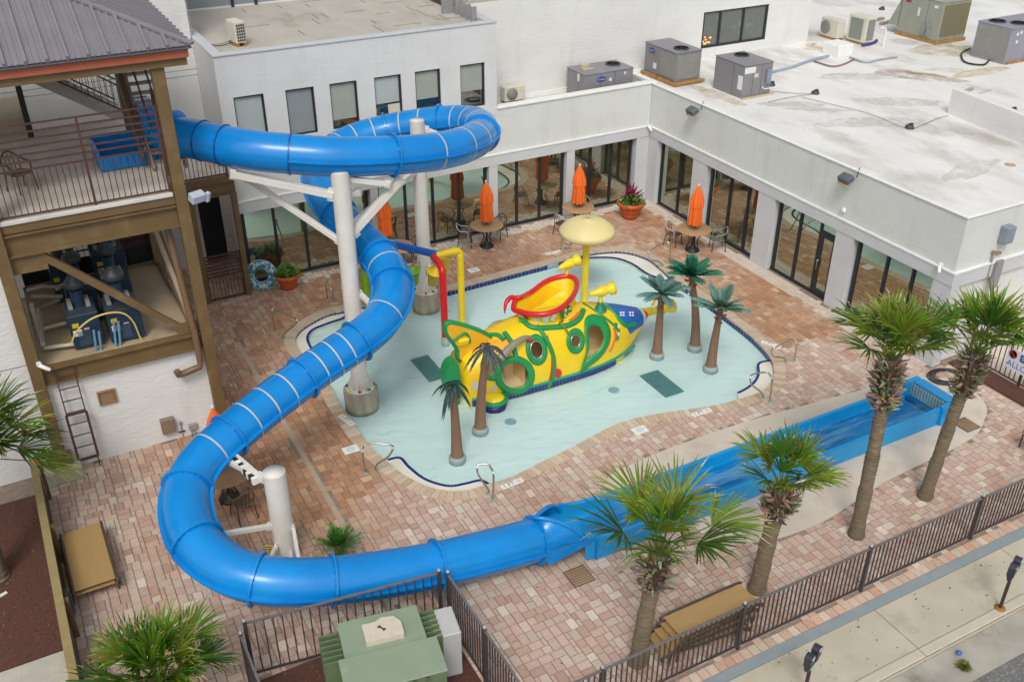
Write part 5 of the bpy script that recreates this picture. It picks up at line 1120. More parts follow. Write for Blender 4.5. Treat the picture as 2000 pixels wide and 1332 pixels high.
def chair(loc, rz, lab, hoop, base=rail_k, seatc=None, group='chairs at the patio tables'):
    t = thing('patio_chair', lab, 'chair', loc, rz, group)    # faces +Y local (seat front at +Y)
    MB().box((0, .0, .43), (.44, .44, .035)).build('seat', seatc or mat('seat_mesh', (.10, .075, .06), .7, .1, 10), t, bevel=.015)
    for x in (-.2, .2):
        MB().tube([(x, .2, .42), (x * 1.12, .23, .0)], .016, 6).build('leg', base, t)
        MB().tube([(x, -.2, .42), (x * 1.12, -.27, .0)], .016, 6).build('leg', base, t)
    bk = [(-.24, .12, .43), (-.25, .12, .64), (-.25, -.12, .67), (-.20, -.24, .74), (-.10, -.29, .84), (0, -.30, .87), (.10, -.29, .84), (.20, -.24, .74), (.25, -.12, .67), (.25, .12, .64), (.24, .12, .43)]
    MB().tube(smooth([V(p) for p in bk], 4, False), .019, 8).build('arm_hoop', hoop, t)
    m = MB()
    for x in (-.09, 0, .09): m.tube([(x, -.21, .43), (x * 1.1, -.285, .83)], .010, 5)
    m.tube([(-.2, -.2, .45), (-.21, -.25, .70)], .012, 5); m.tube([(.2, -.2, .45), (.21, -.25, .70)], .012, 5); m.build('back_bars', base, t)
    return t
silver = mat('hoop_silver', (.42, .42, .43), .35, .05); taup = mat('hoop_taupe', (.26, .22, .17), .4, .1)
T2, b2_, _ = table(951, 481, 'round tan table with closed orange umbrella before the middle glass bay'); umbrella(b2_, 'closed orange umbrella on the table in front of the second building pillar')
T3, b3_, _ = table(1128, 445, 'round tan table with closed umbrella behind the mushroom spray'); umbrella(b3_, 'closed orange umbrella on the table behind the mushroom spray')
T4, b4_, _ = table(1352, 489, 'round tan table with closed umbrella beside the right wing storefront'); umbrella(b4_, 'closed orange umbrella on the table beside the right wing storefront', sw=.6)
T1, b1_, _ = table(776, 524, 'round tan table mostly hidden behind the slide and rear pole'); umbrella(G(757, 512), 'closed orange umbrella rising behind the slide near the rear pole', h0=1.05)
T5, b5_, _ = table(*proj(V((-19.29, -10.53, 0))), 'round brown table under the low slide curve', .66); umbrella(b5_, 'closed orange umbrella peeking above the slide by the tower wall', h0=1.15, h1=2.60)
def chair_at(b, ang, dist, lab, hoop, **k):
    a = R_(ang); p = V((b.x + math.cos(a) * dist, b.y + math.sin(a) * dist, 0)); rz = a + math.pi / 2; return chair((p.x, p.y, 0), rz, lab, hoop, **k)
chair_at(b2_, 150, .78, 'chair with pale silver hoop at the left of the middle umbrella table', silver); chair_at(b2_, 30, .80, 'dark chair at the right of the middle umbrella table', rail_k)
chair_at(b3_, 195, .82, 'chair with silver hoop left of the table behind the mushroom spray', silver); chair_at(b3_, 45, .80, 'chair with taupe hoop right of the table behind the mushroom spray', taup)
chair_at(b4_, -25, .88, 'taupe chair at the right of the table by the right wing', taup, seatc=mat('seat_olive', (.14, .15, .11), .7)); chair_at(b4_, 115, .78, 'chair with silver hoop behind the table by the right wing', silver)
chair_at(b1_, 20, .72, 'dark chair behind the slide beside the rear support pole', rail_k)
brn = mat('chair_brown', (.15, .10, .065), .6, .12, 6)
chair_at(b5_, -80, .80, 'dark brown slatted chair facing the round table under the slide curve', brn, base=mat('chair_dark', (.07, .045, .03), .6, .1), seatc=brn)
p = G(46, 372, 6.61); chair((p.x, p.y, 6.60), R_(-150), 'brown metal armchair alone on the tower deck', mat('chair_dark', (.07, .045, .03)), base=mat('chair_dark', (.07, .045, .03)), seatc=brn, group='chairs on the tower deck')
# potted plants
def leafy(m, c, R__, n, cols, r, up=.6, sz=.09):
    for k in range(n):
        a = r.random() * 6.283; el_ = r.uniform(-.1, 1.4); rr = R__ * r.random() ** .5; d = V((math.cos(a) * math.cos(el_), math.sin(a) * math.cos(el_), math.sin(el_) * up)); p = V(c) + d * rr
        s_ = sz * r.uniform(.6, 1.4); x = V((r.uniform(-1, 1), r.uniform(-1, 1), r.uniform(-.4, .6))).normalized(); y = x.cross(V((r.uniform(-.4, .4), r.uniform(-.4, .4), 1))).normalized()
        m.col = tuple(q * r.uniform(.7, 1.3) for q in r.choice(cols)); m.add([p - x * s_, p + y * s_ * .45, p + x * s_, p - y * s_ * .45], [(0, 1, 2, 3)])
def pot(px, py, s_, lab, seed, tall_):
    b = G(px, py); t = thing('flower_pot', lab, 'potted plant', (b.x, b.y, 0), 0, 'terracotta flower pots'); r = random.Random(seed)
    MB().lathe([(.001, .0), (.24, .0), (.26, .08), (.275, .09), (.28, .11), (.33, .26), (.345, .27), (.35, .29), (.40, .46), (.46, .47), (.47, .50), (.47, .58), (.44, .60), (.41, .56), (.38, .5), (.001, .5)], (0, 0, 0), 40).xf(Matrix.Scale(s_, 4)).build('pot', terr, t)
    m = MB(); G1 = [(.06, .20, .02), (.12, .30, .03), (.03, .12, .02), (.18, .33, .05)]
    leafy(m, (0, 0, .52 * s_), .50 * s_, 260, G1, r, .75); leafy(m, (0, 0, .55 * s_), .45 * s_, 60 if tall_ else 14, [(.75, .75, .68)] if tall_ else [(.7, .25, .15), (.6, .1, .1)], r, .8, .05)
    m.build('foliage', leafm, t)
    if tall_:
        m = MB()
        for k in range(46):
            a = r.random() * 6.28; el_ = r.uniform(.3, 1.4); L_ = r.uniform(.3, .62) * s_; d = V((math.cos(a) * math.cos(el_), math.sin(a) * math.cos(el_), math.sin(el_))); q = V((0, 0, .55 * s_ + r.uniform(0, .35))); sd__ = d.cross(V((0, 0, 1))).normalized() * .045
            m.col = r.choice([(.20, .01, .05), (.10, .01, .03), (.55, .04, .22), (.30, .02, .10)]); m.add([q - sd__ * .4, q + sd__ * .4, q + d * L_ * .6 + sd__, q + d * L_, q + d * L_ * .6 - sd__], [(0, 1, 2, 3, 4)])
        m.build('red_leaves', leafm, t)
pot(1230, 425, 1.12, 'large terracotta pot with purple red cordyline in the inner corner', 3, True); pot(564, 562, .92, 'terracotta pot of green leaves beside the swim ring', 4, False)
# swim ring leaning on the glass
b = GY(513, 540, -.62); t = thing('swim_ring', 'big blue and white patterned swim ring leaning by the gate post', 'swim ring', (b.x, -.42, .52), R_(-20))
m = MB(); Rr, rr = .36, .155; n1, n2 = 40, 16; vs = []
for i in range(n1):
    a = 2 * math.pi * i / n1
    for j in range(n2): q = 2 * math.pi * j / n2; vs.append((math.cos(a) * (Rr + rr * math.cos(q)), rr * .75 * math.sin(q), math.sin(a) * (Rr + rr * math.cos(q))))
m.s = True; fs = [(i * n2 + j, ((i + 1) % n1) * n2 + j, ((i + 1) % n1) * n2 + (j + 1) % n2, i * n2 + (j + 1) % n2) for i in range(n1) for j in range(n2)]; m.add(vs, fs)
m.xf(Matrix.Rotation(R_(-14), 4, 'X')); m.build('tube', mat('ring_vinyl', (.42, .55, .56), .25, .05, 2, col2=(.03, .17, .27), c2s=7, c2t=(.47, .52), coat=.4), t)
MB().tube([V((0, 0, 0)) + Matrix.Rotation(R_(-14), 3, 'X') @ V((math.cos(a) * (Rr + rr), 0, math.sin(a) * (Rr + rr))) for a in (2 * math.pi * k / 40 for k in range(41))], .012, 6).build('seam', mat('ring_pale', (.55, .65, .7), .3), t)
# pool handrails
def handrail(a, b, h, lab, ext=.55):
    A, B = G(*a), G(*b); d = (B - A); d.z = 0; w_ = d.length; t = thing('pool_handrail', lab, 'handrail', (A.x, A.y, 0), 0, 'stainless handrails around the pool')
    return t, A, B
HR = [((555,655), (537,648), [(537,648,0),(532,610,.82),(536,603,.90),(576,622,.86),(579,632,.72),(560,648,.42),(553,656,.15),(553,658,0)], 'stainless handrail at the left pool end near the swim ring'),
      ((646,588), (640,580), [(640,585,0),(636,552,.80),(638,549,.86),(646,565,.8),(650,575,.5),(648,590,0)], 'stainless handrail behind the left slide pole'),
      ((712,922), (733,918), [(715,924,0),(709,888,.75),(712,870,.90),(730,866,.95),(764,869,.93),(767,878,.86),(757,893,.55),(738,905,.3),(733,915,.12),(732,918,0)], 'stainless handrail at the near left pool edge'),
      ((962,978), (950,962), [(962,976,0),(964,930,.80),(958,912,.92),(952,907,.95),(934,907,.95),(932,918,.85),(935,928,.62),(946,945,.35),(954,956,.15),(952,965,0)], 'stainless handrail at the near pool edge beside the 1 FT tile'),
      ((1503,783), (1490,775), [(1503,785,0),(1508,745,.75),(1504,733,.88),(1496,727,.92),(1470,731,.92),(1465,740,.84),(1469,752,.62),(1482,762,.35),(1490,771,.15),(1491,777,0)], 'stainless handrail at the right end of the pool over the entry ledge'),
      ((1551,707), (1535,705), [(1551,706,0),(1556,675,.72),(1555,667,.84),(1545,663,.90),(1518,677,.86),(1508,682,.80),(1506,690,.62),(1512,697,.4),(1530,699,.22),(1537,706,0)], 'stainless handrail on the right deck beside the depth tile'),
      ((1310,515), (1295,508), [(1308,512,0),(1308,480,.72),(1303,472,.85),(1296,473,.88),(1270,490,.82),(1266,500,.66),(1270,508,.48),(1285,511,.28),(1294,517,.1),(1294,520,0)], 'stainless handrail at the far right pool edge behind the fake palms'),
      ((1100,485), (1112,483), [(1095,488,0),(1097,470,.5),(1095,455,.86),(1100,470,.5),(1108,478,.28),(1117,476,.22),(1103,485,.05),(1103,487,0)], 'stainless handrail at the far pool edge behind the mushroom cap')]
for a, b, pp, lab in HR:
    P0 = G(pp[0][0], pp[0][1], 0); t = thing('pool_handrail', lab, 'handrail', (P0.x, P0.y, 0), 0, 'stainless handrails around the pool')
    w_ = [G(x, y, z) for x, y, z in pp]; MB().tube(smooth(w_, 4, False), .024, 10).build('rail', steel, t, world=True)
    for q in (w_[0], w_[-1]): MB().lathe([(.055, 0), (.055, .02), (.03, .025)], (q.x, q.y, .004), 14).build('escutcheon', mat('verdigris', (.25, .42, .38), .5), t, world=True)
# loungers in stacks
slat = mat('sling_tan', (.40, .255, .10), .6, .06, 2, .3, 120, stretch=(8, 1, 1)); fr_m = mat('lounger_frame', (.075, .05, .035), .45, .1)
def lounger(loc, rz, z, lab, group, proto=None, L_=1.95, wd=.66):
    if proto: return dup(proto, (loc[0], loc[1], z), rz, lab, group)
    t = thing('sun_lounger', lab, 'sun lounger', (loc[0], loc[1], z), rz, group)   # length along Y
    MB().box((0, 0, .30), (wd - .06, L_ - .04, .02)).build('sling', slat, t, bevel=.008)
    for x in (-wd / 2, wd / 2):
        MB().tube(smooth([V((x, -L_ / 2, .20)), V((x, -L_ / 2 + .05, .31)), V((x, 0, .315)), V((x, L_ / 2 - .05, .31)), V((x, L_ / 2, .22))], 3, False), .026, 8).build('side_rail', fr_m, t)
        for y in (-L_ * .4, L_ * .4): MB().tube([(x, y, .3), (x * 1.05, y + (.06 if y > 0 else -.06), 0)], .02, 6).build('leg', fr_m, t)
    MB().bar((-wd / 2, 0, .25), (wd / 2, 0, .25), .025).build('crossbar', fr_m, t); return t
a, b_, c_ = G(116, 1030, .42), G(190, 1005, .42), G(228, 1150, .42)
mid = (G(185, 1007, .42) + G(116, 1035, .42) + G(228, 1140, .42) + G(160, 1170, .42)) / 4
ang = math.atan2((G(228, 1140, .42) - G(190, 1007, .42)).y, (G(228, 1140, .42) - G(190, 1007, .42)).x) - math.pi / 2
l0 = lounger((mid.x, mid.y), ang, .12, 'upper tan sun lounger of the pair beside the left wall', 'tan sun loungers stacked on the deck', None, 2.0, .86)
lounger((mid.x - .03, mid.y), ang, .0, 'lower sun lounger of the pair beside the left wall, hidden under the other', 'tan sun loungers stacked on the deck', l0)
r1, r2, r3, r4 = G(1297, 1203, .62), G(1440, 1140, .62), G(1330, 1255, .62), G(1488, 1176, .62)
mid = (r1 + r2 + r3 + r4) / 4; ang = math.atan2((r2 - r1).y, (r2 - r1).x) - math.pi / 2
labs = ['topmost tan sun lounger of the stack behind the street fence', 'second tan sun lounger down in the stack behind the street fence', 'third tan sun lounger down in the stack, poking out at its left end', 'bottom tan sun lounger of the stack behind the street fence, askew']
s0 = lounger((mid.x, mid.y), ang, .34, labs[0], 'tan sun loungers stacked on the deck', None, 1.95, .66)
for k, (dz, dx, da) in enumerate(((.23, -.08, .01), (.115, -.22, -.03), (.0, -.36, -.10))): lounger((mid.x + dx, mid.y + dx * .15), ang + da, dz, labs[k + 1], 'tan sun loungers stacked on the deck', s0)
# hoses
def coil(c, R__, n, mt, lab, vert=False, seed=1, flat=.12):
    r = random.Random(seed); pts_ = []
    for k in range(n * 18):
        a = 2 * math.pi * k / 18; q = R__ * (1 + .05 * math.sin(k * .37) - .075 * (k // 18) + r.uniform(-.02, .02)); z = .02 + .008 * (k // 18)
        pts_.append(V((math.cos(a) * q, math.sin(a) * q * .8, z)) if not vert else V((r.uniform(-.02, .04) + .03 * (k // 18) * .5, math.cos(a) * q, math.sin(a) * q)))
    t = thing('garden_hose', lab, 'hose', c, 0); MB().tube(pts_, .013, 6).build('hose', mt, t); return t
q = G(137, 1190, .5); coil((-23.06, q.y, .62), .30, 6, mat('hose_dark', (.03, .045, .05), .4, .2), 'coiled dark hose hanging on the low wall beside the lounger', True, 2)
q = G(1845, 738); coil((q.x, q.y, .012), .52, 6, mat('hose_black', (.02, .02, .03), .4, .2), 'coiled black hose on the slab behind the slide end tank', False, 3)
# small palm shrub inside the slide curve
def blades(m, c, n, L_, w_, cols, r, el0=.2, el1=1.4, droop=.5):
    for k in range(n):
        a = r.random() * 6.283; e = r.uniform(el0, el1); d = V((math.cos(a) * math.cos(e), math.sin(a) * math.cos(e), math.sin(e))); q = L_ * r.uniform(.6, 1.1); s_ = d.cross(V((0, 0, 1))).normalized() * w_ / 2; p0 = V(c); pr = None; col = r.choice(cols); m.col = tuple(x * r.uniform(.75, 1.25) for x in col)
        P = [p0 + d * q * t_ + V((0, 0, -droop * q * t_ * t_)) for t_ in (0, .35, .7, 1)]; W = [.4, 1, .8, .05]
        for i in range(3): m.add([P[i] - s_ * W[i], P[i] + s_ * W[i], P[i + 1] + s_ * W[i + 1], P[i + 1] - s_ * W[i + 1]], [(0, 1, 2, 3)])
q = G(664, 1085); t = thing('cycad_shrub', 'small bushy green palm shrub behind the front slide tube', 'shrub', (q.x, q.y, 0)); r = random.Random(6); m = MB()
for k in range(46):
    a = r.random() * 6.28; e = r.uniform(.25, 1.4); L_ = r.uniform(.45, .68); d = V((math.cos(a) * math.cos(e), math.sin(a) * math.cos(e), math.sin(e)))
    for j in range(16):
        tt = .15 + .85 * j / 15; p = V((0, 0, .25)) + d * L_ * tt + V((0, 0, -.25 * L_ * tt * tt)); sd__ = d.cross(V((0, 0, 1))).normalized()
        for sg_ in (-1, 1):
            e_ = p + (sd__ * sg_ * .8 + d * .8).normalized() * .16 * (1.15 - tt * .6) + V((0, 0, .03)); w_ = d * .012; m.col = tuple(x * r.uniform(.7, 1.4) for x in r.choice([(.05, .20, .02), (.10, .28, .03), (.03, .12, .02)])); m.add([p - w_, p + w_, e_], [(0, 1, 2)])
m.build('fronds', leafm, t); MB().lathe([(.12, 0), (.1, .2), (.05, .28)], (0, 0, 0), 10).build('stem', mat('husk_brown', (.15, .08, .055)), t)
# ================================================================== ROOFTOP EQUIPMENT
ZR = 4.60
acg = mat('ac_grey', (.22, .215, .23), .5, .06, 2, col2=(.19, .19, .20), c2s=1.5); coil_m = mat('coil_fins', (.25, .25, .23), .6, .12, 30, .4, 90, col2=(.33, .31, .26), c2s=3)
acb = mat('ac_olive', (.30, .31, .26), .5, .06, 2); fan_m = mat('fan_dark', (.05, .05, .06), .5, .1); rust_m = mat('rust_wood', (.36, .20, .06), .85, .3, 6, col2=(.16, .06, .02), c2s=4)
lblue = mat('label_blue', (.015, .05, .28), .4); lwhite = mat('label_white', (.7, .7, .68), .5, .1, 20)
def fan(m_par, x, y, z, r):
    MB().lathe([(r, 0), (r, .035), (r - .04, .04), (r - .05, .012), (.001, .012)], (x, y, z), 28).build('fan_ring', fan_m, m_par)
    m = MB()
    for k in range(10): m.lathe([(r * (k + 1) / 11, .045), (r * (k + 1) / 11 + .006, .048)], (x, y, z), 24)
    for k in range(6): a = k * math.pi / 3; m.bar((x, y, z + .046), (x + math.cos(a) * r, y + math.sin(a) * r, z + .046), .01)
    m.build('fan_guard', mat('guard_grey', (.12, .11, .12), .5), m_par)
def rtu(c, d, lab, cm, fans, base=True, logo=None, coil_side=None, rz=0, z=ZR, lip=.05):
    L_, Wd, H_ = d; t = thing('rooftop_unit', lab, 'air conditioner', (c[0], c[1], z), rz, 'packaged air conditioners on the roof'); zb = .14 if base else 0
    if base: MB().bx(-L_ / 2 - .06, L_ / 2 + .06, -Wd / 2 - .06, Wd / 2 + .06, .0, zb).build('curb', rust_m, t, bevel=.01)
    MB().bx(-L_ / 2, L_ / 2, -Wd / 2, Wd / 2, zb, H_ - .04).build('cabinet', cm, t, bevel=.015)
    MB().bx(-L_ / 2 - lip * .4, L_ / 2 + lip * .4, -Wd / 2 - lip * .4, Wd / 2 + lip * .4, H_ - .04, H_).build('top_panel', cm, t, bevel=.012)
    for x, y, r in fans: fan(t, x, y, H_, r)
    m = MB()
    for x in (-L_ * .18, L_ * .12): m.bx(x - .006, x + .006, -Wd / 2 - .004, -Wd / 2 - .001, zb, H_ - .05)
    for y in (-Wd * .15,): m.bx(-L_ / 2 - .004, -L_ / 2 - .001, y - .006, y + .006, zb, H_ - .05)
    m.build('panel_seam', fan_m, t)
    if coil_side:
        for s_ in coil_side:
            if s_ == '-y': MB().bx(L_ * .08, L_ / 2 - .05, -Wd / 2 - .012, -Wd / 2 - .002, zb + .08, H_ - .1).build('coil', coil_m, t)
            if s_ == '-x': MB().bx(-L_ / 2 - .012, -L_ / 2 - .002, -Wd / 2 + .06, Wd * .30, zb + .08, H_ - .1).build('coil', coil_m, t)
            if s_ == '-yl': MB().bx(-L_ / 2 + .05, -L_ * .1, -Wd / 2 - .012, -Wd / 2 - .002, zb + .08, H_ - .1).build('coil', coil_m, t)
    return t
def facing(M0): return M0
FM = Matrix.Rotation(R_(90), 4, 'X')                       # text facing -Y
FX = Matrix.Rotation(R_(-90), 4, 'Z') @ Matrix.Rotation(R_(90), 4, 'X')   # text facing -X
def logo_oval(t, pos, face, txt='Carrier', sc_=1.0):
    m = MB(); F = FM if face == '-y' else FX; M0 = Matrix.Translation(V(pos)) @ F
    e = [M0 @ V((math.cos(a) * .20 * sc_, math.sin(a) * .10 * sc_, .004)) for a in (2 * math.pi * k / 24 for k in range(24))]; m.add([M0 @ V((0, 0, .004))] + e, [(0, i + 1, (i + 1) % 24 + 1) for i in range(24)]); b = m.build('logo_badge', lblue, t)
    MB().text(txt, M0 @ Matrix.Translation((0, 0, .008)), .10 * sc_).build('lettering', lwhite, b)
def sticker(t, pos, face, w_, h_, mt=None):
    m = MB(); F = FM if face == '-y' else FX; M0 = Matrix.Translation(V(pos)) @ F; m.add([M0 @ V((x, y, .004)) for x, y in ((-w_ / 2, -h_ / 2), (w_ / 2, -h_ / 2), (w_ / 2, h_ / 2), (-w_ / 2, h_ / 2))], [(0, 1, 2, 3)]); m.build('sticker', mt or lwhite, t)
# strip unit behind the parapet
u = rtu((-1.55, 1.25), (2.15, 1.25, 1.0), 'low grey rooftop unit with a blue oval logo tucked behind the back parapet', acg, [(.62, .1, .30)], base=False, z=4.15)
logo_oval(u, (-.35, -.63, .74), '-y'); sticker(u, (.05, -.63, .68), '-y', .12, .12); sticker(u, (.7, -.63, .84), '-y', .08, .1); sticker(u, (-1.08, -.2, .8), '-x', .14, .3)
MB().bx(-.75, -.45, .1, .3, 1.0, 1.14).build('loose_block', mat('tan_box', (.5, .42, .31)), u); MB().bx(-.8, -.35, -.1, 0, 1.0, 1.03).build('loose_slat', mat('tan_box', (.5, .42, .31)), u)
# unit beside the corner
u = rtu((1.15, .42), (1.15, 2.0, 1.22), 'grey rooftop unit with rusty wooden frame beside the inner corner', acg, [(-.05, -.55, .30)], coil_side=None)
logo_oval(u, (-.58, .55, .98), '-x'); m = MB().bx(-.588, -.578, -.95, -.05, .22, 1.1); m.build('coil', coil_m, u); MB().bx(-.50, .52, -1.012, -1.002, .22, 1.1).build('coil', coil_m, u); sticker(u, (-.58, .3, .45), '-x', .22, .22, lwhite); sticker(u, (-.58, .35, .85), '-x', .2, .12, rust_m)
m = MB(); m.bar((-.7, -1.12, .1), (.7, -1.12, .1), .1); m.bar((-.66, -1.1, .08), (-.66, 1.0, .08), .12); m.build('timber_frame', rust_m, u)
u = rtu((2.35, -2.25), (1.3, 1.65, 1.2), 'plain grey rooftop unit with white stickers right of the rusty framed one', acg, [(.15, .35, .28)], base=False)
sticker(u, (-.65, -.65, .55), '-x', .26, .5); sticker(u, (-.4, -.83, 1.0), '-y', .5, .22); sticker(u, (-.1, -.83, .78), '-y', .2, .14, beige_m); MB().bx(.35, .55, -.93, -.835, .45, .95).build('disconnect_box', mat('cab_blue', (.22, .26, .33)), u, bevel=.01)
m = MB(); m.tube([(.2, -.86, .35), (.25, -.95, .28), (.5, -1.0, .3), (.9, -1.0, .32)], .015, 6); m.build('pipe', trim_w, u)
MB().bx(-.72, .75, -.95, -.86, .0, .06).build('curb', mat('tan_curb', (.5, .42, .28), .8, .15), u)
# distant trane style unit and long twin fan unit
u = rtu((14.95, .2), (1.7, 2.2, 1.75), 'large olive grey rooftop unit with a sloped hood at the back of the white roof', acb, [(.1, -.45, .42)], coil_side=None); MB().bx(-.75, .8, -1.115, -1.105, .3, 1.6).build('coil', mat('coil_bronze', (.20, .17, .10), .6, .1, 30), u)
m = MB(); m.add([(-.86, 1.1, 1.6), (-.86, 1.1, .35), (-.86, 1.65, .35), (.8, 1.1, 1.6), (.8, 1.1, .35), (.8, 1.65, .35)], [(0, 1, 2), (3, 5, 4), (0, 2, 5, 3), (1, 4, 5, 2)]); m.build('hood', acb, u); sticker(u, (-.86, .75, 1.5), '-x', .28, .14, mat('label_red', (.25, .04, .05), .5)); sticker(u, (-.86, .1, 1.15), '-x', .12, .35); sticker(u, (-.86, -.75, 1.5), '-x', .2, .12)
for y in (-.35, -.6): MB().bx(-.95, -.862, y - .06, y + .06, .3, .75).build('disconnect_box', grey_m, u)
u = rtu((16.9, .9), (.7, .8, 1.1), 'small grey rooftop unit half hidden behind the large olive one', mat('cab_blue', (.22, .26, .33)), [], base=False)
u = rtu((15.6, -3.65), (3.4, 1.6, 1.42), 'long lavender grey rooftop unit with two round fans at the right edge', mat('ac_lavender', (.26, .26, .31), .5, .06, 2), [(-1.2, .3, .34), (-.75, -.35, .34)], base=False)
MB().bx(-1.712, -1.702, -.72, .72, .12, 1.3).build('coil', coil_m, u)
for x, z in ((-1.3, 1.15), (-1.1, 1.2), (-1.25, .85), (-.5, .8), (.1, 1.1)): sticker(u, (x, -.8, z), '-y', .12, .12)
m = MB(); m.bx(-1.6, 1.7, -.86, -.8, 0, .1); m.build('curb', rust_m, u)
def condenser(c, d, lab, rz, z, side='-x'):
    L_, Wd, H_ = d; t = thing('condenser_unit', lab, 'air conditioner', (c[0], c[1], z), rz, 'small beige condensers on the roofs'); MB().bx(-L_ / 2, L_ / 2, -Wd / 2, Wd / 2, .1, H_).build('case', beige_m, t, bevel=.02)
    for x in (-L_ * .35, L_ * .35): MB().bx(x - .04, x + .04, -Wd / 2, Wd / 2, 0, .1).build('foot', rust_m, t)
    return t
t = condenser((11.0, 2.1), (.42, 1.05, .85), 'small beige condenser with round fan at the tall building corner', 0, ZR); MB().lathe([(.28, 0), (.28, .02), (.22, .03), (.001, .02)], (-.212, .2, .48), 22, ax=(-1, 0, 0)).build('fan_grille', mat('grille_grey', (.22, .24, .22), .5, .1, 20), t)
t = condenser((11.5, .95), (.55, 1.05, 1.15), 'taller beige condenser with a dark fin grille', 0, ZR); MB().bx(-.29, -.277, -.32, .38, .2, 1.05).build('fin_grille', mat('grille_grey', (.22, .24, .22)), t); MB().bx(-.2, .2, -.537, -.527, .2, 1.05).build('fin_grille', mat('grille_grey', (.22, .24, .22)), t)
q = GY(1000, 182, 1.9); t = condenser((q.x, 1.85), (.85, .36, .62), 'white mini split condenser behind the parapet against the tall wall', 0, 4.15); MB().lathe([(.22, 0), (.22, .02), (.001, .015)], (-.12, -.182, .36), 20, ax=(0, -1, 0)).build('fan_grille', mat('grille_grey', (.22, .24, .22)), t)
q = G(465, 88, 7.44); t = condenser((q.x, q.y), (.34, .62, .75), 'beige window style condenser alone on the gravel roof', R_(10), 7.44)
m = MB()
for a in range(4):
    for b in range(6): m.bx(-.12 + a * .07, -.07 + a * .07, -.322, -.312, .16 + b * .09, .22 + b * .09)
m.build('vent_slots', fan_m, t); t = thing('roof_cable', 'black cable loop on the gravel roof beside the beige condenser', 'cable', (q.x, q.y, 7.45)); MB().tube(smooth([V(p) for p in ((-.15, 0, .1), (-.5, -.02, .03), (-.9, .15, .03), (-1.1, .5, .03), (-1.15, .9, .02))], 4, False), .014, 5).build('cable', black_p, t); MB().tube(smooth([V(p) for p in ((-.15, 0.05, .14), (-.5, .1, .05), (-.8, .3, .03), (-1.1, .65, .03))], 4, False), .010, 5).build('cable', black_p, t)
# pipes, boxes and vents on the white roof
q = G(1633, 107, ZR); t = thing('roof_box', 'square white duct box with a blue pipe on the white roof', 'duct box', (q.x, q.y, ZR)); MB().bx(-.35, .45, -.45, .45, 0, .48).build('box', trim_w, t, bevel=.02)
def rpipe(pp, r, mt, lab, name='roof_pipe', z=ZR + .05, cat='pipe'):
    w_ = [G(x, y, z) for x, y in pp]; o = w_[0]; t = thing(name, lab, cat, (o.x, o.y, 0), 0); MB().tube(smooth(w_, 4, False), r, 8).build('pipe', mt, t, world=True); return t
rpipe([(1500,143),(1545,132),(1580,120),(1618,110)], .06, mat('pipe_blue', (.28, .35, .43), .5), 'pale blue pipe lying on the roof left of the white duct box')
rpipe([(1590,120),(1625,130),(1650,125),(1668,116)], .03, mat('pipe_rust', (.25, .12, .09), .7, .2), 'thin rusty pipe curving in front of the white duct box')
rpipe([(1660,112),(1690,122),(1722,116),(1752,112)], .045, mat('pipe_slate', (.33, .36, .43), .5), 'grey pipe running right from the white duct box')
rpipe([(1685,90),(1705,85),(1712,80)], .07, mat('pipe_indigo', (.06, .05, .20), .5), 'dark blue lagged pipe beside the tall beige condenser')
rpipe([(1500,178),(1540,182),(1585,184)], .008, rail_k, 'thin black cable from the grey unit to a roof weight', 'roof_cable', cat='cable')
rpipe([(1500,200),(1545,190),(1585,185)], .008, rail_k, 'second thin black cable converging on the roof weight', 'roof_cable', cat='cable')
rpipe([(1565,190),(1640,208),(1700,223),(1770,251),(1795,247),(1830,232),(1852,226)], .008, rail_k, 'long thin black cable sagging across the middle of the white roof', 'roof_cable', cat='cable')
rpipe([(1895,95),(1878,105),(1885,122),(1920,127),(1932,118)], .035, black_p, 'fat black hose curling under the long lavender unit', 'roof_hose', cat='hose')
for x, y, lab in ((1592,184,'dark roof weight where two cables meet'), (1506,168,'dark roof weight beside the plain grey unit'), (1776,251,'small rusty roof weight under the sagging cable'), (1978,219,'small rusty roof weight behind the roof upstand'), (1722,20,'dark domed roof vent near the back of the white roof')):
    q = G(x, y, ZR); t = thing('roof_weight', lab, 'roof weight', (q.x, q.y, ZR), 0, 'small weights and vents on the white roof'); MB().lathe([(.15, 0), (.14, .08), (.08, .13), (.001, .14)], (0, 0, 0), 14).build('dome', fan_m, t); MB().box((.05, 0, .12), (.12, .08, .08)).build('clamp', rail_k, t)
for x, y, lab in ((1712,42,'left of two tan timber blocks at the back of the white roof'), (1732,47,'right of two tan timber blocks at the back of the white roof')):
    q = G(x, y, ZR); t = thing('timber_block', lab, 'timber', (q.x, q.y, ZR), R_(8), 'timber blocks on the roof'); MB().bx(-.5, .5, -.08, .08, 0, .12).build('block', mat('timber_grey', (.3, .25, .2), .8, .15), t, bevel=.01)
q = G(1973, 323, ZR); t = thing('roof_drain', 'round rusty roof drain near the right edge of the white roof', 'drain', (q.x, q.y, ZR)); MB().lathe([(.16, 0), (.16, .015), (.10, .02), (.09, .005), (.001, .005)], (0, 0, 0), 20).build('ring', mat('drain_rust', (.45, .33, .25), .8, .2), t)
q = G(1725, 92, ZR); t = thing('vent_pipe', 'hooked white vent pipe standing on the white roof', 'pipe', (q.x, q.y, ZR)); MB().tube(smooth([V(p) for p in ((0, 0, 0), (0, 0, .6), (-.1, .02, .78), (-.3, .05, .8))], 4, False), .035, 8).build('pipe', trim_w, t)
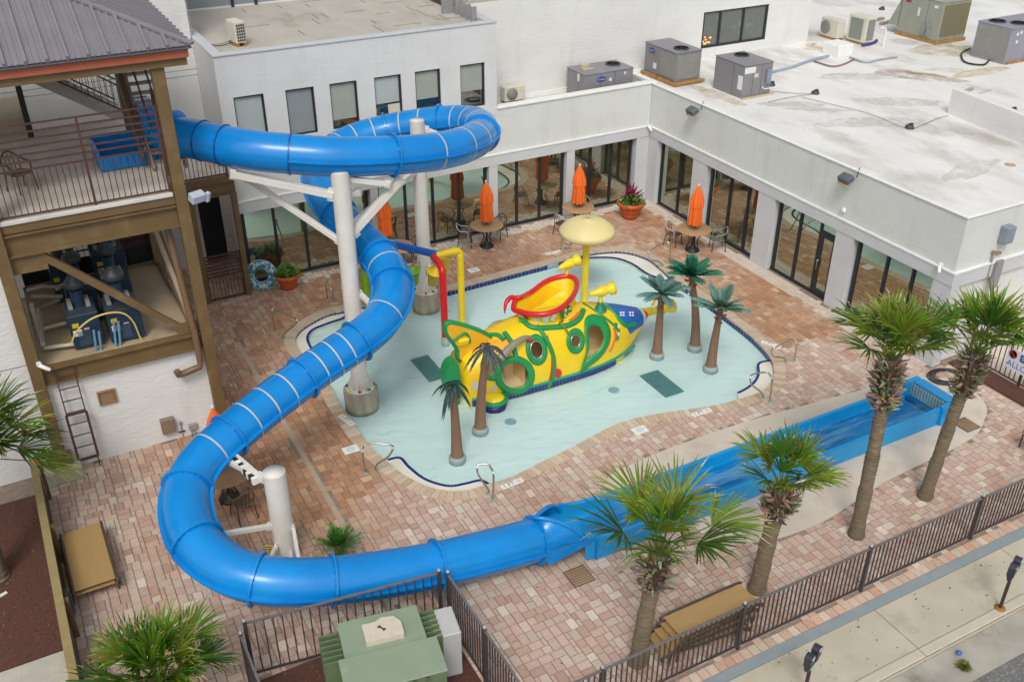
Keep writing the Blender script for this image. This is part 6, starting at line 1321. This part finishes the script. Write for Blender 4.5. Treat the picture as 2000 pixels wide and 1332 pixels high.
# stains that belong to the roof itself
stm = MB(); rs = random.Random(8)
def blob(cx, cy, rx, ry, rz, z, col, n=22):
    c = G(cx, cy, ZR); ps = []
    for k in range(n):
        a = 2 * math.pi * k / n; q = 1 + .35 * mnoise.noise(V((math.cos(a) * 1.3 + cx, math.sin(a) * 1.3 + cy, 0))) + rs.uniform(-.08, .08)
        x, y = math.cos(a) * rx * q, math.sin(a) * ry * q; ps.append((c.x + x * math.cos(rz) - y * math.sin(rz), c.y + x * math.sin(rz) + y * math.cos(rz)))
    stm.col = col; stm.sheet(ps, ZR + z)
k = 0
for cx, cy, rx, ry, rz, col in ((1700,240,2.0,.5,-.4,(.62,.605,.57)),(1760,200,1.6,.5,-.6,(.62,.60,.55)),(1690,150,1.8,.5,-.5,(.60,.58,.54)),(1900,330,1.4,.4,.2,(.64,.62,.59)),(1790,150,1.7,.55,-.9,(.50,.40,.30)),(1800,145,.9,.22,-.9,(.42,.27,.12)),(1742,140,.8,.35,-.4,(.50,.42,.40)),(1850,138,.8,.3,-.7,(.58,.52,.47)),(1870,100,2.1,.9,-.6,(.54,.45,.26)),(1800,85,1.4,.5,-.8,(.48,.47,.43)),(1915,142,1.6,.35,0,(.62,.44,.18)),(1890,178,.55,.15,.3,(.36,.29,.23)),(1590,95,.5,.35,0,(.60,.46,.22)),(1585,88,.3,.15,.2,(.33,.13,.09)),(1400,188,1.3,.35,-1.5,(.62,.52,.36)),(1350,168,1.0,.25,-1.5,(.60,.50,.32)),(1545,205,1.1,.3,-.5,(.60,.59,.56)),(1600,215,1.2,.2,-.6,(.60,.59,.57)),(1925,180,.5,.1,.2,(.55,.52,.5))):
    blob(cx, cy, rx, ry, rz, .003 + .0015 * k, col); k += 1
stmat = bpy.data.materials.new('stain'); stmat.use_nodes = True; n_ = stmat.node_tree.nodes; L_ = stmat.node_tree.links; b_ = n_['Principled BSDF']; b_.inputs['Roughness'].default_value = .9
a_ = n_.new('ShaderNodeAttribute'); a_.attribute_name = 'Col'; L_.new(a_.outputs[0], b_.inputs['Base Color']); tc_ = n_.new('ShaderNodeTexCoord'); nz_ = n_.new('ShaderNodeTexNoise'); nz_.inputs['Scale'].default_value = 1.6; nz_.inputs['Detail'].default_value = 9; nz_.inputs['Roughness'].default_value = .72; L_.new(tc_.outputs['Object'], nz_.inputs['Vector'])
mr_ = n_.new('ShaderNodeMapRange'); mr_.inputs[1].default_value = .36; mr_.inputs[2].default_value = .78; mr_.inputs[4].default_value = .9; L_.new(nz_.outputs[0], mr_.inputs[0]); L_.new(mr_.outputs[0], b_.inputs['Alpha'])
solo(stm, 'roof_stain', stmat, 'rust and dirt stains on the white roof membrane around the units', 'stains', kind='stuff')
# ================================================================== EQUIPMENT DECK: pool heaters
hb_m = mat('heater_blue', (.012, .035, .07), .4, .12, 3); cap_m = mat('flue_grey', (.040, .050, .062), .5, .15, 4)
def heater(c, d, lab, capz, rz=0, dark=False):
    L_, Wd, H_ = d; t = thing('pool_heater', lab, 'heater', (c[0], c[1], 2.96), rz, 'dark blue pool heaters in the tower')
    MB().bx(-L_ / 2, L_ / 2, -Wd / 2, Wd / 2, .05, H_).build('cabinet', hb_m, t, bevel=.015); MB().bx(-L_ / 2 + .03, L_ / 2 - .03, -Wd / 2 + .03, Wd / 2 - .03, H_, H_ + .02).build('top', cap_m, t)
    m = MB()
    for k in range(7): m.bx(-L_ * .3, L_ * .12, -Wd / 2 - .014, -Wd / 2 - .004, .14 + k * .055, .165 + k * .055)
    m.build('louvres', mat('louvre_grey', (.06, .10, .14), .5), t)
    for x in (-L_ * .30, L_ * .28): MB().bx(x - .05, x + .05, -.1, Wd * .4, H_ + .02, H_ + .12).build('bracket', grey_m, t)
    MB().tube([(0, .1, H_), (0, .1, capz - .28)], .135, 20).build('flue', hb_m if not dark else cap_m, t)
    MB().lathe([(.13, -.24), (.21, -.20), (.225, -.07), (.20, -.03), (.10, .06), (.10, .10), (.11, .13), (.001, .14)], (0, .1, capz), 28).build('flue_cap', cap_m, t)
    sticker(t, (-L_ * .3, -Wd / 2, H_ - .25), '-y', .14, .12, mat('label_yellow', (.6, .42, .02), .5)); sticker(t, (-L_ * .28, -Wd / 2, H_ - .45), '-y', .2, .16)
    sticker(t, (0.02, -Wd / 2, H_ - .38), '-y', .12, .05, mat('label_pinkwhite', (.6, .4, .4), .5)); return t
heater((-21.32, -6.75), (.68, .85, .92), 'front left dark blue pool heater under the diagonal brace', 1.62)
heater((-20.45, -6.85), (.78, .85, .88), 'front right dark blue pool heater with a grey cone cap', 1.66)
heater((-21.2, -5.5), (.66, .8, .9), 'middle left dark blue pool heater with a flue rising behind the brace', 1.72)
heater((-20.38, -5.5), (.75, .8, .95), 'middle right dark blue pool heater with two stacked cone caps', 1.76)
heater((-21.45, -4.1), (.6, .8, .95), 'back left dark blue pool heater with a tall dark flue', 1.92, dark=True)
heater((-20.3, -4.1), (.8, .8, 1.15), 'back right dark blue pool heater with the tallest dark flue', 2.02, dark=True)
w_ = [GY(140, 672, -7.32), GY(148, 650, -7.35), GY(175, 625, -7.4), GY(210, 612, -7.42), GY(240, 612, -7.42), GY(260, 628, -7.40), GY(272, 655, -7.35), GY(277, 664, -7.33)]
t = thing('yellow_hose', 'thin yellow gas hose looping over the front pool heaters', 'hose', (w_[0].x, w_[0].y, 2.96)); MB().tube(smooth(w_, 5, False), .022, 8).build('hose', mat('hose_yellow', (.62, .50, .12), .4, .1), t, world=True)
t = thing('blue_pipes', 'pale blue and grey water pipes standing between the front heaters', 'pipe', (-20.95, -7.3, 2.96))
for px_, top_ in ((183, 645), (193, 647), (222, 628), (231, 628)):
    a, b_ = GY(px_ + 6, 690, -7.36), GY(px_, top_, -7.36); MB().tube([a, b_], .03, 8).build('pipe', mat('pipe_paleblue', (.14, .28, .40), .4, .15), t, world=True)
t = thing('white_pipes', 'cream plastic pipes along the left side of the equipment floor', 'pipe', (-22.2, -6, 2.96))
for k, pts_ in enumerate(([(-22.3, -7.0, 3.25), (-22.2, -5.2, 3.3), (-21.7, -4.9, 3.3)], [(-22.35, -4.4, 3.5), (-22.0, -4.6, 3.62), (-21.6, -4.6, 3.5)], [(-22.3, -6.1, 3.2), (-21.7, -6.05, 3.2)], [(-22.3, -6.9, 3.1), (-21.6, -7.05, 3.1)], [(-22.32, -6.2, 3.0), (-22.32, -6.2, 4.0)], [(-22.3, -4.9, 3.55), (-21.6, -5.0, 3.42)])):
    MB().tube([V(p) for p in pts_], .05, 8).build('pipe', mat('pvc_cream', (.45, .42, .34), .5, .12), t, world=True)
# ================================================================== REAL PALMS
bark = mat('palm_bark', (.185, .14, .09), .9, .25, 5, 1.0, 16, stretch=(1, 1, 3.0), col2=(.28, .235, .16), c2s=3)
boot_m = mat('palm_boots', (1, 1, 1), .9, .2, 8, .6, 30, attr=True)
def fan_crown(m, top, n, R__, r, dens=30, tipbrown=.45, upright=.0, el_rng=(-.35, 1.35), wind=V((0, 0, 0)), skipf=None):
    GR = [(.09, .19, .010), (.14, .245, .012), (.05, .125, .012), (.20, .28, .025)]; BR = [(.36, .22, .07), (.48, .34, .15), (.30, .14, .05), (.55, .47, .30)]
    for f in range(n):
        a = 6.283 * f * .618 + r.uniform(-.2, .2); e = el_rng[0] + (el_rng[1] - el_rng[0]) * ((f + .5) / n) ** .85
        tc_ = -(math.cos(a) * .35 + math.sin(a) * .94)
        if tc_ > .35: e = max(e, el_rng[1] * .55 * min(1, tc_ + .3))
        d = (V((math.cos(a) * math.cos(e), math.sin(a) * math.cos(e), math.sin(e))) + wind * .4).normalized()
        pet = R__ * r.uniform(.46, .68) * (1 - .25 * max(0, e)); hub = top + d * pet + V((0, 0, -.10 * pet * (1 - e)))
        m.col = (.16, .22, .03) if e > 0 else (.20, .15, .05); m.tube([top + V((0, 0, -.05)), top + d * pet * .5 + V((0, 0, .02)), hub], [.022, .015, .012], 4, caps=False)
        d2 = (d + V((0, 0, -.30 + .25 * e)) + wind * .3).normalized(); s_ = d2.cross(V((0, 0, 1))).normalized(); nn = s_.cross(d2); Lb = R__ * r.uniform(.44, .68); dead = e < .05 and r.random() < .2
        base = r.choice(GR); k_ = r.uniform(.8, 1.2); spread = r.uniform(1.0, 1.55)
        for i in range(dens):
            th = -spread + 2 * spread * (i + .5) / dens + r.uniform(-.03, .03); dd = (d2 * math.cos(th) + s_ * math.sin(th) + nn * (.22 * abs(math.sin(th)) + r.uniform(-.13, .13))).normalized(); L_ = Lb * (1 - .30 * (abs(th) / spread) ** 2) * r.uniform(.9, 1.08)
            w0 = dd.cross(nn).normalized() * .0185; dr = r.uniform(.06, .38) * L_; fl = (nn * r.choice((-1, 1)) * .3)
            P = [hub, hub + dd * L_ * .4 - V((0, 0, dr * .10)), hub + dd * L_ * .75 - V((0, 0, dr * .45)), hub + dd * L_ - V((0, 0, dr))]; W = [.3, 1.15, .8, .04]
            g_ = tuple(x * k_ * r.uniform(.75, 1.3) for x in base); b_ = r.choice(BR)
            tb_ = r.random() < tipbrown * (1.25 if e < .45 else .55)
            cs = [g_ if not dead else b_, g_ if not dead else b_, (b_ if tb_ or dead else tuple(x * 1.25 for x in g_))]
            for q in range(3):
                wa = (w0 + fl * .0185 * 1) * W[q]; wb = (w0 + fl * .0185) * W[q + 1]; m.col = cs[q]; m.add([P[q] - wa, P[q] + wa, P[q + 1] + wb, P[q + 1] - wb], [(0, 1, 2, 3)])
def sabal(bpx, cpx, zc, R__, nf, r0, lab, seed, boots=.9, lo=-.35, wind=V((0, 0, 0)), dens=30, bloc=None, cloc=None, tb_=.45):
    b = bloc or G(*bpx); c = cloc or G(*cpx, zc); t = thing('palm_tree', lab, 'palm tree', (b.x, b.y, 0), 0, 'fan palms around the deck'); r = random.Random(seed); top = c - V((b.x, b.y, 0)); top.z = c.z
    mid = V((top.x * .42, top.y * .42, top.z * .5)); pth = smooth([V((0, 0, -.05)), mid, top], 8, False); n = len(pth)
    rad = [r0 * (1.18 if k == 0 else 1.0 - .22 * (k / (n - 1))) + .008 * math.sin(k * 2.1) for k in range(n)]
    m = MB(); m.tube(pth, rad, 24); tr = m.build('trunk', bark, t)
    m = MB()
    for k in range(int(top.z / .075)):
        u = k / (top.z / .075); i = min(n - 2, int(u * (n - 1))); p = pth[i].lerp(pth[i + 1], u * (n - 1) - i); rr = rad[i] + .004; ax = (pth[i + 1] - pth[i]).normalized(); m.lathe([(rr, -.012), (rr + .007, 0), (rr, .012)], p, 20, ax=ax)
    m.build('trunk_rings', bark, tr)
    m = MB(); ax = (pth[-1] - pth[-3]).normalized()
    for k in range(int(230 * boots)):
        u = r.random(); p = top - ax * (boots * (1 - u)) ; a = r.random() * 6.283; o = V((math.cos(a), math.sin(a), 0)); rr = r0 * (.95 + .45 * math.sin(u * 3.0)); q = p + o * rr; e_ = q + o * r.uniform(.07, .24) + V((0, 0, r.uniform(.0, .16))); sd__ = o.cross(V((0, 0, 1))) * r.uniform(.018, .034)
        m.col = tuple(x * r.uniform(.6, 1.25) for x in r.choice([(.36, .30, .20), (.28, .23, .15), (.15, .12, .07), (.46, .40, .28)])); m.add([q - sd__ - V((0, 0, .05)), q + sd__ - V((0, 0, .05)), e_ + sd__ * .45, e_ - sd__ * .45, q + sd__ + V((0, 0, .02)) + o * .02, q - sd__ + V((0, 0, .02)) + o * .02], [(0, 1, 2, 3), (5, 3, 2, 4), (0, 3, 5), (1, 4, 2)])
    m.col = (.09, .055, .03); m.lathe([(r0 * .8, -boots), (r0 * 1.25, -boots * .6), (r0 * 1.15, -.2), (r0 * .55, .05), (.04, .12)], top, 16, ax=ax); m.build('boots', boot_m, t)
    m = MB(); fan_crown(m, top, nf, R__, r, dens, tb_, wind=wind, el_rng=(lo, 1.4)); m.build('crown', leafm, t); return t
sabal((1245,1292), (1288,1080), 2.95, 1.95, 12, .165, 'thick leaning palm at the near edge of the deck, closest to the camera', 11, .85, .28, tb_=.5)
sabal((1478,1150), (1528,955), 2.72, 1.42, 12, .175, 'palm with a swollen trunk beside the stacked sun loungers', 12, .75, .25, tb_=.4)
sabal((1672,1045), (1742,702), 4.62, 1.75, 18, .155, 'tall palm with browned leaf tips in front of the slide end', 13, 1.2, .22, tb_=.65)
sabal((1806,970), (1908,690), 4.05, 1.75, 17, .15, 'tall palm leaning right beside the slide end tank', 14, 1.1, .20, tb_=.45)
lb_ = G(-150, 985); sabal(None, None, 0, 2.0, 38, .2, 'palm at the left edge reaching over the low wall', 15, .7, -.2, bloc=V((G(-62, 905, 3.0).x - .2, G(-62, 905, 3.0).y, 0)), cloc=G(-62, 905, 3.0), tb_=.3)
sabal(None, None, 0, 1.42, 24, .2, 'palm crown rising from the bottom edge beside the transformer fence', 16, .6, .1, bloc=V((-21.9, -16.7, 0)), cloc=V((-21.85, -16.8, 1.65)), tb_=.35)
# ================================================================== FENCES
def fence(p0, p1, h, lab, posts, step=.105, mt=fence_m, name='metal_fence', bot=.1, ends=(1, 1), group='metal picket fences', toprail=.045, pw=.065):
    p0, p1 = V(p0), V(p1); d = p1 - p0; L_ = d.length; u = d.normalized(); t = thing(name, lab, 'fence', (p0.x, p0.y, 0), 0, group)
    if posts: m = MB(); m.bar((0, 0, h), u * L_ + V((0, 0, h)), toprail, .035); m.build('top_rail', mat('rail_worn', (.15, .135, .135), .45, .2, 8), t)
    MB().bar((0, 0, bot), u * L_ + V((0, 0, bot)), .035).build('bottom_rail', mt, t)
    n = int(L_ / step); m = []
    for k in range(1, n):
        if k > 100 or k * step > L_: break
        q = u * (L_ * k / n); MB().bar((q.x, q.y, bot), (q.x, q.y, h - .018), .023).build('picket', mt, t)
    if n > 101:
        m = MB()
        for k in range(101, n): q = u * (L_ * k / n); m.bar((q.x, q.y, bot), (q.x, q.y, h - .018), .023)
        tag(m.build('pickets', mt, t), kind='stuff')
    for s_ in posts:
        q = u * s_; MB().box((q.x, q.y, (h + .06) / 2), (pw, pw, h + .06)).build('post', mt, t); MB().lathe([(.035, 0), (.035, .03), (.015, .055), (.001, .06)], (q.x, q.y, h + .06), 8).build('finial', mat('finial_zinc', (.35, .40, .42), .4), t)
    return t
YS = -19.83
fence((-16.45, YS, 0), (-3.2 + 3.3, YS, 0), 1.18, 'long dark picket fence between the deck and the street pavement', [1.58, 4.8, 8.1, 11.45, 14.8], .118)
fence((-20.2, -15.98, 0), (-16.50, -16.50, 0), 1.42, 'dark picket fence beyond the green transformer', [0, 3.72], .165)
fence((-16.38, -16.62, 0), (-16.40, -19.8, 0), 1.42, 'dark picket fence right of the green transformer', [0, 1.6, 3.15], .105)
fence((-20.32, -16.12, 0), (-20.32, -19.8, 0), 1.30, 'dark picket fence at the left of the transformer enclosure', [0, 1.8], .105)
t = fence((1.34, -14.5, 0), (1.28, -19.8, 0), 1.25, 'brown picket fence at the far right carrying a blue and white sign', [0, 1.7, 3.4, 5.2], .15, rail_b)
s0_ = GX(1970, 718, 1.22); t = thing('fence_sign', 'blue and white no smoking sign hung on the far right fence', 'sign', (1.20, -16.35, .78), R_(-90)); MB().box((0, 0, 0), (1.30, .03, .62)).build('board', mat('sign_white', (.65, .68, .75), .4, .05), t)
sb = mat('sign_blue', (.03, .08, .35), .4); MB().box((.18, -.017, .15), (.85, .006, .22)).build('blue_strip', sb, t); MB().text('SMOKING', Matrix.Translation((.18, -.023, .15)) @ FM, .17).build('lettering', mat('sign_white', (.65, .68, .75)), t); MB().text('ALLOWED', Matrix.Translation((.02, -.018, -.15)) @ FM, .26).build('lettering', sb, t)
m = MB(); m.lathe([(.13, 0), (.13, .004), (.10, .004), (.10, 0)], (-.47, -.018, .15), 20, ax=(0, -1, 0)); m.bar((-.55, -.022, .22), (-.39, -.022, .08), .03, .006, up=(0, 1, 0)); m.build('no_symbol', mat('sign_red', (.45, .04, .08), .4), t)
# low tan wall / screen beside the mulch bed
m = MB(); m.bx(-23.22, -23.10, -19.9, -8.35, 0, 1.02); t = thing('boundary_wall', 'low dark timber screen with a tan capping along the mulch bed', 'wall', (-23.16, -12, 0)); m.build('screen', mat('screen_dark', (.07, .06, .045), .8, .25, 6), t, world=True)
MB().bx(-23.24, -23.08, -19.9, -8.35, 1.021, 1.08).build('capping', mat('cap_tan_olive', (.30, .23, .10), .6, .15, 5), t, world=True)
for k in range(5): MB().bx(-23.08, -23.0, -8.55 - k * 2.4, -8.43 - k * 2.4, 0, 1.0).build('post', steel_b, t, world=True)
# ================================================================== TRANSFORMER
tg = mat('transformer_green', (.12, .175, .09), .5, .10, 1.5, col2=(.19, .23, .10), c2s=2, c2t=(.55, .8)); tgt = mat('transformer_top', (.25, .315, .22), .5, .08, 1.5, col2=(.34, .33, .20), c2s=1.6, c2t=(.55, .8))
t = thing('pad_transformer', 'pale green pad mounted transformer with cooling fins inside its fence', 'transformer', (-18.08, -17.62, 0), R_(-10)); t.scale = (.88, .88, .88)
MB().bx(-.85, .85, -.15, .95, 0, 1.42).build('tank', tg, t, bevel=.01); MB().bx(-.86, .86, -.16, .96, 1.42, 1.46).build('tank_top', tgt, t, bevel=.008)
MB().bx(-.98, 1.02, -1.0, -.15, 0, 1.50).build('cabinet', tg, t, bevel=.01); MB().bx(-1.0, 1.04, -1.03, -.10, 1.50, 1.55).build('cabinet_top', tgt, t, bevel=.008)
m = MB(); m.bx(.0, .012, -1.012, -1.002, .05, 1.45); m.build('door_gap', black_p, t)
for x in (-.5, .35, .62): MB().box((x, -1.05, 1.46), (.08, .05, .04)).build('latch', steel, t)
MB().box((.55, -1.006, 1.05), (.35, .006, .28)).build('notice', lwhite, t)
pl = [(-.38, .12), (.42, .12), (.42, .48), (.30, .66), (.05, .70), (-.1, .62), (-.38, .62)]; MB().prism(pl, 1.462, 1.60).build('hatch_lid', mat('lid_cream', (.60, .53, .43), .7, .06, 8, .2, 60), t, bevel=.01)
m = MB(); m.box((.0, .4, 1.607), (.15, .028, .012), -.9); m.box((-.045, .455, 1.607), (.07, .03, .013), .5); m.box((.045, .345, 1.607), (.07, .03, .013), .5); m.build('hatch_mark', black_p, t)
for k in range(6): MB().bx(-1.28, -.86, .02 + k * .15, .06 + k * .15, .25, 1.36).build('fin', tg, t); MB().bx(.86, 1.20, .02 + k * .15, .06 + k * .15, .25, 1.36).build('fin', tg, t)
for k in range(10): MB().bx(-.75 + k * .16, -.72 + k * .16, .96, 1.14, .25, 1.34).build('fin', tg, t)
t = thing('meter_cabinet', 'grey metal meter cabinet right of the green transformer', 'electrical box', (-16.83, -17.45, 0), R_(-10)); MB().bx(-.15, .22, -.32, .38, .0, 1.12).build('case', mat('case_pale', (.50, .50, .50), .45, .05), t, bevel=.015); MB().bx(-.27, -.15, -.3, .3, .55, 1.10).build('side_box', lwhite, t, bevel=.01); MB().box((-.21, .05, 1.103), (.06, .12, .006)).build('sticker', mat('label_orange', (.7, .35, .15)), t)
# ================================================================== PARKING METERS AND STREET BITS
dm = mat('meter_dark', (.035, .035, .05), .35, .15, 4)
def meter(b, lab, rz):
    t = thing('parking_meter', lab, 'parking meter', (b.x, b.y, 0), rz, 'parking meters on the kerb'); t.scale = (1.25, 1.25, 1.0); MB().tube([(0, 0, -.02), (0, 0, .82)], .028, 10).build('pole', mat('meter_pole', (.06, .025, .025), .5, .2), t); MB().lathe([(.09, -.01), (.09, .01), (.04, .03)], (0, 0, 0), 14).build('base', mat('base_rust', (.30, .12, .04), .8, .2), t); MB().tube([(0, 0, .82), (0, 0, .9)], .035, 10).build('collar', mat('collar_mint', (.35, .5, .45), .4), t)
    MB().box((0, 0, .93), (.30, .06, .06)).build('crossbar', dm, t)
    for x in (-.10, .12):
        h = MB().bx(x - .05, x + .05, -.045, .045, .95, 1.03); h.bx(x - .075, x + .075, -.055, .055, 1.03, 1.22); h.tube([(x, -.055, 1.22), (x, .055, 1.22)], .075, 18); hh = h.build('meter_head', dm, t, bevel=.012, seg=2); MB().lathe([(.001, .01), (.045, .0)], (x, -.058, 1.235), 12, ax=(0, -1, .15)).build('window', mat('meter_glass', (.45, .5, .55), .1), hh)
    return t
meter(G(1953, 1187, 0), 'dark twin parking meter on the pavement at the right edge', R_(20)); q = G(1577, 1332 + 55, .0); meter(V((-11.35, -21.35, 0)), 'dark twin parking meter peeking in at the bottom edge', R_(20))
q = G(1882, 1302, -.15); r = random.Random(5); m = MB(); blades(m, (0, 0, 0), 220, .22, .022, [(.16, .19, .03), (.24, .22, .05), (.10, .15, .02)], r, .1, 1.3, .4); t = thing('weed', 'yellow green weed growing in the street gutter', 'weed', (q.x, q.y, -.15)); m.build('leaves', leafm, t)
q = G(1872, 1278, -.15); t = thing('litter', 'small crumpled blue litter in the gutter above the weed', 'litter', (q.x, q.y, -.13)); MB().lathe([(.001, 0), (.055, .02), (.06, .05), (.001, .07)], (0, 0, 0), 7).build('wrapper', mat('litter_blue', (.05, .14, .6), .4, .2, 20), t)
q = G(1995, 885, 0); t = thing('patio_chair', 'brown chair cut off by the right edge of the photo on the deck', 'chair', (q.x + .25, q.y - .1, 0), R_(60)); MB().box((0, 0, .45), (.5, .5, .04)).build('seat', slat, t)
for x in (-.22, .22):
    MB().tube([(x, -.22, 0), (x, -.24, .9)], .02, 6).build('leg', rail_b, t); MB().tube([(x, .22, 0), (x, .22, .62)], .02, 6).build('leg', rail_b, t)
MB().box((0, -.25, .7), (.46, .03, .4)).build('backrest', slat, t)
t = thing('paper_scrap', 'small pale paper scrap lying on the left mulch bed', 'litter', (G(5, 1163).x, G(5, 1163).y, .02), .4); MB().box((0, 0, 0.01), (.2, .08, .015)).build('scrap', lwhite, t)
